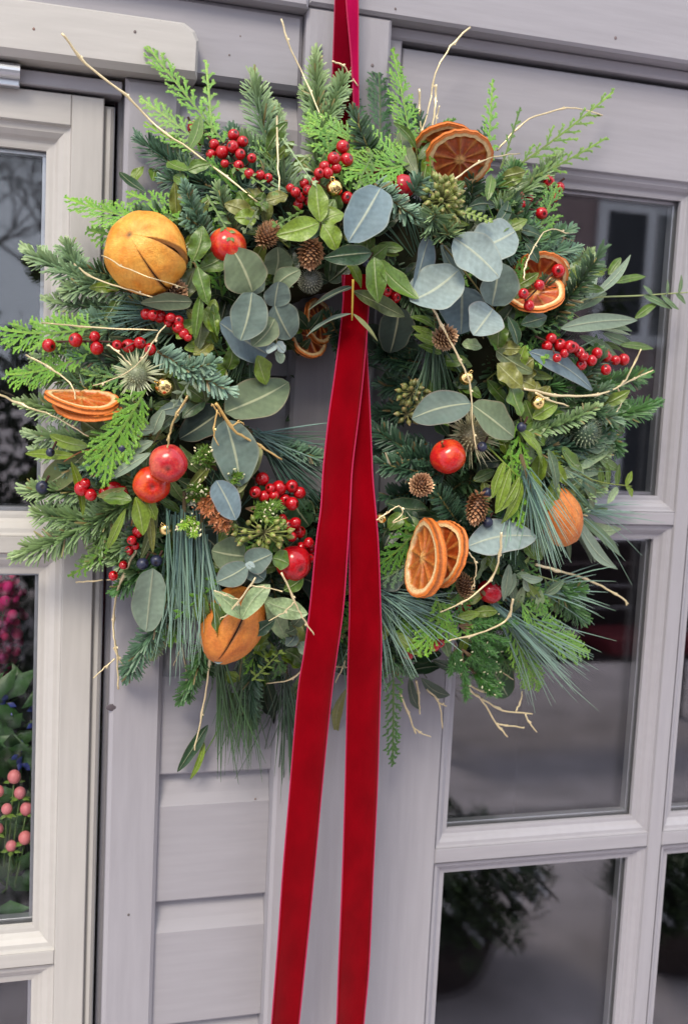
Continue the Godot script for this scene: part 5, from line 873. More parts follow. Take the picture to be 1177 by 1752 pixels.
	leaf(s, V(199.3, 1601.9, 102.1), V(207.8, 1631.2, 102.0), 12, "green", col(96, 122, 84), -0.08811830951615185, 0.12, 0.0)
	leaf(s, V(204.6, 1598.2, 101.2), V(206.3, 1575.0, 101.8), 11, "green", col(96, 122, 84), 0.35569560499216, 0.12, 0.0)
	leaf(s, V(199.9, 1594.6, 102.0), V(220.1, 1568.2, 102.3), 12, "green", col(96, 122, 84), -0.2881878214985755, 0.12, 0.0)
	leaf(s, V(202.4, 1597.5, 101.6), V(226.5, 1608.0, 103.0), 11, "green", col(95, 127, 40), -0.09748889126524096, 0.12, 0.0)
	leaf(s, V(244.9, 1583.6, 90.7), V(277.0, 1593.2, 81.9), 11, "green", col(96, 122, 84), 0.07410144801778296, 0.12, 0.0)
	leaf(s, V(237.2, 1592.3, 93.2), V(256.8, 1571.7, 96.1), 10, "green", col(96, 122, 84), -0.007976681654110862, 0.12, 0.0)
	leaf(s, V(241.6, 1589.8, 91.9), V(273.2, 1574.4, 81.3), 14, "green", col(95, 127, 40), -0.14139321764961787, 0.12, 0.0)
	leaf(s, V(237.7, 1584.3, 93.0), V(264.2, 1608.8, 81.9), 14, "green", col(95, 127, 40), -0.27830886511765085, 0.12, 0.0)
	leaf(s, V(266.8, 1572.9, 82.3), V(293.2, 1586.3, 76.3), 12, "green", col(96, 122, 84), -0.12456122681784737, 0.12, 0.0)
	leaf(s, V(263.4, 1570.7, 83.6), V(291.0, 1580.7, 76.1), 14, "green", col(96, 122, 84), -0.3056693685927984, 0.12, 0.0)
	leaf(s, V(272.9, 1573.7, 79.8), V(313.8, 1589.6, 62.1), 11, "green", col(96, 122, 84), 0.059776063147023106, 0.12, 0.0)
	leaf(s, V(273.3, 1568.6, 79.3), V(326.3, 1549.3, 49.9), 11, "green", col(95, 127, 40), -0.1734854336567005, 0.12, 0.0)
	s = sprig("leafy_sprig", V(182, 1443, 91), "pale leaf shoots below the wide pale leaf")
	stem(s, [V(182.1, 1442.9, 90.5), V(236.8, 1416.4, 63.9)], 0.9, 0.5, col(110, 110, 60))
	leaf(s, V(174.6, 1443.0, 100.8), V(179.1, 1421.3, 99.9), 12, "green", col(129, 156, 46), 0.08694464224963161, 0.12, 0.0)
	leaf(s, V(177.2, 1442.8, 100.1), V(202.9, 1442.5, 103.4), 9, "green", col(159, 182, 129), 0.03873302242480703, 0.12, 0.0)
	leaf(s, V(171.7, 1449.1, 102.9), V(195.1, 1429.7, 93.2), 12, "green", col(96, 122, 84), -0.3264426712051856, 0.12, 0.0)
	leaf(s, V(177.9, 1441.8, 99.7), V(189.9, 1413.4, 92.1), 9, "green", col(96, 122, 84), -0.043298451268977634, 0.12, 0.0)
	leaf(s, V(200.1, 1428.6, 89.4), V(197.4, 1395.9, 73.0), 11, "green", col(159, 182, 129), 0.025047267876405876, 0.12, 0.0)
	leaf(s, V(205.2, 1425.9, 86.7), V(241.0, 1417.8, 62.8), 11, "green", col(129, 156, 46), -0.22847219333083474, 0.12, 0.0)
	leaf(s, V(204.0, 1431.7, 89.0), V(231.6, 1408.2, 73.2), 11, "green", col(129, 156, 46), -0.3901174490869124, 0.12, 0.0)
	leaf(s, V(210.1, 1429.4, 86.1), V(229.4, 1394.7, 66.7), 9, "green", col(96, 122, 84), -0.3298922611480619, 0.12, 0.0)
	leaf(s, V(225.5, 1423.2, 77.5), V(223.7, 1398.7, 75.0), 10, "green", col(159, 182, 129), 0.239047291449607, 0.12, 0.0)
	leaf(s, V(231.5, 1420.8, 73.8), V(257.5, 1391.1, 42.5), 12, "green", col(96, 122, 84), 0.30612774118043584, 0.12, 0.0)
	leaf(s, V(232.1, 1415.0, 70.9), V(257.6, 1432.7, 70.1), 9, "green", col(96, 122, 84), 0.12327849233340626, 0.12, 0.0)
	leaf(s, V(238.3, 1415.6, 68.0), V(275.3, 1385.9, 32.4), 13, "green", col(129, 156, 46), -0.36224237858547736, 0.12, 0.0)
	s = sprig("leafy_sprig", V(127, 1395, 92), "")
	stem(s, [V(126.9, 1395.4, 92.2), V(145.6, 1374.5, 81.0)], 0.9, 0.5, col(110, 110, 60))
	leaf(s, V(123.0, 1399.4, 102.8), V(147.8, 1404.7, 105.0), 9, "green", col(129, 156, 46), -0.18992638887334526, 0.12, 0.0)
	leaf(s, V(125.7, 1396.8, 101.4), V(142.7, 1390.7, 103.4), 8, "green", col(129, 156, 46), 0.3756272621757877, 0.12, 0.0)
	leaf(s, V(126.5, 1402.3, 103.1), V(146.4, 1384.7, 91.2), 9, "green", col(129, 156, 46), -0.11007100819835047, 0.12, 0.0)
	leaf(s, V(126.8, 1395.0, 100.5), V(149.9, 1404.7, 94.9), 8, "green", col(129, 156, 46), 0.10445429509540993, 0.12, 0.0)
	leaf(s, V(140.8, 1378.3, 90.3), V(139.7, 1354.8, 78.7), 9, "green", col(129, 156, 46), -0.031202300809461736, 0.12, 0.0)
	leaf(s, V(147.5, 1375.5, 87.2), V(176.5, 1350.1, 64.9), 11, "green", col(129, 156, 46), -0.31714956088734314, 0.12, 0.0)
	leaf(s, V(146.3, 1381.1, 90.2), V(167.8, 1364.1, 73.9), 10, "green", col(95, 127, 40), 0.16404542852514503, 0.12, 0.0)
	leaf(s, V(145.3, 1378.3, 89.1), V(162.9, 1359.9, 79.5), 10, "green", col(129, 156, 46), -0.10668013482230382, 0.12, 0.0)
	s = sprig("leafy_sprig", V(-66, 1379, 84), "")
	stem(s, [V(-65.9, 1378.7, 84.4), V(-49.5, 1359.8, 79.4)], 0.9, 0.5, col(110, 110, 60))
	leaf(s, V(-65.0, 1385.5, 96.6), V(-91.4, 1379.0, 99.1), 13, "wavy", col(129, 156, 46), -0.28555667911275534, 0.12, 0.0)
	leaf(s, V(-71.5, 1385.0, 95.6), V(-75.2, 1365.1, 93.2), 15, "wavy", col(95, 127, 40), 0.2371777641596603, 0.12, 0.0)
	leaf(s, V(-68.3, 1385.2, 96.1), V(-70.2, 1357.8, 85.0), 12, "wavy", col(42, 74, 40), -0.3919342988518577, 0.12, 0.0)
	leaf(s, V(-69.3, 1382.9, 95.0), V(-78.3, 1362.3, 86.0), 11, "wavy", col(129, 156, 46), 0.010873147146920892, 0.12, 0.0)
	leaf(s, V(-51.3, 1358.7, 85.7), V(-52.7, 1323.0, 52.7), 14, "wavy", col(42, 74, 40), 0.045971361816977196, 0.12, 0.0)
	leaf(s, V(-48.0, 1366.9, 90.4), V(-23.8, 1347.7, 76.8), 15, "wavy", col(95, 127, 40), -0.17266225048068007, 0.12, 0.0)
	leaf(s, V(-50.2, 1359.1, 86.0), V(-24.6, 1344.3, 73.5), 15, "wavy", col(129, 156, 46), 0.37490014391654547, 0.12, 0.0)
	leaf(s, V(-56.2, 1366.1, 89.0), V(-79.5, 1367.8, 92.6), 16, "wavy", col(129, 156, 46), 0.3177218398535375, 0.12, 0.0)
	s = sprig("leafy_sprig", V(-2, 1393, 74), "")
	stem(s, [V(-2.4, 1392.9, 74.0), V(22.9, 1380.4, 72.4)], 0.9, 0.5, col(110, 110, 60))
	leaf(s, V(-4.4, 1398.0, 84.7), V(-32.5, 1387.7, 93.8), 13, "green", col(42, 74, 40), -0.20873148833537886, 0.12, 0.0)
	leaf(s, V(-10.0, 1396.2, 84.2), V(-12.4, 1371.1, 81.4), 11, "green", col(42, 74, 40), 0.32813986347547, 0.12, 0.0)
	leaf(s, V(-3.3, 1394.6, 83.9), V(8.4, 1371.1, 71.4), 14, "green", col(95, 127, 40), -0.20078924961823885, 0.12, 0.0)
	leaf(s, V(-2.8, 1399.2, 85.0), V(15.9, 1375.1, 86.2), 15, "green", col(42, 74, 40), 0.10624599106929766, 0.12, 0.0)
	leaf(s, V(21.6, 1378.8, 79.3), V(41.5, 1365.1, 74.9), 15, "green", col(95, 127, 40), -0.06652082067273535, 0.12, 0.0)
	leaf(s, V(18.2, 1384.5, 81.1), V(25.7, 1347.4, 59.9), 13, "green", col(95, 127, 40), -0.2502126728188089, 0.12, 0.0)
	leaf(s, V(21.0, 1385.4, 81.3), V(47.4, 1378.6, 84.8), 11, "green", col(42, 74, 40), 0.11708688012809465, 0.12, 0.0)
	leaf(s, V(20.8, 1378.8, 79.3), V(9.7, 1361.2, 74.8), 15, "green", col(95, 127, 40), -0.24851104110278124, 0.12, 0.0)
	s = sprig("leafy_sprig", V(-34, 1678, 51), "")
	stem(s, [V(-33.6, 1677.9, 50.6), V(-39.3, 1655.3, 42.2)], 0.9, 0.5, col(110, 110, 60))
	leaf(s, V(-32.0, 1676.6, 59.3), V(-55.0, 1692.6, 77.2), 13, "green", col(42, 74, 40), -0.3987308788685356, 0.12, 0.0)
	leaf(s, V(-36.9, 1674.9, 59.6), V(-60.8, 1671.7, 74.3), 12, "green", col(95, 127, 40), 0.18897298170779442, 0.12, 0.0)
	leaf(s, V(-31.1, 1673.6, 57.5), V(-22.8, 1692.8, 76.0), 12, "green", col(42, 74, 40), -0.10773053107927949, 0.12, 0.0)
	leaf(s, V(-38.6, 1673.7, 59.4), V(-63.2, 1675.4, 79.0), 13, "green", col(42, 74, 40), -0.20331602452250436, 0.12, 0.0)
	leaf(s, V(-35.3, 1651.2, 45.1), V(-53.6, 1661.8, 70.9), 10, "green", col(42, 74, 40), -0.003591845148405881, 0.12, 0.0)
	leaf(s, V(-38.1, 1653.2, 47.7), V(-30.1, 1665.4, 65.8), 10, "green", col(42, 74, 40), 0.24763749527343293, 0.12, 0.0)
	leaf(s, V(-43.4, 1658.0, 52.8), V(-42.6, 1676.2, 60.2), 13, "green", col(42, 74, 40), 0.06054453319245656, 0.12, 0.0)
	leaf(s, V(-41.8, 1658.9, 52.6), V(-70.5, 1666.5, 73.4), 11, "green", col(42, 74, 40), -0.18315233787181598, 0.12, 0.0)
	s = sprig("leafy_sprig", V(15, 1753, 112), "")
	stem(s, [V(14.6, 1752.6, 112.0), V(3.9, 1735.8, 112.8)], 0.9, 0.5, col(110, 110, 60))
	leaf(s, V(11.9, 1751.7, 122.0), V(-10.5, 1767.3, 119.0), 10, "green", col(129, 156, 46), 0.2843876357907781, 0.12, 0.0)
	leaf(s, V(8.0, 1748.2, 121.9), V(7.6, 1766.1, 125.9), 10, "green", col(95, 127, 40), -0.38296391814438285, 0.12, 0.0)
	leaf(s, V(8.0, 1746.9, 121.8), V(34.9, 1745.2, 125.4), 10, "green", col(129, 156, 46), -0.390241953898137, 0.12, 0.0)
	leaf(s, V(14.5, 1751.6, 122.0), V(36.6, 1749.3, 131.1), 10, "green", col(95, 127, 40), -0.08582731025891394, 0.12, 0.0)
	leaf(s, V(5.2, 1733.8, 120.7), V(2.9, 1756.7, 123.3), 12, "green", col(95, 127, 40), -0.22752271280396397, 0.12, 0.0)
	leaf(s, V(4.4, 1735.5, 120.9), V(22.1, 1751.6, 130.6), 14, "green", col(95, 127, 40), 0.399240242336122, 0.12, 0.0)
	leaf(s, V(4.0, 1735.6, 120.9), V(23.2, 1739.2, 122.9), 14, "green", col(129, 156, 46), -0.22664227847110877, 0.12, 0.0)
	leaf(s, V(-0.2, 1733.2, 120.5), V(-11.8, 1751.8, 115.6), 10, "green", col(95, 127, 40), 0.20643265520134768, 0.12, 0.0)
	s = sprig("leafy_sprig", V(-142, 1477, 100), "")
	stem(s, [V(-141.8, 1476.9, 100.1), V(-125.0, 1455.4, 101.3)], 0.9, 0.5, col(110, 110, 60))
	leaf(s, V(-144.1, 1481.3, 110.3), V(-162.7, 1478.5, 112.4), 15, "wavy", col(97, 110, 61), 0.36862117837466524, 0.12, 0.0)
	leaf(s, V(-139.5, 1474.5, 110.1), V(-130.4, 1453.3, 102.1), 11, "wavy", col(95, 127, 40), 0.2499103452504825, 0.12, 0.0)
	leaf(s, V(-144.7, 1480.7, 110.2), V(-133.6, 1455.3, 102.5), 13, "wavy", col(95, 127, 40), -0.17308604055056984, 0.12, 0.0)
	leaf(s, V(-139.8, 1477.9, 110.4), V(-148.2, 1457.0, 101.2), 14, "wavy", col(95, 127, 40), 0.37201847176951686, 0.12, 0.0)
	leaf(s, V(-127.4, 1459.0, 109.5), V(-114.0, 1448.4, 118.2), 15, "wavy", col(95, 127, 40), -0.39348717918864057, 0.12, 0.0)
	leaf(s, V(-125.2, 1454.1, 109.0), V(-133.2, 1430.5, 103.0), 11, "wavy", col(95, 127, 40), -0.36936761324257594, 0.12, 0.0)
	leaf(s, V(-128.0, 1457.1, 109.1), V(-129.7, 1437.2, 103.1), 15, "wavy", col(97, 110, 61), 0.05496995765009921, 0.12, 0.0)
	leaf(s, V(-127.3, 1457.7, 109.3), V(-145.1, 1440.3, 96.0), 16, "wavy", col(95, 127, 40), 0.11573092012836983, 0.12, 0.0)
	s = sprig("leafy_sprig", V(-200, 1582, 101), "")
	stem(s, [V(-200.2, 1581.8, 100.6), V(-217.6, 1568.0, 97.0)], 0.9, 0.5, col(110, 110, 60))
	leaf(s, V(-204.3, 1581.9, 109.8), V(-216.0, 1560.3, 100.2), 12, "green", col(96, 122, 84), 0.2637356961292734, 0.12, 0.0)
	leaf(s, V(-200.6, 1584.6, 110.7), V(-218.8, 1571.2, 99.4), 10, "green", col(95, 127, 40), 0.19364729576065887, 0.12, 0.0)
	leaf(s, V(-202.3, 1579.5, 110.2), V(-211.2, 1598.9, 106.0), 10, "green", col(95, 127, 40), 0.192926133420265, 0.12, 0.0)
	leaf(s, V(-201.9, 1581.0, 110.4), V(-216.4, 1600.6, 118.1), 9, "green", col(96, 122, 84), 0.07361380980325138, 0.12, 0.0)
	leaf(s, V(-217.3, 1567.8, 105.3), V(-227.0, 1592.0, 94.3), 12, "green", col(96, 122, 84), 0.048974771043437115, 0.12, 0.0)
	leaf(s, V(-218.0, 1565.2, 104.8), V(-217.0, 1538.9, 110.7), 8, "green", col(96, 122, 84), -0.30603700630308145, 0.12, 0.0)
	leaf(s, V(-220.2, 1564.5, 104.0), V(-243.2, 1568.6, 97.2), 9, "green", col(95, 127, 40), 0.17536366393594993, 0.12, 0.0)
	leaf(s, V(-219.6, 1568.0, 104.4), V(-218.6, 1542.8, 109.7), 11, "green", col(95, 127, 40), 0.36514405395458904, 0.12, 0.0)
	s = sprig("leafy_sprig", V(151, 1789, 92), "")
	stem(s, [V(150.6, 1789.2, 91.7), V(170.1, 1779.8, 91.4)], 0.9, 0.5, col(110, 110, 60))
	leaf(s, V(144.0, 1787.5, 102.1), V(142.7, 1809.8, 102.6), 10, "green", col(42, 74, 40), 0.012602339134200835, 0.12, 0.0)
	leaf(s, V(143.2, 1789.1, 101.7), V(163.4, 1810.0, 83.6), 13, "green", col(95, 127, 40), -0.03390545196412137, 0.12, 0.0)
	leaf(s, V(145.5, 1787.1, 101.9), V(166.1, 1771.3, 104.1), 11, "green", col(95, 127, 40), -0.2889538591199533, 0.12, 0.0)
	leaf(s, V(146.6, 1783.6, 102.8), V(175.8, 1792.8, 93.3), 10, "green", col(42, 74, 40), 0.050549790225994706, 0.12, 0.0)
	leaf(s, V(163.7, 1781.1, 99.3), V(184.0, 1769.9, 95.8), 12, "green", col(42, 74, 40), 0.26874394007627467, 0.12, 0.0)
	leaf(s, V(164.4, 1774.5, 101.3), V(158.0, 1794.7, 90.9), 10, "green", col(129, 156, 46), 0.1673924424685893, 0.12, 0.0)
	leaf(s, V(162.3, 1781.6, 99.5), V(193.3, 1778.4, 94.3), 13, "green", col(42, 74, 40), 0.27547147724505217, 0.12, 0.0)
	leaf(s, V(164.9, 1776.9, 100.3), V(141.5, 1797.2, 107.9), 12, "green", col(42, 74, 40), -0.3201210116842469, 0.12, 0.0)
	s = sprig("leafy_sprig", V(67, 1500, 87), "")
	stem(s, [V(66.6, 1500.4, 86.6), V(83.8, 1495.4, 90.8)], 0.9, 0.5, col(110, 110, 60))
	leaf(s, V(61.2, 1503.0, 96.1), V(48.2, 1485.9, 96.4), 15, "green", col(95, 127, 40), -0.3498271103729305, 0.12, 0.0)
	leaf(s, V(65.8, 1498.1, 97.4), V(97.5, 1498.4, 93.0), 13, "green", col(42, 74, 40), -0.03057961215884769, 0.12, 0.0)
	leaf(s, V(63.5, 1500.2, 96.9), V(80.3, 1483.1, 112.7), 13, "green", col(95, 127, 40), 0.34654039956435356, 0.12, 0.0)
	leaf(s, V(65.6, 1505.1, 96.3), V(75.6, 1491.4, 105.7), 13, "green", col(42, 74, 40), 0.12375749938026215, 0.12, 0.0)
	leaf(s, V(79.0, 1496.7, 98.6), V(95.3, 1487.5, 103.3), 14, "green", col(42, 74, 40), -0.2325964696292304, 0.12, 0.0)
	leaf(s, V(82.2, 1492.6, 99.2), V(70.4, 1474.4, 92.9), 12, "green", col(42, 74, 40), -0.28841773089083206, 0.12, 0.0)
	leaf(s, V(80.4, 1492.5, 99.1), V(61.3, 1476.8, 107.9), 13, "green", col(95, 127, 40), -0.17268960376966752, 0.12, 0.0)
	leaf(s, V(83.3, 1495.5, 99.0), V(102.4, 1494.1, 112.9), 11, "green", col(42, 74, 40), -0.03428246560698556, 0.12, 0.0)
	s = sprig("leafy_sprig", V(102, 1651, 82), "")
	stem(s, [V(102.2, 1651.1, 81.9), V(94.4, 1604.8, 77.6)], 0.9, 0.5, col(110, 110, 60))
	leaf(s, V(95.7, 1652.8, 91.5), V(116.5, 1642.6, 97.4), 13, "green", col(95, 127, 40), -0.1943828545830999, 0.12, 0.0)
	leaf(s, V(97.9, 1652.5, 92.0), V(124.0, 1648.3, 100.6), 14, "green", col(95, 127, 40), 0.15818095834548107, 0.12, 0.0)
	leaf(s, V(94.2, 1649.8, 90.7), V(112.8, 1654.6, 98.9), 12, "green", col(95, 127, 40), 0.2999422304254862, 0.12, 0.0)
	leaf(s, V(94.2, 1652.4, 91.1), V(113.9, 1653.9, 109.7), 13, "green", col(95, 127, 40), -0.06828309672816568, 0.12, 0.0)
	leaf(s, V(113.9, 1626.8, 93.7), V(113.3, 1651.9, 106.6), 10, "green", col(42, 74, 40), -0.1500446977402163, 0.12, 0.0)
	leaf(s, V(114.6, 1627.3, 93.8), V(135.2, 1620.0, 102.6), 12, "green", col(95, 127, 40), 0.16924846583120967, 0.12, 0.0)
	leaf(s, V(111.0, 1633.2, 93.4), V(129.5, 1619.4, 88.7), 14, "green", col(95, 127, 40), 0.26967796309698866, 0.12, 0.0)
	leaf(s, V(107.8, 1631.2, 92.5), V(131.7, 1633.4, 97.6), 15, "green", col(42, 74, 40), 0.13274034159851622, 0.12, 0.0)
	leaf(s, V(94.5, 1603.7, 87.0), V(98.5, 1626.1, 94.8), 15, "green", col(42, 74, 40), 0.12531666300222777, 0.12, 0.0)
	leaf(s, V(90.7, 1606.6, 85.4), V(105.6, 1589.5, 95.7), 14, "green", col(95, 127, 40), 0.04606025574655542, 0.12, 0.0)
	leaf(s, V(93.4, 1601.4, 86.6), V(110.8, 1578.2, 85.6), 13, "green", col(42, 74, 40), -0.28203751787110776, 0.12, 0.0)
	leaf(s, V(88.0, 1605.1, 84.1), V(86.2, 1632.4, 89.5), 12, "green", col(95, 127, 40), -0.018704007332946138, 0.12, 0.0)
	s = sprig("leafy_sprig", V(174, 1492, 101), "")
	stem(s, [V(173.9, 1492.1, 100.7), V(197.3, 1473.7, 94.8)], 0.9, 0.5, col(110, 110, 60))
	leaf(s, V(172.3, 1492.1, 110.0), V(182.8, 1514.0, 120.7), 14, "wavy", col(95, 127, 40), -0.38377862780443883, 0.12, 0.0)
	leaf(s, V(164.2, 1494.9, 111.6), V(155.4, 1478.0, 107.2), 11, "wavy", col(129, 156, 46), 0.31008718662976154, 0.12, 0.0)
	leaf(s, V(163.9, 1496.3, 111.8), V(178.8, 1492.8, 120.3), 15, "wavy", col(129, 156, 46), -0.26718046801185, 0.12, 0.0)
	leaf(s, V(165.9, 1494.3, 111.3), V(161.6, 1469.9, 107.1), 12, "wavy", col(129, 156, 46), 0.3687452258248959, 0.12, 0.0)
	leaf(s, V(196.2, 1471.4, 101.5), V(213.0, 1458.8, 103.2), 12, "wavy", col(95, 127, 40), 0.29658575196672565, 0.12, 0.0)
	leaf(s, V(195.6, 1473.2, 102.0), V(202.4, 1449.2, 91.8), 15, "wavy", col(129, 156, 46), 0.1861025821611475, 0.12, 0.0)
	leaf(s, V(196.9, 1479.2, 102.7), V(225.6, 1456.5, 84.0), 15, "wavy", col(95, 127, 40), -0.10749653200347814, 0.12, 0.0)
	leaf(s, V(188.8, 1477.0, 104.4), V(201.8, 1459.8, 107.8), 10, "wavy", col(95, 127, 40), 0.1643415297587949, 0.12, 0.0)
	cedar(V(-156, 1776, 92), V(-204, 1790, 43), 16, col(93, 144, 36), col(144, 185, 63), 1.1, "", 0.1)
	cedar(V(126, 1815, 87), V(203, 1851, 25), 16, col(93, 144, 36), col(144, 185, 63), 1.1, "", 0.1)
	cedar(V(190, 1516, 104), V(257, 1490, 79), 18, col(93, 144, 36), col(144, 185, 63), 1.1, "", 0.1)
	cedar(V(-88, 1387, 94), V(-70, 1340, 70), 16, col(93, 144, 36), col(144, 185, 63), 1.1, "", 0.1)
	cedar(V(-157, 1444, 99), V(-168, 1394, 70), 14, col(59, 108, 36), col(144, 185, 63), 1.1, "", 0.1)
	cedar(V(-8, 1799, 105), V(-29, 1831, 92), 16, col(93, 144, 36), col(144, 185, 63), 1.1, "", 0.1)
	cedar(V(82, 1428, 106), V(70, 1385, 97), 17, col(93, 144, 36), col(144, 185, 63), 1.1, "", 0.1)
	cedar(V(-194, 1624, 108), V(-239, 1621, 91), 17, col(59, 108, 36), col(144, 185, 63), 1.1, "", 0.1)
	cedar(V(176, 1689, 106), V(235, 1705, 88), 15, col(59, 108, 36), col(144, 185, 63), 1.1, "", 0.1)
	cedar(V(-78, 1809, 97), V(-91, 1843, 73), 13, col(59, 108, 36), col(144, 185, 63), 1.1, "", 0.1)
	cedar(V(154, 1432, 98), V(210, 1374, 55), 16, col(93, 144, 36), col(144, 185, 63), 1.1, "", 0.1)
	s = sprig("olive_sprig", V(222, 1716, 87), "silvery olive leaves fanning over the right pane")
	stem(s, [V(222.0, 1716.0, 86.7), V(266.0, 1696.6, 69.6)], 0.9, 0.5, col(140, 150, 100))
	leaf(s, V(226.0, 1716.4, 85.3), V(272.8, 1752.6, 49.1), 11, "olive", col(128, 146, 122), 0.1, 0.05, 0.0)
	leaf(s, V(233.8, 1708.3, 84.2), V(321.3, 1740.9, 15.0), 11, "olive", col(96, 122, 84), 0.1, 0.05, 0.0)
	leaf(s, V(241.8, 1700.2, 82.8), V(343.4, 1694.8, 15.0), 12, "olive", col(128, 146, 122), 0.1, 0.05, 0.0)
	leaf(s, V(230.4, 1725.7, 81.7), V(228.4, 1764.9, 67.2), 9, "olive", col(96, 122, 84), -0.1, 0.05, 0.0)
	leaf(s, V(248.4, 1686.1, 78.7), V(319.4, 1670.4, 40.7), 10, "olive", col(96, 122, 84), 0.1, 0.05, 0.0)
	leaf(s, V(257.0, 1671.8, 77.4), V(351.5, 1679.5, 10.0), 8, "olive", col(95, 127, 40), 0.1, 0.05, 0.0)
	leaf(s, V(242.7, 1742.4, 68.5), V(314.9, 1766.0, 10.0), 8, "green", col(95, 127, 40), 0.1, 0.05, 0.0)
	leaf(s, V(255.6, 1636.0, 85.3), V(336.8, 1627.3, 35.8), 11, "olive", col(96, 122, 84), 0.1, 0.05, 0.0)
	leaf(s, V(265.3, 1618.5, 82.3), V(333.0, 1595.5, 40.7), 11, "green", col(95, 127, 40), 0.1, 0.05, 0.0)
	s = sprig("olive_sprig", V(228, 1528, 92), "narrow green leaves low over the right glazing bar")
	stem(s, [V(227.6, 1527.8, 91.7), V(274.7, 1514.2, 68.5)], 0.9, 0.5, col(130, 140, 90))
	leaf(s, V(235.4, 1527.7, 89.3), V(302.6, 1541.9, 58.0), 10, "olive", col(96, 122, 84), 0.1, 0.05, 0.0)
	leaf(s, V(245.1, 1518.4, 85.0), V(341.7, 1503.1, 15.0), 11, "olive", col(95, 127, 40), 0.1, 0.05, 0.0)
	leaf(s, V(238.6, 1509.3, 86.0), V(310.0, 1472.7, 36.5), 11, "olive", col(96, 122, 84), 0.1, 0.05, 0.0)
	leaf(s, V(238.4, 1533.8, 89.0), V(274.4, 1564.0, 74.1), 10, "green", col(129, 156, 46), 0.1, 0.05, 0.0)


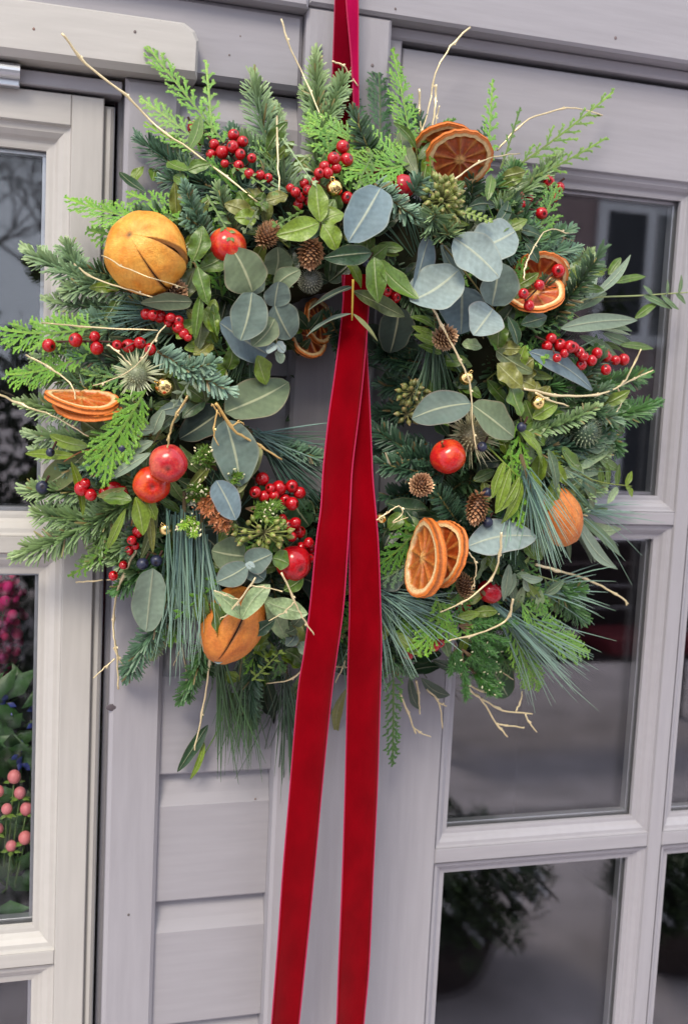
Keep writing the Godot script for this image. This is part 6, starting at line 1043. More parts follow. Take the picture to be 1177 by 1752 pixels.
func build_setting() -> void:
	var g := MB.new()
	var e := 120.0
	g.quad(g.add(Vector3(-e, 0, -e), Color.WHITE), g.add(Vector3(e, 0, -e), Color.WHITE), g.add(Vector3(e, 0, e), Color.WHITE), g.add(Vector3(-e, 0, e), Color.WHITE))
	structure("ground", g.done(false), M["paving"])

	# the shed: framing behind, then each board one sees
	var w := thing("shed_wall", Vector3(0, 0, 0), "grey painted timber shed wall with shiplap boards, posts and trim boards", "wall")
	for q in [[-0.2105, 0.0685, 0.0, 2.4], [-0.92, -0.2105, 0.0, 0.45], [-0.92, -0.2105, 1.9, 2.4], [-1.5, -0.92, 0.0, 2.4], [0.0685, 0.85, 1.986, 2.4], [0.85, 1.6, 0.0, 2.4]]:
		plank(w, "wall_panel", q[0], q[1], q[2], q[3], -0.09, -0.03, "paint_h", 0.001)
	# post between cladding and door, with the door stop beside it
	plank(w, "post", -0.0345, 0.0530, 0.02, 1.9905, -0.03, 0.0125, "paint_v", 0.0035)
	plank(w, "door_stop", 0.0532, 0.0705, 0.02, 1.9780, -0.06, -0.006, "paint_v", 0.002)
	plank(w, "door_head", 0.0532, 0.85, 1.9782, 1.9907, -0.06, -0.006, "paint_h", 0.002)
	plank(w, "header_board", -0.0345, 1.3, 1.9910, 2.14, -0.03, 0.0155, "paint_h", 0.003)
	plank(w, "upper_board", -0.9, -0.0350, 1.9860, 2.14, -0.03, 0.0190, "paint_h", 0.003)
	# window trim with a clipped corner, over the fascia behind it
	var hb := MB.new()
	var outline := [Vector2(-0.95, 1.9010), Vector2(-0.1405, 1.9060), Vector2(-0.1400, 1.9420), Vector2(-0.1440, 1.9500), Vector2(-0.1540, 1.9560), Vector2(-0.95, 1.9545)]
	var ring0 := PackedVector3Array()
	var ring1 := PackedVector3Array()
	var ring2 := PackedVector3Array()
	for k in outline.size():
		var p: Vector2 = outline[k]
		var inn := p + (Vector2(-0.5, 1.929) - p).normalized() * 0.003 * Vector2(1.0, 1.0)
		inn.y = p.y + (0.006 if p.y < 1.92 else -0.003)
		ring0.append(Vector3(p.x, p.y, -0.03))
		ring1.append(Vector3(p.x, p.y, 0.016))
		ring2.append(Vector3(inn.x, inn.y, 0.0215))
	hb.skin([ring0, ring1, ring2], [cols(6), cols(6), cols(6)], true)
	for k in range(1, 5):
		hb.tri(12, 12 + k, 13 + k)
	part(w, "window_head_trim", hb.done(false), M["window_paint_h"])
	plank(w, "fascia_board", -0.92, -0.0350, 1.9122, 1.9850, -0.03, 0.0020, "paint_h", 0.0045)
	plank(w, "window_head", -0.92, -0.2085, 1.8880, 1.9010, -0.03, -0.0040, "paint_h", 0.001)
	plank(w, "jamb_board", -0.2058, -0.1535, 0.02, 1.9045, -0.03, 0.0010, "paint_v", 0.004)
	plank(w, "corner_board", -1.42, -0.93, 0.02, 2.14, -0.03, 0.002, "paint_v", 0.004)
	plank(w, "corner_board", 0.87, 1.3, 0.02, 1.9905, -0.03, 0.002, "paint_v", 0.004)
	# shiplap boards: face, then a coved lip that slides under the board above
	var y := 1.9122
	var pitch := 0.1395
	var tops := [1.9110]
	var t := 1.7700
	while t > 0.1:
		tops.append(t)
		t -= pitch
	for k in tops.size() - 1:
		var y1: float = tops[k] - 0.0012
		var y0: float = tops[k + 1]
		var mb := MB.new()
		var prof := [[y0, -0.03], [y0, -0.0085], [y0 + 0.0015, -0.0075], [y1 - 0.0335, -0.0075], [y1 - 0.0325, -0.0080], [y1 - 0.022, -0.0125], [y1 - 0.010, -0.0165], [y1, -0.0190], [y1, -0.03]]
		for j in prof.size() - 1:
			mb.quad(mb.add(Vector3(-0.1533, prof[j][0], prof[j][1]), Color.WHITE), mb.add(Vector3(-0.1533, prof[j + 1][0], prof[j + 1][1]), Color.WHITE), mb.add(Vector3(-0.0347, prof[j + 1][0], prof[j + 1][1]), Color.WHITE), mb.add(Vector3(-0.0347, prof[j][0], prof[j][1]), Color.WHITE))
		part(w, "cladding_board", mb.done(false), M["paint_h"])
	# knots, nail heads and the latch hole
	for q in [[-0.290, 1.9300, 0.0217, 0.0016, 118, 78, 58], [-0.200, 1.9400, 0.0217, 0.0018, 70, 58, 56], [-0.177, 1.9520, 0.0212, 0.0016, 58, 48, 48], [-0.1810, 1.0660, 0.0012, 0.0018, 40, 34, 36], [0.006, 1.9560, 0.0127, 0.0020, 120, 92, 76], [0.054, 1.9990, 0.0157, 0.0016, 60, 44, 44], [0.300, 2.0050, 0.0157, 0.0022, 92, 74, 74], [0.0340, 1.9430, 0.0127, 0.0022, 84, 72, 76], [-0.003, 1.0390, 0.0127, 0.0022, 130, 104, 92], [-0.0500, 1.1800, -0.0073, 0.0014, 120, 96, 84], [-0.108, 1.9370, 0.0022, 0.0013, 86, 74, 70], [-0.098, 1.9560, 0.0022, 0.0010, 96, 80, 74]]:
		var mb := MB.new()
		var cc := col(int(q[4]), int(q[5]), int(q[6])).lerp(col(150, 140, 138), 0.35)
		ball(mb, Vector3.ZERO, q[3] * 0.75, 10, 6, cc, Vector3(1, 1.15, 0.25))
		part(w, "nail_hole", mb.done(), M["plain"]).position = Vector3(q[0], q[1], q[2])
	var lh := MB.new()
	ball(lh, Vector3.ZERO, 0.0045, 14, 8, col(84, 76, 80), Vector3(1.3, 0.8, 0.2))
	part(w, "latch_hole", lh.done(), M["plain"]).position = Vector3(-0.2035, 1.2885, 0.0004)

	# casement window at the left
	var win := thing("casement_window", Vector3(-0.55, 0.47, 0), "pale grey wooden casement window with three panes at its right edge", "window")
	win.position = Vector3.ZERO
	var zf := -0.010
	var og := [[0.0, 0.0], [0.04, 0.16], [0.12, 0.2], [0.3, 0.24], [0.5, 0.42], [0.62, 0.6], [0.7, 0.66], [0.86, 0.68], [1.0, 0.72], [1.0, 1.0]]
	plank(win, "stile", -0.2545, -0.2245, 0.48, 1.8850, -0.045, zf, "window_paint_v", 0.001)
	plank(win, "rebate_lip", -0.2243, -0.2150, 0.48, 1.8800, -0.045, zf - 0.005, "window_paint_v", 0.003)
	plank(win, "weather_seal", -0.2149, -0.2139, 0.48, 1.8800, -0.045, zf - 0.007, "zinc", 0.0005)
	plank(win, "stile", -0.9060, -0.8740, 0.48, 1.8850, -0.045, zf, "window_paint_v", 0.001)
	plank(win, "top_rail", -0.8738, -0.2547, 1.8560, 1.8850, -0.045, zf, "window_paint_h", 0.001)
	plank(win, "glazing_bar", -0.8738, -0.2547, 1.4440, 1.4615, -0.032, zf - 0.0006, "window_paint_h", 0.001)
	plank(win, "glazing_bar", -0.8738, -0.2547, 1.0130, 1.0285, -0.032, zf - 0.0006, "window_paint_h", 0.001)
	plank(win, "bottom_rail", -0.8738, -0.2547, 0.48, 0.58, -0.045, zf, "window_paint_h", 0.001)
	plank(win, "glazing_bar", -0.5720, -0.5560, 0.5802, 1.8558, -0.032, zf - 0.0012, "window_paint_v", 0.001)
	for q in [[1.4615, 1.8560], [1.0285, 1.4440], [0.58, 1.0130]]:
		for x in [[-0.5560, -0.2545], [-0.8740, -0.5720]]:
			beads(win, x[0], x[1], q[0], q[1], zf - 0.0006, 0.0225, 0.020, og, "window_bead")
			pane(win, x[0] + 0.0225, x[1] - 0.0225, q[0] + 0.0225, q[1] - 0.0225, zf - 0.0206)
	var hinge := part(win, "hinge", hinge_mesh(), M["zinc"])
	hinge.position = Vector3(-0.312, 1.8955, 0.004)

	# glazed door at the right
	var door := thing("glazed_door", Vector3.ZERO, "grey painted wooden door with tall glass panes behind the wreath", "door")
	var zd := -0.012
	plank(door, "stile", 0.0730, 0.1625, 0.05, 1.8719, -0.055, zd, "paint_v", 0.0015)
	plank(door, "stile", 0.7350, 0.8250, 0.05, 1.8719, -0.055, zd, "paint_v", 0.0015)
	plank(door, "top_rail", 0.0730, 0.8250, 1.8720, 1.9725, -0.055, zd, "paint_h", 0.0015)
	plank(door, "bottom_rail", 0.1627, 0.7348, 0.05, 0.703, -0.055, zd, "paint_h", 0.0015)
	plank(door, "muntin", 0.4390, 0.4585, 0.7032, 1.8718, -0.035, zd - 0.0005, "paint_v", 0.0015)
	for x in [[0.1627, 0.4388], [0.4587, 0.7348]]:
		plank(door, "glazing_bar", x[0], x[1], 1.4812, 1.4975, -0.035, zd - 0.0005, "paint_h", 0.0015)
		plank(door, "glazing_bar", x[0], x[1], 1.0875, 1.1055, -0.035, zd - 0.0005, "paint_h", 0.0015)
		for q in [[1.4975, 1.8720], [1.1055, 1.4812], [0.7030, 1.0875]]:
			beads(door, x[0], x[1], q[0], q[1], zd - 0.0006, 0.0175, 0.018, og)
			pane(door, x[0] + 0.0175, x[1] - 0.0175, q[0] + 0.0175, q[1] - 0.0175, zd - 0.0186)
	# room behind the glass
	var room := thing("shed_room", Vector3(0, 0, 0), "dark inside of the shed seen through the window panes", "room")
	room.set_meta("kind", "structure")
	for q in [[-1.5, 1.6, 0.004, 0.06, -2.6, -0.0902], [-1.5, 1.6, 2.4, 2.5, -2.6, -0.03], [-1.5, -1.4, 0.0605, 2.3995, -2.5, -0.0902], [1.5, 1.6, 0.0605, 2.3995, -2.5, -0.0902], [-1.5, 1.6, 0.0605, 2.3995, -2.6, -2.5005]]:
		var mb := MB.new()
		mb.board(q[0], q[1], q[2], q[3], q[4], q[5], 0.0005)
		part(room, "inner_panel", mb.done(false), M["inner_wall"])
	build_flowers()


func cols(n: int) -> PackedColorArray:
	var c := PackedColorArray()
	c.resize(n)
	c.fill(Color.WHITE)
	return c


func hinge_mesh() -> ArrayMesh:
	var mb := MB.new()
	mb.tube(PackedVector3Array([Vector3(-0.05, 0, 0), Vector3(0.0005, 0, 0), Vector3(0.001, 0, 0), Vector3(0.0105, 0, 0)]), PackedFloat32Array([0.0072, 0.0072, 0.0072, 0.0072]), 20, Color.WHITE, Color.WHITE)
	mb.board(-0.05, 0.010, -0.0125, -0.005, -0.012, -0.002, 0.0008)
	return mb.done(false)


# potted flowers on the sill just inside the left window
func build_flowers() -> void:
	var shelf := MB.new()
	shelf.board(-0.92, -0.215, 1.0, 1.02, -0.34, -0.0905, 0.002)
	var sh := part(self, "window_shelf", shelf.done(false), M["inner_wall"])
	sh.set_meta("label", "dark shelf inside the left window carrying the flower pots")
	sh.set_meta("category", "shelf")
	var hp := thing("heather_plant", Vector3(-0.35, 1.0205, -0.22), "magenta heather in bloom inside the left window", "heather")
	var pot := MB.new()
	pot.tube(PackedVector3Array([Vector3(0, 0, 0), Vector3(0, 0.08, 0), Vector3(0, 0.1, 0)]), PackedFloat32Array([0.04, 0.05, 0.052]), 24, col(40, 38, 40), col(46, 44, 46))
	part(hp, "pot", pot.done(), M["plain"])
	var fl := MB.new()
	var gr := MB.new()
	for k in 70:
		var root := Vector3(rng.randfn(0, 0.02), 0.1, rng.randfn(0, 0.02))
		var tip := Vector3(clampf(rng.randfn(0, 0.05), -0.12, 0.045), rng.randf_range(0.28, 0.42), clampf(rng.randfn(0.0, 0.025), -0.06, 0.06))
		gr.tube(PackedVector3Array([root, root.lerp(tip, 0.5) + Vector3(0, 0.03, 0), tip]), PackedFloat32Array([0.0012, 0.001, 0.0006]), 4, col(60, 74, 40), col(80, 100, 50))
		for j in 34:
			var u := 0.3 + 0.7 * rng.randf()
			var p := root.lerp(tip, u) + Vector3(rng.randfn(), rng.randfn(), rng.randfn()) * 0.006
			if u > 0.72:
				ball(fl, p, rng.randf_range(0.003, 0.007), 8, 5, vary(col(176, 38, 100), 0.4))
			else:
				gr.blade(p, Vector3(rng.randfn(), rng.randf(), rng.randfn()).normalized(), Vector3(0, 0.1, 1).normalized(), 0.012, 0.003, col(44, 70, 34), col(86, 116, 52))
	part(hp, "blossom", fl.done(), M["plain"], true)
	part(hp, "foliage", gr.done(), M["leaf"], true)
	# pink berries on leafy stems, and a few blue flower spikes, both cut and standing in a jar
	var jar := thing("pink_berry_plant", Vector3(-0.31, 1.0205, -0.105), "green leaved plant with rounded pink berries inside the left window", "flowers")
	var st := MB.new()
	var lf := MB.new()
	for q in [[-0.296, 1.198], [-0.312, 1.183], [-0.290, 1.180], [-0.318, 1.160], [-0.283, 1.162], [-0.312, 1.142], [-0.284, 1.130], [-0.298, 1.122], [-0.303, 1.163], [-0.330, 1.175]]:
		var p := Vector3(q[0] - 0.002, q[1], -0.062) - jar.position
		var b := MB.new()
		ball(b, Vector3.ZERO, 0.0062 * rng.randf_range(0.85, 1.15), 14, 10, vary(col(222, 132, 136), 0.12), Vector3(1.0, 1.08, 1.0))
		part(jar, "berry", b.done(), M["dark_berry"]).position = p
		st.tube(PackedVector3Array([Vector3(rng.randfn(0, 0.01), 0.02, 0), p * 0.6 + Vector3(0, -0.01, 0.01), p + Vector3(0, -0.004, 0)]), PackedFloat32Array([0.0014, 0.0012, 0.0009]), 5, col(70, 96, 44), col(96, 128, 60))
		for j in 4:
			var a := rng.randf() * TAU
			lf.blade(p + Vector3(0, -0.005, 0), Vector3(cos(a), -0.15, sin(a)).normalized(), Vector3(0, 1, 0.2).normalized(), 0.012, 0.006, col(110, 150, 60), col(140, 176, 80))
	for k in 120:
		var a := rng.randf() * TAU
		var p := Vector3(rng.randfn(0.0, 0.03), rng.randf_range(0.02, 0.26), 0.01 + rng.randfn(0, 0.012))
		lf.blade(p, Vector3(cos(a), rng.randf_range(0.1, 0.9), sin(a) * 0.5).normalized(), Vector3(0, 0.2, 1).normalized(), 0.045, 0.018, col(40, 78, 38), col(74, 120, 56), 0.1)
	part(jar, "stem", st.done(), M["leaf"])
	part(jar, "foliage", lf.done(), M["leaf"], true)
	var vase := MB.new()
	vase.tube(PackedVector3Array([Vector3(0, 0, 0), Vector3(0, 0.03, 0), Vector3(0, 0.06, 0)]), PackedFloat32Array([0.025, 0.028, 0.026]), 20, col(40, 42, 46), col(46, 48, 52))
	part(jar, "pot", vase.done(), M["plain"])
	var bl := thing("blue_flower_plant", Vector3(-0.285, 1.0205, -0.22), "plant with deep blue flower spikes between the heather and pink berries", "flowers")
	var bf := MB.new()
	var bs := MB.new()
	for q in [[0.006, 0.235], [-0.022, 0.25], [-0.008, 0.19]]:
		var tip := Vector3(q[0], q[1], 0.13)
		bs.tube(PackedVector3Array([Vector3(0, 0.02, 0), tip * 0.6, tip]), PackedFloat32Array([0.0018, 0.0014, 0.001]), 5, col(50, 80, 44), col(70, 100, 56))
		for j in 8:
			var p := tip + Vector3(rng.randfn(0, 0.003), -0.004 * j + 0.016, rng.randfn(0, 0.003))
			bf.blade(p, Vector3(rng.randfn(), -0.5, rng.randf()).normalized(), Vector3(0.1, 0.2, 1).normalized(), 0.011, 0.006, col(44, 54, 140), col(70, 84, 170))
	part(bl, "stem", bs.done(), M["leaf"])
	part(bl, "petals", bf.done(), M["leaf"], true)


# what the panes mirror: the yard, planted tubs, a house and bare trees across it
func build_street() -> void:
	var house := thing("brick_house", Vector3(2.5, 0, 8.5), "brick house with white framed windows standing across the yard", "house")
	var hb := MB.new()
	hb.board(-0.4, 12.0, 0.0, 5.6, 0.0, 6.0, 0.01)
	part(house, "wall", hb.done(false), M["house_brick"])
	var rf := MB.new()
	var a := [Vector3(-0.8, 5.5, -0.4), Vector3(12.4, 5.5, -0.4), Vector3(12.4, 8.4, 3.0), Vector3(-0.8, 8.4, 3.0), Vector3(12.4, 5.5, 6.4), Vector3(-0.8, 5.5, 6.4)]
	var ri := []
	for p in a:
		ri.append(rf.add(p, col(84, 72, 70)))
	rf.quad(ri[0], ri[1], ri[2], ri[3])
	rf.quad(ri[3], ri[2], ri[4], ri[5])
	rf.tri(ri[0], ri[3], ri[5])
	rf.tri(ri[1], ri[4], ri[2])
	rf.quad(ri[0], ri[5], ri[4], ri[1])
	part(house, "roof", rf.done(false), M["plain"])
	for q in [[2.3, 0.3], [5.2, 0.3], [7.6, 0.3], [0.3, 2.3], [2.5, 2.3], [4.6, 2.3], [7.0, 2.3], [9.2, 2.3]]:
		var fr := MB.new()
		for r in [[0.0, 1.2, 0.0, 0.1], [0.0, 1.2, 1.3, 1.4], [0.0, 0.1, 0.1, 1.3], [1.1, 1.2, 0.1, 1.3], [0.55, 0.65, 0.1, 1.3]]:
			fr.board(q[0] + r[0], q[0] + r[1], q[1] + r[2], q[1] + r[3], -0.06, -0.002, 0.005, col(226, 228, 232))
		var f := part(house, "window", fr.done(false), M["plain"])
		var gl := MB.new()
		gl.board(q[0] + 0.1, q[0] + 1.1, q[1] + 0.1, q[1] + 1.3, -0.03, -0.004, 0.001, col(40, 44, 50))
		part(f, "glass_pane", gl.done(false), M["dark_berry"])
	var dd := MB.new()
	dd.board(3.9, 4.9, 0.0, 2.05, -0.05, -0.002, 0.01, col(150, 36, 60))
	part(house, "door", dd.done(false), M["plain"])
	var x := 0
	for q in [[-1.6, 15.0, 8.0], [0.9, 17.0, 7.4], [-4.6, 14.2, 8.6]]:
		var tree := thing("bare_tree", Vector3(q[0], 0, q[1]), ["bare branched tree nearest the house door across the yard", "slim bare tree just left of the brick house", "tall bare tree at the far end of the yard"][x], "tree", "bare trees across the yard")
		x += 1
		var tr := MB.new()
		var br := MB.new()
		grow(tr, br, Vector3.ZERO, Vector3(rng.randfn(0, 0.05), 1, rng.randfn(0, 0.05)).normalized(), q[2] * 0.26, 0.1, 0)
		part(tree, "trunk", tr.done(), M["bark"])
		part(tree, "crown", br.done(), M["bark"], true)
	var bench := thing("garden_bench", Vector3(2.25, 0, 3.6), "dark stained garden bench with a red cushion across the paving", "bench")
	for q in [[0.43, 0.46, -0.40, -0.28], [0.43, 0.46, -0.27, -0.15], [0.43, 0.46, -0.14, -0.02]]:
		var mb := MB.new()
		mb.board(-0.85, 0.85, q[0], q[1], q[2], q[3], 0.004, col(34, 28, 28))
		part(bench, "seat_slat", mb.done(false), M["plain"])
	for y in [0.50, 0.615, 0.73, 0.845]:
		var mb := MB.new()
		mb.board(-0.85, 0.85, y, y + 0.105, 0.0, 0.025, 0.004, col(34, 28, 28))
		part(bench, "back_slat", mb.done(false), M["plain"])
	for lx in [-0.8, 0.74]:
		for z in [-0.38, 0.026]:
			var mb := MB.new()
			mb.board(lx, lx + 0.06, 0.005, 0.429 if z < 0.0 else 0.96, z, z + 0.05, 0.004, col(30, 25, 25))
			part(bench, "leg", mb.done(false), M["plain"])
	var cu := MB.new()
	cu.board(0.1, 0.62, 0.461, 0.53, -0.39, -0.03, 0.02, col(104, 34, 46))
	part(bench, "cushion", cu.done(false), M["plain"])
	var bed := thing("shrub_bed", Vector3(-0.75, 0, 3.4), "bed of low dark shrubs in the yard facing the left window", "shrub bed")
	var bl := MB.new()
	for k in 7000:
		var p := Vector3(rng.randf_range(-1.3, 1.0), rng.randf_range(0.0, 0.42) + 0.08 * sin(k * 0.7), rng.randf_range(-1.6, 1.6))
		bl.blade(p, Vector3(rng.randfn(), rng.randfn() + 0.5, rng.randfn()).normalized(), Vector3(0.3, 0.8, 0.4).normalized(), 0.08, 0.04, vary(col(28, 40, 26), 0.3), vary(col(46, 62, 38), 0.3))
	part(bed, "foliage", bl.done(), M["leaf"], true)
	var hedge := thing("evergreen_hedge", Vector3(-2.2, 0, 6.6), "dark evergreen hedge along the far side of the yard", "hedge")
	var hl := MB.new()
	for k in 9000:
		var p := Vector3(rng.randf_range(-4.0, 4.2), rng.randf_range(0.0, 1.95) + 0.12 * sin(k * 0.37), rng.randf_range(-0.3, 0.3))
		hl.blade(p, Vector3(rng.randfn(), rng.randfn() + 0.3, rng.randfn()).normalized(), Vector3(0.3, 0.6, 0.7).normalized(), 0.11, 0.06, vary(col(34, 44, 30), 0.3), vary(col(52, 64, 42), 0.3))
	part(hedge, "foliage", hl.done(), M["leaf"], true)
	x = 0
	for q in [[0.80, 1.55, 0.36, 0.30], [1.56, 1.42, 0.22, 0.16]]:
		var tub := thing("planted_tub", Vector3(q[0], 0, q[1]), ["dark bushy shrub in a tub close to the glazed door", "small shrub with white flowers in a tub on the paving"][x], "shrub", "planted tubs in the yard")
		x += 1
		var pt := MB.new()
		pt.tube(PackedVector3Array([Vector3(0, 0.005, 0), Vector3(0, 0.13, 0), Vector3(0, 0.15, 0)]), PackedFloat32Array([q[2] * 0.5, q[2] * 0.62, q[2] * 0.66]), 24, col(70, 60, 58), col(78, 68, 64))
		part(tub, "tub", pt.done(), M["plain"])
		var lf := MB.new()
		var wf := MB.new()
		for k in 1500:
			var d := Vector3(rng.randfn(), rng.randfn(), rng.randfn()).normalized() * pow(rng.randf(), 0.4)
			var p := Vector3(0, 0.15 + q[3] * 0.42, 0) + d * Vector3(q[2], q[3] * 0.5, q[2])
			lf.blade(p, Vector3(rng.randfn(), rng.randfn() + 0.4, rng.randfn()).normalized(), Vector3(0.3, 0.8, 0.4).normalized(), 0.06, 0.026, vary(col(44, 62, 38), 0.3), vary(col(70, 92, 54), 0.3))
			if k % 14 == 0:
				ball(wf, p, 0.012, 6, 4, col(214, 214, 226))
		part(tub, "foliage", lf.done(), M["leaf"], true)
		part(tub, "flowers", wf.done(), M["plain"], true)


func grow(tr: MB, br: MB, p: Vector3, d: Vector3, l: float, r: float, depth: int) -> void:
	var e := p + d * l
	var mid := p + d * (l * 0.5) + Vector3(rng.randfn(), rng.randfn(), rng.randfn()) * l * 0.05
	(tr if depth == 0 else br).tube(PackedVector3Array([p, mid, e]), PackedFloat32Array([r, r * 0.85, r * 0.7]), 6 if depth < 3 else 4, col(58, 52, 46), col(66, 58, 52))
	if depth > 6:
		return
	for k in (3 if depth < 4 else 2):
		var nd := (d + Vector3(rng.randfn(), rng.randfn() * 0.6 + 0.15, rng.randfn()) * 0.55).normalized()
		grow(tr, br, e, nd, l * rng.randf_range(0.62, 0.85), r * 0.56, depth + 1)


# the moss ring and the greenery that fills it
func build_ring() -> void:
	var c := V(0, 0, 48)
	var R := 0.163
	var rows := []
	var rc := []
	var nz := FastNoiseLite.new()
	nz.seed = 3
	nz.frequency = 14.0
	for k in 97:
		var a := TAU * k / 96.0
		var row := PackedVector3Array()
		var cr := PackedColorArray()
		for j in 20:
			var e := TAU * j / 20.0
			var p := Vector3(cos(a), sin(a), 0) * (R + 0.05 * cos(e)) + Vector3(0, 0, 0.036 * sin(e))
			var b := nz.get_noise_3dv(p * 6.0)
			p += Vector3(cos(a) * cos(e), sin(a) * cos(e), sin(e)) * (b * 0.008)
			row.append(p + c)
			cr.append(col(34, 42, 24).lerp(col(46, 40, 26), clampf(b + 0.5, 0, 1)))
		rows.append(row)
		rc.append(cr)
	var mb := MB.new()
	mb.skin(rows, rc, true)
	part(wreath, "moss_ring", mb.done(), M["bark"])
	var dk := [col(34, 58, 32), col(42, 68, 42), col(30, 50, 34), col(52, 78, 36)]
	for k in 140:
		var a := TAU * (k + rng.randf() * 0.8) / 140.0
		var inner := k % 4 == 3
		var r0 := R + rng.randf_range(-0.03, 0.03)
		var z := rng.randf_range(0.035, 0.085)
		var p := wreath.position + Vector3(cos(a) * r0, sin(a) * r0, z)
		var sw := a + rng.randf_range(0.5, 0.95) * (1.0 if k % 2 == 0 else -1.0)
		var l := rng.randf_range(0.075, 0.115)
		var dir := Vector3(cos(sw), sin(sw), rng.randf_range(-0.15, 0.3))
		if inner:
			dir = Vector3(-cos(a + 0.9), -sin(a + 0.9), 0.25)
			l = 0.06
		var e := p + dir * l
		if k % 5 == 2:
			pine(p, e, 0.5, 46, col(54, 86, 66), col(84, 116, 92))
		elif k % 5 == 4:
			cedar(p, e, 20, col(44, 86, 40), col(74, 120, 52))
		else:
			fir(p, e, 20, dk[k % 4], col(90, 120, 84), 1)
	# fresher shoots that stand a little further out
	for k in 54:
		var a := TAU * (k + rng.randf()) / 54.0
		var r0 := R + rng.randf_range(-0.05, 0.085)
		var p := wreath.position + Vector3(cos(a) * r0, sin(a) * r0, 0.098 - 0.5 * maxf(r0 - R - 0.03, 0.0))
		if k % 3 == 0:
			var t := a + rng.randf_range(-1.2, 1.2)
			cedar(p, p + Vector3(cos(t), sin(t), rng.randf_range(-0.1, 0.2)) * rng.randf_range(0.05, 0.08), 18, col(70, 122, 38), col(124, 168, 58), 1.1)
			continue
		var o := sprig("leafy_sprig", p)
		var q2 := p + Vector3(cos(a + 0.5), sin(a + 0.5), 0.2) * 0.03
		stem(o, [p, p.lerp(q2, 0.5), q2], 0.8, 0.5, col(104, 112, 58))
		for j in 4:
			var t := a + rng.randf_range(-1.5, 1.5)
			var b := p.lerp(q2, j / 3.0)
			var q := b + Vector3(cos(t), sin(t), rng.randf_range(0.0, 0.5)) * rng.randf_range(0.02, 0.034)
			leaf(o, b, q, rng.randf_range(8, 13), "wavy" if k % 2 == 0 else "green", [col(112, 136, 42), col(84, 116, 40), col(128, 140, 62), col(96, 120, 64)][rng.randi() % 4], rng.randf_range(-0.5, 0.5), 0.12)
	for k in 90:
		var a := TAU * (k + rng.randf()) / 90.0
		var r0 := R + rng.randf_range(-0.045, 0.06)
		var p := wreath.position + Vector3(cos(a) * r0, sin(a) * r0, rng.randf_range(0.06, 0.095))
		var o := sprig("leafy_sprig", p)
		for j in 3:
			var t := a + rng.randf_range(-1.4, 1.4)
			var q := p + Vector3(cos(t), sin(t), rng.randf_range(-0.1, 0.4)) * rng.randf_range(0.022, 0.036)
			leaf(o, p, q, rng.randf_range(11, 17), "green", [col(32, 56, 26), col(44, 72, 28), col(52, 72, 40)][rng.randi() % 3], rng.randf_range(-0.4, 0.4), 0.1)


func V(x: float, y: float, z: float) -> Vector3:
	return Vector3(x, y, z) * 0.001


# a base colour given as it looks (sRGB, 0 to 255), kept as a linear value
func col(r: int, g: int, b: int) -> Color:
	return Color8(r, g, b).srgb_to_linear()


func vary(c: Color, k: float) -> Color:
	var f := 1.0 + rng.randf_range(-k, k)
	return Color(c.r * f * (1.0 + rng.randf_range(-k, k) * 0.4), c.g * f, c.b * f * (1.0 + rng.randf_range(-k, k) * 0.5))


func numbered(n: String) -> String:
	taken[n] = taken.get(n, -1) + 1
	return n if taken[n] == 0 else "%s_%03d" % [n, taken[n]]


func thing(called: String, at: Vector3, label: String, category: String, group := "") -> Node3D:
	var o := Node3D.new()
	o.name = numbered(called)
	add_child(o, true)
	o.position = at
	o.set_meta("label", label)
	o.set_meta("category", category)
	if group:
		o.set_meta("group", group)
	return o


func part(parent: Node3D, called: String, mesh: Mesh, mat: Material, stuff := false) -> MeshInstance3D:
	var o := MeshInstance3D.new()
	o.name = called
	o.mesh = mesh
	o.material_override = mat
	if stuff:
		o.set_meta("kind", "stuff")
	parent.add_child(o, true)
	return o


func sprig(called: String, at: Vector3, label := "") -> Node3D:
	var o := Node3D.new()
	o.name = called
	o.position = at - wreath.position
	if label:
		o.set_meta("label", label)
	wreath.add_child(o, true)
	return o


func structure(called: String, mesh: Mesh, mat: Material) -> MeshInstance3D:
	var o := part(self, called, mesh, mat)
	o.set_meta("kind", "structure")
	return o


func noise_tex(freq: float, oct: int, lo: float, hi: float, size := 256, seed_no := 1, normal := false) -> NoiseTexture2D:
	var n := FastNoiseLite.new()
	n.noise_type = FastNoiseLite.TYPE_SIMPLEX_SMOOTH
	n.seed = seed_no
	n.frequency = freq
	n.fractal_octaves = oct
	var t := NoiseTexture2D.new()
	t.width = size
	t.height = size
	t.seamless = true
	t.noise = n
	if normal:
		t.as_normal_map = true
		t.bump_strength = hi
	else:
		var g := Gradient.new()
		g.set_color(0, Color(lo, lo, lo))
		g.set_color(1, Color(hi, hi, hi))
		t.color_ramp = g
	return t


func mat(called: String, rough: float, spec := 0.5, vertex := true) -> StandardMaterial3D:
	var m := StandardMaterial3D.new()
	m.resource_name = called
	m.roughness = rough
	m.metallic_specular = spec
	m.vertex_color_use_as_albedo = vertex
	m.cull_mode = BaseMaterial3D.CULL_DISABLED
	M[called] = m
	return m


func tri_map(m: StandardMaterial3D, scale: Vector3, albedo: Texture2D, normal: Texture2D = null, strength := 0.3) -> void:
	m.uv1_triplanar = true
	m.uv1_world_triplanar = true
	m.uv1_scale = scale
	m.albedo_texture = albedo
	if normal:
		m.normal_enabled = true
		m.normal_texture = normal
		m.normal_scale = strength


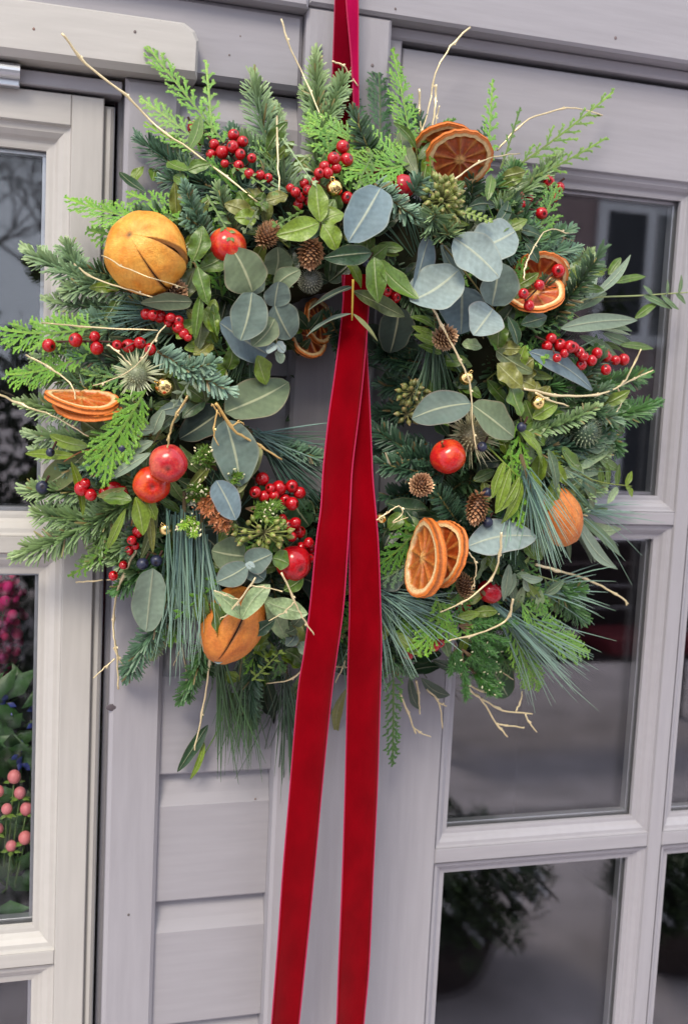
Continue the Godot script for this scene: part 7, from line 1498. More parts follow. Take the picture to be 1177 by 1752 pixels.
func make_materials() -> void:
	var grain := noise_tex(0.02, 5, 0.955, 1.0, 512, 3)
	var grain_n := noise_tex(0.02, 5, 0, 5.0, 512, 5, true)
	var speck := noise_tex(0.03, 4, 0.72, 1.0, 512, 8)
	var fine_n := noise_tex(0.08, 3, 0, 4.0, 256, 11, true)
	var pale_grain := noise_tex(0.012, 5, 0.965, 1.0, 512, 3)
	var paint := Color8(154, 151, 155)
	var pale_paint := Color8(179, 175, 169)
	for k in [["paint_h", Vector3(0.7, 9, 9), paint], ["paint_v", Vector3(9, 0.7, 9), paint], ["window_paint_h", Vector3(0.7, 9, 9), pale_paint], ["window_paint_v", Vector3(9, 0.7, 9), pale_paint]]:
		var m := mat(k[0], 0.42, 0.45, false)
		m.albedo_color = k[2]
		tri_map(m, k[1], grain, grain_n, 0.12)
	for k in [["bead", Vector3(9, 9, 9), paint], ["window_bead", Vector3(9, 9, 9), pale_paint]]:
		var m := mat(k[0], 0.38, 0.5, false)
		m.albedo_color = k[2]
		tri_map(m, k[1], pale_grain, grain_n, 0.08)
	var leaf_m := mat("leaf", 0.4, 0.5)
	tri_map(leaf_m, Vector3(16, 16, 16), speck, fine_n, 0.25)
	leaf_m.backlight_enabled = true
	leaf_m.backlight = Color(0.22, 0.3, 0.1)
	var euc := mat("glaucous", 0.6, 0.4)
	tri_map(euc, Vector3(14, 14, 14), noise_tex(0.02, 4, 0.86, 1.0, 512, 21), fine_n, 0.1)
	euc.rim_enabled = true
	euc.rim = 0.15
	euc.backlight_enabled = true
	euc.backlight = Color(0.1, 0.13, 0.08)
	mat("needle", 0.42, 0.5)
	var sc := mat("scale_leaf", 0.45, 0.5)
	sc.backlight_enabled = true
	sc.backlight = Color(0.12, 0.18, 0.05)
	mat("bark", 0.8, 0.3)
	mat("berry", 0.16, 0.55)
	mat("dark_berry", 0.4, 0.5)
	var ap := mat("apple", 0.22, 0.5)
	tri_map(ap, Vector3(30, 30, 30), noise_tex(0.05, 4, 0.78, 1.05, 256, 31))
	var rind := mat("rind", 0.5, 0.45)
	tri_map(rind, Vector3(26, 26, 26), noise_tex(0.02, 5, 0.82, 1.03, 512, 41), noise_tex(0.09, 2, 0, 6.0, 256, 43, true), 0.45)
	var flesh := mat("dried_flesh", 0.35, 0.5)
	tri_map(flesh, Vector3(30, 30, 30), noise_tex(0.03, 4, 0.7, 1.05, 256, 51), fine_n, 0.5)
	flesh.backlight_enabled = true
	flesh.backlight = Color(0.3, 0.12, 0.03)
	var gold := mat("gold_paint", 0.3, 0.7)
	gold.metallic = 0.35
	tri_map(gold, Vector3(40, 40, 40), noise_tex(0.05, 4, 0.8, 1.0, 256, 61), fine_n, 0.4)
	var bell := mat("polished_gold", 0.13, 0.6)
	bell.metallic = 1.0
	var cone := mat("gilded_cone", 0.4, 0.5)
	cone.metallic = 0.45
	var velvet := mat("velvet", 0.9, 0.05)
	tri_map(velvet, Vector3(9, 5, 9), noise_tex(0.006, 4, 0.84, 1.0, 512, 71))
	velvet.rim_enabled = true
	velvet.rim = 0.1
	velvet.rim_tint = 1.0
	var sel := mat("selvedge", 0.55, 0.4)
	sel.rim_enabled = true
	sel.rim = 0.3
	var glass := mat("glass", 0.02, 1.0, false)
	glass.albedo_color = Color(0.02, 0.025, 0.025, 0.02)
	glass.transparency = BaseMaterial3D.TRANSPARENCY_ALPHA
	var zinc := mat("zinc", 0.35, 0.5, false)
	zinc.metallic = 0.9
	zinc.albedo_color = Color8(190, 192, 196)
	mat("plain", 0.7, 0.4)
	var ground := mat("paving", 0.8, 0.35, false)
	ground.albedo_color = Color8(198, 188, 194)
	tri_map(ground, Vector3(0.7, 0.7, 0.7), noise_tex(0.01, 5, 0.84, 1.0, 512, 81))
	var br := mat("house_brick", 0.85, 0.3, false)
	br.albedo_color = Color8(186, 164, 164)
	tri_map(br, Vector3(0.5, 2.2, 0.5), noise_tex(0.03, 5, 0.65, 1.0, 512, 91))
	var inner := mat("inner_wall", 0.8, 0.3, false)
	inner.albedo_color = Color8(40, 38, 50)


# ---------------------------------------------------------------- foliage

func stem(parent: Node3D, pts: Array, r0: float, r1: float, c: Color, m := "bark") -> void:
	var mb := MB.new()
	var q := smooth_path(pts, 4)
	var rr := PackedFloat32Array()
	var base: Vector3 = parent.position + (wreath.position if parent.get_parent() == wreath else Vector3.ZERO)
	for k in q.size():
		q[k] -= base
		rr.append(lerpf(r0, r1, float(k) / (q.size() - 1)) * 0.001)
	mb.tube(q, rr, 6, c, c)
	part(parent, "stem", mb.done(), M[m])


func smooth_path(pts: Array, steps: int) -> PackedVector3Array:
	var out := PackedVector3Array()
	var n := pts.size()
	for k in n - 1:
		var a: Vector3 = pts[maxi(k - 1, 0)]
		var b: Vector3 = pts[k]
		var c: Vector3 = pts[k + 1]
		var d: Vector3 = pts[mini(k + 2, n - 1)]
		for j in steps:
			out.append(b.cubic_interpolate(c, a, d, float(j) / steps))
	out.append(pts[n - 1])
	return out


# a broad leaf from base to tip: blade with fold, bend and wavy rim, raised pale midrib, real thickness of a sheet folded back at the rim
func leaf(parent: Node3D, a: Vector3, b: Vector3, w: float, kind: String, c: Color, tilt := 0.0, bend := 0.1, roll := 0.0) -> void:
	var shape: Array = {"euc": [0.82, 0.62, 0.22, 0.03, 1.25], "round": [0.9, 0.52, 0.2, 0.03, 1.2], "green": [0.92, 0.8, 0.22, 0.05, 1.35], "olive": [0.85, 0.85, 0.18, 0.01, 1.25], "wavy": [0.95, 0.75, 0.16, 0.13, 1.3], "thorn": [0.6, 1.0, 0.3, 0.02, 1.2]}[kind]
	var base: Vector3 = parent.position + (wreath.position if parent.get_parent() == wreath else Vector3.ZERO)
	w *= 0.001
	var axis := b - a
	var l := axis.length()
	var t := axis / l
	roll += rng.randf_range(-0.3, 0.3)
	var n := (Vector3(tilt, 0.25, 1.0) - t * t.dot(Vector3(tilt, 0.25, 1.0))).normalized().rotated(t, roll)
	var s := t.cross(n).normalized()
	var mb := MB.new()
	var lines := [-1.0, -0.9, -0.62, -0.3, -0.075, -0.03, 0.03, 0.075, 0.3, 0.62, 0.9, 1.0]
	var rows := []
	var cols := []
	var N := 18
	var ph := rng.randf() * TAU
	var asym := rng.randf_range(-0.1, 0.1)
	var e0 := float(shape[0]) + rng.randf_range(-0.1, 0.1)
	var e1 := float(shape[1]) * rng.randf_range(0.88, 1.15)
	var sweep := rng.randf_range(-0.07, 0.07) * l
	var wob := rng.randf_range(2.0, 5.0)
	var twist := rng.randf_range(-0.35, 0.35)
	bend += rng.randf_range(-0.09, 0.09)
	var rib := c.lerp(col(215, 214, 170), 0.38)
	var edge := c.lerp(col(190, 180, 140), 0.22) if kind != "euc" else c.lerp(col(170, 130, 110), 0.3)
	for k in N + 1:
		var u := float(k) / N
		var f := pow(maxf(sin(PI * pow(u, e0)), 0.0), e1) * w * 0.5 + 0.0003
		f *= 1.0 + 0.035 * sin(u * 9.0 + ph)
		var row := PackedVector3Array()
		var cr := PackedColorArray()
		for v in lines:
			var x := absf(v)
			var out: float = shape[2] * x * x * f + sin(u * 13.0 + ph + signf(v) * 1.3) * shape[3] * x * x * f * 2.0
			var vein := 0.0009 * maxf(0.0, sin((u * 9.0 - x * 1.6) * TAU * 0.8)) * x * (1.0 - x)
			var p = a - base + t * (l * u) + s * ((v + asym * (1.0 - x)) * f * (1.0 + 0.04 * signf(v) * sin(u * TAU * wob * 0.5 + ph)) + sweep * sin(PI * u)) + n * (v * f * twist * u) + n * (out + bend * l * 4.0 * u * (1.0 - u) * 0.5 - bend * l * u * 0.6 + vein * 0.6 + (0.0004 if x < 0.05 else 0.0))
			row.append(p)
			cr.append(rib if x < 0.05 else edge if x > 0.95 else c * (0.94 + 0.12 * sin(u * 5.0 + v * 2.0 + ph) * 0.5 + 0.07 * sin((u * 9.0 - x * 1.6) * TAU * 0.8)))
		rows.append(row)
		cols.append(cr)
	mb.skin(rows, cols, false)
	part(parent, "leaf", mb.done(), M["glaucous" if kind in ["euc", "round", "olive"] else "leaf"])


# needles all along a twig; nl = needle length in mm
func fir(a: Vector3, b: Vector3, nl: float, c: Color, tipc: Color, side := 0, label := "", sag := 0.08) -> void:
	var o := sprig("fir_sprig", a, label)
	var mb := MB.new()
	var tw := MB.new()
	fir_twig(mb, tw, Vector3.ZERO, b - a, nl * 0.001, c, tipc, sag)
	for k in side:
		var u := 0.22 + 0.5 * k / maxf(side, 1.0)
		var sg := 1.0 if k % 2 == 0 else -1.0
		var d := (b - a)
		var n := Vector3(0, 0, 1)
		var out := d.rotated(n, sg * rng.randf_range(0.6, 0.85)) * (0.4 - 0.2 * u)
		out.z += rng.randf_range(-0.01, 0.012)
		fir_twig(mb, tw, d * u, d * u + out, nl * 0.0009, c, tipc, sag)
	part(o, "twig", tw.done(), M["bark"])
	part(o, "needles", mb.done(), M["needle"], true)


func fir_twig(mb: MB, tw: MB, a: Vector3, b: Vector3, nl: float, c: Color, tipc: Color, sag: float) -> void:
	var d := b - a
	var l := d.length()
	var t := d / l
	var view := Vector3(rng.randf_range(-0.25, 0.25), 0.35, 1.0).normalized()
	var n := (view - t * t.dot(view)).normalized()
	var bow := Vector3(rng.randf_range(-0.05, 0.05), -sag, 0) * l
	var pts := PackedVector3Array()
	var rr := PackedFloat32Array()
	for k in 6:
		var u := k / 5.0
		pts.append(a + d * u + bow * (u * (1.0 - u) * 2.0))
		rr.append(lerpf(0.0014, 0.0007, u))
	tw.tube(pts, rr, 5, col(96, 78, 52), col(128, 120, 70))
	var count := int(l / 0.00052) + 20
	for k in count:
		var u := minf((k + rng.randf()) / count, 1.0)
		var p := a + d * u + bow * (u * (1.0 - u) * 2.0)
		var tt := (d + bow * (2.0 - 4.0 * u)).normalized()
		var side := tt.cross(n).normalized()
		var ang := rng.randfn(PI * 0.5, 0.42) * (1.0 if k % 2 == 0 else -1.0)
		if rng.randf() < 0.36:
			ang = rng.randf_range(-0.9, 0.9)
		var rad := (n * cos(ang) + side * sin(ang)).normalized()
		var lean := lerpf(1.25, 0.95, u) + rng.randfn(0, 0.08)
		if u > 0.9:
			lean = rng.randf_range(0.12, 0.65)
		var dir := (tt * cos(lean) + rad * sin(lean)).normalized()
		var up := (n - dir * dir.dot(n)).normalized()
		if absf(dir.dot(n)) > 0.95:
			up = tt
		var ln := nl * 0.8 * rng.randf_range(0.8, 1.08) * (1.0 if u < 0.8 else lerpf(1.0, 0.66, (u - 0.8) * 5.0))
		var cc := vary(c.lerp(tipc, smoothstep(0.6, 1.0, u) * 0.6), 0.2)
		if rng.randf() < 0.025:
			cc = col(140, 104, 60)
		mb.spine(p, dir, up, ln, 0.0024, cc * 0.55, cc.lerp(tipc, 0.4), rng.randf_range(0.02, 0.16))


# flat frond of scale leaves (cedar, thuja, cypress); w = half width of the frond in mm
func cedar(a: Vector3, b: Vector3, w: float, c: Color, tipc: Color, sparse := 1.0, label := "", sag := 0.1) -> void:
	var o := sprig("cedar_frond", a, label)
	var mb := MB.new()
	var d := b - a
	var l := d.length()
	w *= 0.001
	var t := d / l
	var view := Vector3(rng.randf_range(-0.35, 0.35), rng.randf_range(0.1, 0.5), 1.0).normalized()
	var n := (view - t * t.dot(view)).normalized()
	var s := t.cross(n).normalized()
	var bow := Vector3(0, -sag, 0.03) * l
	var axis := PackedVector3Array()
	for k in 9:
		var u := k / 8.0
		axis.append(d * u + bow * (u * (1.0 - u) * 2.0))
	scale_path(mb, axis, n, 0.0017, c.lerp(col(120, 96, 50), 0.25), tipc)
	var loose := sparse > 1.6
	var count := maxi(int(l / (0.0046 * (1.9 if loose else sparse))), 4)
	for k in count:
		var u := (k + 0.5) / count
		var p := d * u + bow * (u * (1.0 - u) * 2.0)
		var sg := 1.0 if k % 2 == 0 else -1.0
		var bl := w * (0.42 + 0.58 * sin(PI * minf(u * 0.75 + 0.2, 1.0))) * rng.randf_range(0.8, 1.15) * (1.0 if u < 0.75 else lerpf(1.0, 0.45, (u - 0.75) * 4.0))
		var ang := (lerpf(0.62, 0.4, u) if loose else lerpf(0.82, 0.45, u)) + rng.randfn(0, 0.09)
		if loose:
			bl *= rng.randf_range(0.5, 1.25)
		var dir := (t * cos(ang) + s * sin(ang) * sg).normalized()
		var curl := t * (bl * 0.22) + n * rng.randf_range(-0.15, 0.1) * bl + Vector3(0, -0.08 * bl, 0)
		var br := PackedVector3Array()
		for j in 6:
			var v := j / 5.0
			br.append(p + dir * (bl * v) + curl * (v * v))
		var cc := vary(c, 0.14)
		scale_path(mb, br, n, 0.0015, cc, tipc)
		var subs := int(bl / (0.0027 * sparse))
		for j in subs:
			var v := (j + 0.7) / (subs + 0.4)
			var q := p + dir * (bl * v) + curl * (v * v)
			var sg2 := 1.0 if j % 2 == 0 else -1.0
			var sl := bl * (0.26 if loose else 0.42) * (1.1 - v * 0.65) * rng.randf_range(0.75, 1.2)
			var a2 := (0.48 if loose else 0.52) + rng.randfn(0, 0.09)
			var pd := n.cross(dir).normalized()
			var d2 := (dir * cos(a2) + pd * sin(a2) * sg2).normalized()
			var tw := PackedVector3Array()
			for i in 4:
				var x := i / 3.0
				tw.append(q + d2 * (sl * x) + (dir * 0.15 + n * rng.randf_range(-0.06, 0.06)) * (sl * x * x))
			scale_path(mb, tw, n, 0.0013, cc, tipc)
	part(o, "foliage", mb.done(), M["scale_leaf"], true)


func scale_path(mb: MB, pts: PackedVector3Array, n: Vector3, w: float, c: Color, tipc: Color) -> void:
	var total := 0.0
	for k in pts.size() - 1:
		total += pts[k].distance_to(pts[k + 1])
	var count := maxi(int(total / 0.0021), 2)
	for k in count:
		var u := float(k) / count
		var x := u * (pts.size() - 1)
		var i := mini(int(x), pts.size() - 2)
		var p := pts[i].lerp(pts[i + 1], x - i)
		var t := (pts[i + 1] - pts[i]).normalized()
		var s := t.cross(n).normalized()
		var cc := vary(c.lerp(tipc, u * u * 0.8), 0.18)
		for sg in [-1.0, 1.0]:
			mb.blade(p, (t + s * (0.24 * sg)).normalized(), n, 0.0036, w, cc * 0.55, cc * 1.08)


# tuft of long soft needles; len = mm, spread = radians
func pine(a: Vector3, b: Vector3, spread: float, count: int, c: Color, tipc: Color, label := "", sag := 0.12, back := 0.35, jit := 0.0022) -> void:
	var o := sprig("pine_tuft", a, label)
	var mb := MB.new()
	var tw := MB.new()
	var d := b - a
	var l := d.length()
	var t := d / l
	var n := (Vector3(0, 0.2, 1) - t * t.dot(Vector3(0, 0.2, 1))).normalized()
	var s := t.cross(n).normalized()
	tw.tube(PackedVector3Array([-t * l * 0.1, t * l * back * 0.6, t * l * back]), PackedFloat32Array([0.002, 0.0017, 0.001]), 6, col(92, 78, 58), col(120, 110, 70))
	part(o, "twig", tw.done(), M["bark"])
	for k in count:
		var u := rng.randf() * back
		var fan := rng.randfn(0, spread * 0.55)
		var dz := rng.randfn(0.08, 0.22)
		var dir := (t * cos(fan) + s * sin(fan) + n * dz).normalized()
		var ln := l * rng.randf_range(0.72, 1.0) * (1.0 - u * 0.35)
		var cc := vary(c, 0.38)
		var up := (n - dir * dir.dot(n)).normalized()
		var p := t * (l * u) + s * rng.randfn(0, jit) + n * rng.randfn(0, 0.0022)
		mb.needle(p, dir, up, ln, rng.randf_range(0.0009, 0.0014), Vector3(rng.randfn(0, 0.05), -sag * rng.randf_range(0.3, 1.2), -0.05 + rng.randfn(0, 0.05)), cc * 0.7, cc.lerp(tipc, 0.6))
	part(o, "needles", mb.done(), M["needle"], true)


# small shoots of heather: tiny needles and pale buds
func heather(a: Vector3, b: Vector3, w: float, c: Color, bud: Color, buds: int, label := "") -> void:
	var o := sprig("heather_sprig", a, label)
	var mb := MB.new()
	var bm := MB.new()
	var tw := MB.new()
	var d := b - a
	var t := d.normalized()
	w *= 0.001
	for k in 4:
		var e := d * rng.randf_range(0.75, 1.0)
		e = e.rotated(Vector3(0, 0, 1), rng.randf_range(-0.5, 0.5))
		e.z += rng.randf_range(-0.004, 0.012)
		tw.tube(PackedVector3Array([Vector3.ZERO, e * 0.5, e]), PackedFloat32Array([0.0008, 0.0007, 0.0005]), 4, col(110, 86, 70), col(130, 120, 70))
		var cnt := int(e.length() / 0.00022)
		for j in cnt:
			var u := 0.25 + 0.75 * rng.randf()
			var rd := Vector3(rng.randfn(), rng.randfn(), rng.randfn() + 0.3).normalized()
			var dir := (e.normalized() * 0.7 + rd * 0.8).normalized()
			var cc := vary(c, 0.25)
			mb.blade(e * u, dir, Vector3(0, 0.3, 0.95), w * rng.randf_range(0.35, 0.6), 0.0011, cc * 0.8, cc)
		for j in buds:
			var u := 0.5 + 0.55 * rng.randf()
			var p := e * u + Vector3(rng.randfn(), rng.randfn(), absf(rng.randfn())) * w * 0.28
			ball(bm, p, rng.randf_range(0.0007, 0.0012), 6, 4, vary(bud, 0.15), Vector3(0.8, 1.7, 0.8), Basis.from_euler(Vector3(rng.randf() * 2.0, 0, rng.randf_range(-1, 1))))
	part(o, "twig", tw.done(), M["bark"])
	part(o, "foliage", mb.done(), M["needle"], true)
	if buds:
		part(o, "buds", bm.done(), M["plain"], true)


func ball(mb: MB, p: Vector3, r: float, w: int, h: int, c: Color, stretch := Vector3.ONE, b := Basis.IDENTITY) -> void:
	var rows := []
	var cols := []
	for k in h + 1:
		var a := PI * k / h
		var row := PackedVector3Array()
		var cr := PackedColorArray()
		for j in w:
			var e := TAU * j / w
			row.append(p + b * (Vector3(sin(a) * cos(e), cos(a), -sin(a) * sin(e)) * stretch) * r)
			cr.append(c)
		rows.append(row)
		cols.append(cr)
	mb.skin(rows, cols, true)


# a stem set with small pointed lobes
func thorny(a: Vector3, b: Vector3, w: float, c: Color, lobes: int, label := "") -> void:
	var o := sprig("serrated_leaf_spray", a, label)
	var mb := MB.new()
	var d := b - a
	var t := d.normalized()
	var n := (Vector3(0.1, 0.3, 1) - t * t.dot(Vector3(0.1, 0.3, 1))).normalized()
	var s := t.cross(n).normalized()
	w *= 0.001
	for k in 8:
		mb.blade(d * (k / 8.0), t, n, d.length() * 0.2, 0.0035 * (1.0 - k / 12.0), c * 0.9, c)
	for k in lobes:
		var u := (k + 0.6) / lobes
		var sg := 1.0 if k % 2 == 0 else -1.0
		var dir := (t * 0.75 + s * sg + n * rng.randf_range(-0.1, 0.25)).normalized()
		mb.blade(d * u, dir, n, w * (1.05 - u * 0.55) * rng.randf_range(0.85, 1.15), 0.0042, c * 0.92, vary(c, 0.1))
	mb.blade(d * 0.95, t, n, w * 0.6, 0.004, c, c)
	part(o, "leaf", mb.done(), M["leaf"])


# ---------------------------------------------------------------- fruit and trimmings

func make_berry(c: Color, dark: Color) -> ArrayMesh:
	var rows := []
	var cols := []
	var w := 18
	for k in 15:
		var u := k / 14.0
		var a := PI * u
		var r := 1.0 - 0.16 * exp(-pow(a / 0.26, 2.0))
		var row := PackedVector3Array()
		var cr := PackedColorArray()
		for j in w:
			var e := TAU * j / w
			var star := 1.0 if k > 1 else 0.9 + 0.1 * cos(e * 5.0)
			row.append(Vector3(sin(a) * cos(e) * star, cos(a) * r, -sin(a) * sin(e) * star))
			cr.append(dark if k < 2 else c * (0.92 + 0.08 * sin(e * 2.0 + a * 3.0)))
		rows.append(row)
		cols.append(cr)
	var mb := MB.new()
	mb.skin(rows, cols, true)
	return mb.done()


# berries: Vector4 = x, y, z, radius in mm
func berries(called: String, label: String, category: String, group: String, list: Array, stem_pts: Array) -> void:
	var c0: Vector3 = stem_pts[0]
	var o := thing(called, c0, label, category, group)
	var tw := MB.new()
	var q := smooth_path(stem_pts, 4)
	var rr := PackedFloat32Array()
	for k in q.size():
		q[k] -= c0
		rr.append(0.0012 * (1.0 - 0.4 * k / q.size()))
	var bark := col(74, 50, 44)
	tw.tube(q, rr, 6, bark, bark)
	for b: Vector4 in list:
		var p := V(b.x, b.y, b.z) - c0
		var e := part(o, "berry", dark_berry_mesh if called == "dark_berry_sprig" else berry_mesh, M["dark_berry" if called == "dark_berry_sprig" else "berry"])
		e.position = p
		e.basis = Basis.from_euler(Vector3(rng.randf_range(0.1, 1.9), rng.randf_range(-0.9, 0.9), rng.randf_range(-0.9, 0.9))).scaled(Vector3(rng.randf_range(0.94, 1.04), 1.0, rng.randf_range(0.94, 1.04)) * b.w * 0.001 * rng.randf_range(0.88, 1.08))
		var best := q[0]
		for x in q:
			if x.distance_to(p) < best.distance_to(p):
				best = x
		if best.distance_to(p) > b.w * 0.0011:
			tw.tube(PackedVector3Array([best, best.lerp(p, 0.5) + Vector3(0, -0.001, 0.001), p]), PackedFloat32Array([0.0008, 0.0006, 0.0006]), 5, bark, col(120, 60, 50))
	part(o, "stem", tw.done(), M["bark"])


func apple(at: Vector3, r: float, label: String, axis: Vector3, c: Color, blush: Color, stalk := 0.0) -> void:
	var o := thing("crab_apple", at, label, "apple", "small red apples wired into the wreath")
	r *= 0.001
	var rows := []
	var cols := []
	var w := 36
	var h := 28
	var nz := FastNoiseLite.new()
	nz.seed = rng.randi()
	nz.frequency = 1.2
	for k in h + 1:
		var a := PI * k / h
		var row := PackedVector3Array()
		var cr := PackedColorArray()
		for j in w:
			var e := TAU * j / w
			var p := Vector3(sin(a) * cos(e), cos(a), -sin(a) * sin(e))
			var rad := 1.0 - 0.17 * exp(-pow(a / 0.26, 2.0)) - 0.2 * exp(-pow((PI - a) / 0.28, 2.0)) + 0.02 * cos(e * 5.0) * pow(sin(a), 2.0)
			var f := nz.get_noise_3dv(p * 1.1) * 0.9 + 0.25 + 0.45 * (p.x * 0.5 - p.z * 0.3)
			var streak := 0.09 * sin(e * 17.0 + nz.get_noise_3dv(p * 3.0) * 5.0)
			var cc := c.lerp(blush, clampf(f * 0.9 + streak, 0.0, 1.0))
			if a < 0.2:
				cc = cc.lerp(col(84, 46, 30), 0.85 - a * 3.5)
			if a > PI - 0.16:
				cc = col(70, 48, 34)
			row.append(p * rad * r * Vector3(1.0, 0.93, 1.0))
			cr.append(cc)
		rows.append(row)
		cols.append(cr)
	var mb := MB.new()
	mb.skin(rows, cols, true)
	var s := part(o, "skin", mb.done(), M["apple"])
	var y := axis.normalized()
	var x := y.cross(Vector3(0.2, 0.1, 1)).normalized()
	s.basis = Basis(x, y, x.cross(y))
	if stalk > 0.0:
		var st := MB.new()
		st.tube(PackedVector3Array([y * r * 0.6, y * (r + stalk * 0.0005), y * (r + stalk * 0.001) + Vector3(0.001, 0, 0.002)]), PackedFloat32Array([0.0008, 0.0008, 0.0012]), 6, col(110, 84, 50), col(140, 110, 70))
		part(o, "stalk", st.done(), M["bark"])


# whole dried orange: wedges of rind that part along slits over a dark core
func whole_orange(at: Vector3, size: Vector3, axis: Vector3, spin: float, label: String, gaps: Array, c: Color, c2: Color) -> void:
	var o := thing("dried_orange", at, label, "dried orange", "whole dried oranges slit around the sides")
	var y := axis.normalized()
	var x := y.cross(Vector3(0.1, 0.2, 1)).normalized()
	var b := Basis(x, y, x.cross(y)) * Basis(Vector3.UP, spin)
	var nz := FastNoiseLite.new()
	nz.seed = rng.randi()
	nz.frequency = 0.9
	var core := MB.new()
	ball(core, Vector3.ZERO, 1.0, 28, 18, col(70, 34, 16))
	var cm := part(o, "core", core.done(), M["dried_flesh"])
	cm.basis = b * Basis.from_scale(size * 0.00086)
	var g := gaps.size()
	for i in g:
		var mb := MB.new()
		var rows := []
		var cols := []
		var a0 := TAU * i / g
		var a1 := TAU * (i + 1) / g
		var w := 14
		for k in 25:
			var lat := PI * k / 24.0
			var open := pow(maxf(sin(lat), 0.0), 1.6)
			if open < 0.25:
				open = 0.0
			var row := PackedVector3Array()
			var cr := PackedColorArray()
			for j in w + 3:
				# the rim turns inward at both sides so that the rind shows its thickness
				var v := clampf((j - 1.0) / w, 0.0, 1.0)
				var lon := lerpf(a0 + float(gaps[i]) * open, a1 - float(gaps[(i + 1) % g]) * open, v)
				var dirv := Vector3(sin(lat) * cos(lon), cos(lat), -sin(lat) * sin(lon))
				var rad := 1.0 + nz.get_noise_3dv(dirv * 1.6) * 0.05 + 0.02 * open * pow(absf(v - 0.5) * 2.0, 2.0) - 0.05 * exp(-pow(lat / 0.2, 2.0))
				var tone := clampf(nz.get_noise_3dv(dirv * 2.3 + Vector3(5, 0, 0)) * 0.9 + 0.42, 0.0, 1.0)
				var cc := c.lerp(c2, tone)
				var cut := float(gaps[i] if v < 0.5 else gaps[(i + 1) % g]) > 0.015
				if cut and absf(v - 0.5) > 0.44 and open > 0.3:
					cc = cc.lerp(col(120, 60, 24), 0.5)
				if lat < 0.12:
					cc = col(96, 74, 40)
				if cut and (j == 0 or j == w + 2):
					rad *= 0.84
					cc = col(226, 184, 130)
				row.append(dirv * rad)
				cr.append(cc)
			rows.append(row)
			cols.append(cr)
		mb.skin(rows, cols, false)
		var e := part(o, "rind_segment", mb.done(), M["rind"])
		e.basis = b * Basis.from_scale(size * 0.001)


# one dried slice: rind ring, pale pith, sunken flesh between raised membranes
func orange_slice(o: Node3D, at: Vector3, rx: float, ry: float, thick: float, normal: Vector3, up: Vector3, warp: float, tone: Color) -> void:
	var N := 72
	var radii := [0.0, 0.1, 0.2, 0.32, 0.45, 0.58, 0.7, 0.78, 0.815, 0.85, 0.89, 0.93, 0.97, 1.0]
	var z := normal.normalized()
	var yy := (up - z * z.dot(up)).normalized()
	var xx := yy.cross(z)
	var ph := rng.randf() * TAU
	var nz := FastNoiseLite.new()
	nz.seed = rng.randi()
	nz.frequency = 1.6
	var segs := 10
	var flesh := MB.new()
	var rind := MB.new()
	var pith := col(240, 206, 150)
	var skin_c := col(226, 124, 50)
	for face in 2:
		var sg := 1.0 if face == 0 else -1.0
		var fr := []
		var fc := []
		var rr := []
		var rc := []
		for i in radii.size():
			var r: float = radii[i]
			var row := PackedVector3Array()
			var cr := PackedColorArray()
			for k in N:
				var a := TAU * k / N * sg
				var m := pow(absf(cos((a + ph) * segs * 0.5)), 14.0)
				var wob := nz.get_noise_2d(cos(a) * 2.0, sin(a) * 2.0)
				var h := 0.5
				var c := tone
				if r < 0.8:
					h = 0.12 + 0.26 * m + 0.1 * nz.get_noise_2d(cos(a) * r * 6.0, sin(a) * r * 6.0)
					c = tone.lerp(col(214, 138, 66), clampf(m * 0.95 + 0.3 * nz.get_noise_2d(cos(a) * r * 9.0 + 4.0, sin(a) * r * 9.0), 0.0, 1.0))
					if r < 0.13:
						h = 0.4
						c = col(226, 170, 100)
				elif r < 0.9:
					c = pith
					h = 0.46
				else:
					c = pith.lerp(skin_c, clampf((r - 0.89) / 0.05, 0.0, 1.0))
					h = 0.5 if r < 0.99 else 0.36
				var q := r * (1.0 + 0.05 * wob)
				var bendz := warp * rx * q * q * cos(a * 2.0 + ph) + 0.12 * warp * rx * wob
				row.append(xx * (cos(a) * q * rx * 0.001) + yy * (sin(a) * q * ry * 0.001) + z * ((h * thick * sg + bendz) * 0.001))
				cr.append(c)
			if r <= 0.82:
				fr.append(row)
				fc.append(cr)
			if r >= 0.8:
				rr.append(row)
				rc.append(cr)
		flesh.skin(fr, fc, true)
		rind.skin(rr, rc, true)
		if face == 1:
			for k in N:
				# the outer skin joins the two faces
				var last := (rr.size() - 1) * N
				var other := last + rr.size() * N
				rind.quad(last + (k + 1) % N, last + k, other + (N - k) % N, other + (N - k - 1) % N)
	var f := part(o, "flesh", flesh.done(), M["dried_flesh"])
	f.position = at - o.position
	var e := part(o, "rind", rind.done(), M["rind"])
	e.position = at - o.position


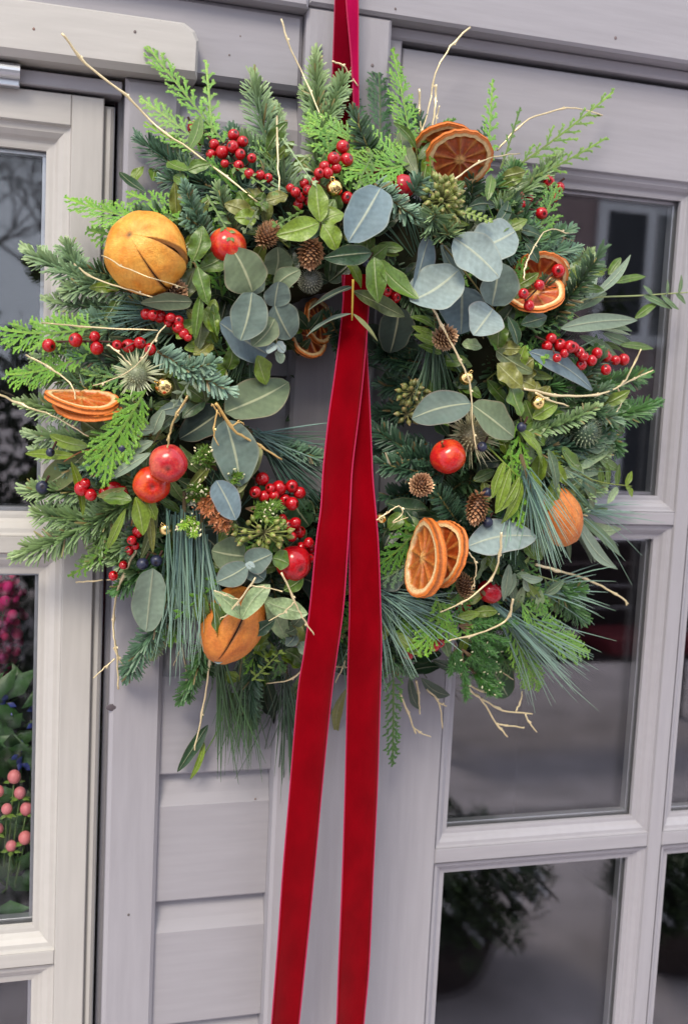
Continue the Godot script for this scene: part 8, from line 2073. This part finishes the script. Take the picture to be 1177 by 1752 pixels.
func cone(at: Vector3, r: float, h: float, axis: Vector3, label: String, c: Color) -> void:
	var o := thing("pine_cone", at, label, "pine cone", "small gilded cones")
	var y := axis.normalized()
	var x := y.cross(Vector3(0.13, 0.2, 1)).normalized()
	var b := Basis(x, y, x.cross(y))
	r *= 0.001
	h *= 0.001
	var mb := MB.new()
	ball(mb, Vector3.ZERO, 1.0, 12, 10, col(70, 44, 22), Vector3(r * 0.72, h * 0.8, r * 0.72), b)
	part(o, "core", mb.done(), M["gilded_cone"])
	var sc := MB.new()
	var n := 120
	for k in n:
		var u := (k + 0.5) / n
		var lat := acos(1.0 - 2.0 * u)
		var lon := k * 2.39996
		var d := Vector3(sin(lat) * cos(lon), cos(lat), -sin(lat) * sin(lon))
		var p := b * (d * Vector3(r * 0.7, h * 0.8, r * 0.7))
		var out := (b * (d + Vector3(0, 0.75, 0))).normalized()
		var up := (b * (Vector3(0, 1, 0) - d * 0.6)).normalized()
		up = (up - out * out.dot(up)).normalized()
		var cc := vary(c, 0.25)
		sc.blade(p, out, up, r * 0.52 * (0.8 + 0.4 * rng.randf()), r * 0.36, cc * 0.5, cc.lerp(col(250, 218, 176), 0.6))
	part(o, "scales", sc.done(), M["gilded_cone"], true)


func twig(label: String, lines: Array, radii: Array, gold: Color) -> void:
	var c0: Vector3 = lines[0][0]
	var o := thing("gold_twig", c0, label, "twig", "gold painted twigs")
	for k in lines.size():
		var mb := MB.new()
		var q := smooth_path(lines[k], 5)
		var rr := PackedFloat32Array()
		var knot := rng.randi_range(6, 9)
		for j in q.size():
			var u := float(j) / (q.size() - 1)
			q[j] += Vector3(rng.randfn(), rng.randfn(), rng.randfn()) * 0.0003 - c0
			var r := lerpf(float(radii[k]), float(radii[k]) * 0.6, u) * 0.001
			if j % knot == 4 and j > 1:
				r *= 1.55
			rr.append(r * rng.randf_range(0.9, 1.1))
		mb.tube(q, rr, 7, gold, gold.lerp(col(250, 225, 160), 0.3))
		for j in range(4, q.size() - 1, knot):
			var d := (q[j + 1] - q[j]).normalized()
			var sdir := (d.rotated(Vector3(0, 0, 1), 0.7 if j % 2 == 0 else -0.7) + Vector3(0, 0, 0.4)).normalized()
			mb.blade(q[j], sdir, Vector3(0, 0, 1), 0.0034, 0.0022, gold, gold)
		part(o, "branch" if k == 0 else "side_branch", mb.done(), M["gold_paint"])


func bell(at: Vector3, r: float, label: String) -> void:
	var o := thing("gold_bell", at, label, "bell", "round gold jingle bells")
	r *= 0.001
	var rows := []
	var cols := []
	var g := col(238, 208, 136)
	for k in 21:
		var a := PI * k / 20.0
		var row := PackedVector3Array()
		var cr := PackedColorArray()
		for j in 28:
			var e := TAU * j / 28.0
			var rad := 1.0 + (0.05 if absf(a - PI * 0.5) < 0.1 else 0.0)
			row.append(Vector3(sin(a) * cos(e), cos(a), -sin(a) * sin(e)) * rad * r)
			cr.append(g)
		rows.append(row)
		cols.append(cr)
	var mb := MB.new()
	mb.skin(rows, cols, true)
	var s := part(o, "shell", mb.done(), M["polished_gold"])
	s.basis = Basis.from_euler(Vector3(rng.randf_range(0.3, 1.2), rng.randf_range(-0.6, 0.6), rng.randf_range(-0.6, 0.6)))
	var lp := MB.new()
	var ring := PackedVector3Array()
	var rr := PackedFloat32Array()
	for k in 13:
		var a := TAU * k / 12.0
		ring.append(s.basis * Vector3(cos(a) * r * 0.25, r * 1.15 + sin(a) * r * 0.25, 0))
		rr.append(r * 0.07)
	lp.tube(ring, rr, 6, g, g)
	part(o, "loop", lp.done(), M["polished_gold"])


func thistle(at: Vector3, r: float, spikes: float, label: String, c: Color) -> void:
	var o := thing("thistle_head", at, label, "thistle", "dried thistle heads")
	r *= 0.001
	var mb := MB.new()
	var n := 170
	ball(mb, Vector3.ZERO, r * 0.86, 14, 10, c * 0.55)
	for k in n:
		var u := (k + 0.5) / n
		var lat := acos(1.0 - 1.7 * u)
		var lon := k * 2.39996
		var d := Vector3(sin(lat) * cos(lon), sin(lat) * sin(lon) + 0.1, cos(lat)).normalized()
		mb.blade(d * r * 0.8, d, Vector3(d.y, -d.x, 0.3).normalized(), r * 0.36, r * 0.13, c * 0.7, vary(c.lerp(col(230, 232, 200), 0.4), 0.1))
	part(o, "flower_head", mb.done(), M["needle"])
	if spikes > 0.0:
		var br := MB.new()
		for k in 74:
			var a := TAU * k / 37.0 + rng.randf_range(-0.1, 0.1)
			var d := Vector3(cos(a), sin(a), rng.randf_range(-0.3, 0.7)).normalized()
			br.blade(d * r * 0.5 - Vector3(0, 0, r * 0.3), d, Vector3(0, 0, 1), spikes * 0.001 * rng.randf_range(0.45, 0.95), 0.0015, c * 0.8, c.lerp(col(226, 226, 180), 0.5))
		part(o, "bracts", br.done(), M["needle"], true)


func seed_cluster(at: Vector3, size: Vector3, n: int, label: String, c: Color, tipc: Color) -> void:
	var o := thing("seed_pod_cluster", at, label, "seed pods", "clusters of green eucalyptus seed pods")
	var mb := MB.new()
	var tw := MB.new()
	size *= 0.001
	for k in n:
		var u := (k + 0.5) / n
		var lat := acos(1.0 - 1.5 * u)
		var lon := k * 2.39996 + rng.randf_range(-0.2, 0.2)
		var d := Vector3(sin(lat) * cos(lon), sin(lat) * sin(lon), cos(lat))
		var p := d * size * rng.randf_range(0.72, 1.05)
		var y := (d + Vector3(rng.randfn(), rng.randfn(), rng.randfn()) * 0.25).normalized()
		var x := y.cross(Vector3(0.3, 0.8, 0.11)).normalized()
		var b := Basis(x, y, x.cross(y))
		var cc := vary(c, 0.18)
		var rows := []
		var cols := []
		for i in 7:
			var v := i / 6.0
			var rad: float = [0.12, 0.62, 0.95, 1.0, 0.75, 0.4, 0.1][i] * 0.0026
			var row := PackedVector3Array()
			var cr := PackedColorArray()
			for j in 9:
				var e := TAU * j / 9.0
				row.append(p + b * Vector3(cos(e) * rad, (v - 0.4) * 0.0078, sin(e) * rad))
				cr.append(cc.lerp(tipc, smoothstep(0.6, 1.0, v) * 0.7))
			rows.append(row)
			cols.append(cr)
		mb.skin(rows, cols, true)
		tw.tube(PackedVector3Array([d * size * 0.1, p * 0.6, p]), PackedFloat32Array([0.0009, 0.0007, 0.0006]), 5, col(120, 116, 84), cc)
	part(o, "stem", tw.done(), M["bark"])
	part(o, "pods", mb.done(), M["leaf"], true)


# ribbon: rows of [left edge, right edge] points from top to bottom
func ribbon_band(o: Node3D, called: String, rows: Array, c: Color, edge: Color, cup := 0.0032) -> void:
	var L := []
	var R := []
	for r in rows:
		L.append(r[0])
		R.append(r[1])
	var a := smooth_path(L, 6)
	var b := smooth_path(R, 6)
	var mb := MB.new()
	var grid := []
	var cols := []
	for k in a.size():
		var row := PackedVector3Array()
		var cr := PackedColorArray()
		for j in 9:
			var v := j / 8.0
			var p := a[k].lerp(b[k], v) - o.position
			p.z += cup * 5.0 * v * (1.0 - v) * sin(k * 0.13 + 0.8) + 0.0022 * sin(k * 0.19 + 1.0) + (v - 0.5) * 0.005 * sin(k * 0.11 + 2.0)
			row.append(p)
			cr.append(c)
		grid.append(row)
		cols.append(cr)
	# a cloth with a front, a back 0.9 mm behind it and closed edges
	var back := []
	for row in grid:
		var q := PackedVector3Array()
		for j in range(8, -1, -1):
			q.append(row[j] - Vector3(0, 0, 0.0009))
		back.append(q)
	var all := []
	var ac := []
	for k in grid.size():
		var q := PackedVector3Array(grid[k])
		q.append_array(back[k])
		all.append(q)
		var cc := PackedColorArray(cols[k])
		cc.append_array(cols[k])
		ac.append(cc)
	mb.skin(all, ac, true)
	var band := part(o, called, mb.done(), M["velvet"])
	for side in [0, 8]:
		var path := PackedVector3Array()
		var rr := PackedFloat32Array()
		for row in grid:
			path.append(row[side] - Vector3(0, 0, 0.0004))
			rr.append(0.00075)
		var em := MB.new()
		em.tube(path, rr, 6, edge, edge)
		part(band, "selvedge", em.done(), M["selvedge"])


# ---------------------------------------------------------------- joinery

# four mitred glazing beads round a pane: outer rectangle on the face, inner one at the glass
func beads(parent: Node3D, x0: float, x1: float, y0: float, y1: float, zf: float, w: float, depth: float, profile: Array, m := "bead") -> void:
	for side in 4:
		var mb := MB.new()
		for k in profile.size() - 1:
			var q := []
			for e in [k, k + 1]:
				var t: float = profile[e][0] * w
				var z: float = zf - profile[e][1] * depth
				var c := [Vector3(x0 + t, y0 + t, z), Vector3(x0 + t, y1 - t, z), Vector3(x1 - t, y1 - t, z), Vector3(x1 - t, y0 + t, z)]
				q.append([c[side], c[(side + 1) % 4]])
			mb.quad(mb.add(q[0][0], Color.WHITE), mb.add(q[0][1], Color.WHITE), mb.add(q[1][1], Color.WHITE), mb.add(q[1][0], Color.WHITE))
		part(parent, "glazing_bead", mb.done(false), M[m])


func pane(parent: Node3D, x0: float, x1: float, y0: float, y1: float, z: float) -> void:
	for k in 2:
		var mb := MB.new()
		mb.board(x0 - 0.006, x1 + 0.006, y0 - 0.006, y1 + 0.006, z - 0.004 - 0.016 * k, z - 0.016 * k, 0.0005)
		part(parent, "glass_pane", mb.done(false), M["glass"])
	var sp := MB.new()
	var i := 0.0035
	for q in [[x0 - 0.005, x1 + 0.005, y0 - 0.005, y0 + i], [x0 - 0.005, x1 + 0.005, y1 - i, y1 + 0.005], [x0 - 0.005, x0 + i, y0 + i + 0.0003, y1 - i - 0.0003], [x1 - i, x1 + 0.005, y0 + i + 0.0003, y1 - i - 0.0003]]:
		sp.board(q[0], q[1], q[2], q[3], z - 0.0155, z - 0.0045, 0.0003)
	part(parent, "spacer_bar", sp.done(false), M["zinc"])


func plank(parent: Node3D, called: String, x0: float, x1: float, y0: float, y1: float, z0: float, z1: float, m: String, ch := 0.003) -> MeshInstance3D:
	var mb := MB.new()
	mb.board(x0, x1, y0, y1, z0, z1, ch)
	return part(parent, called, mb.done(false), M[m])
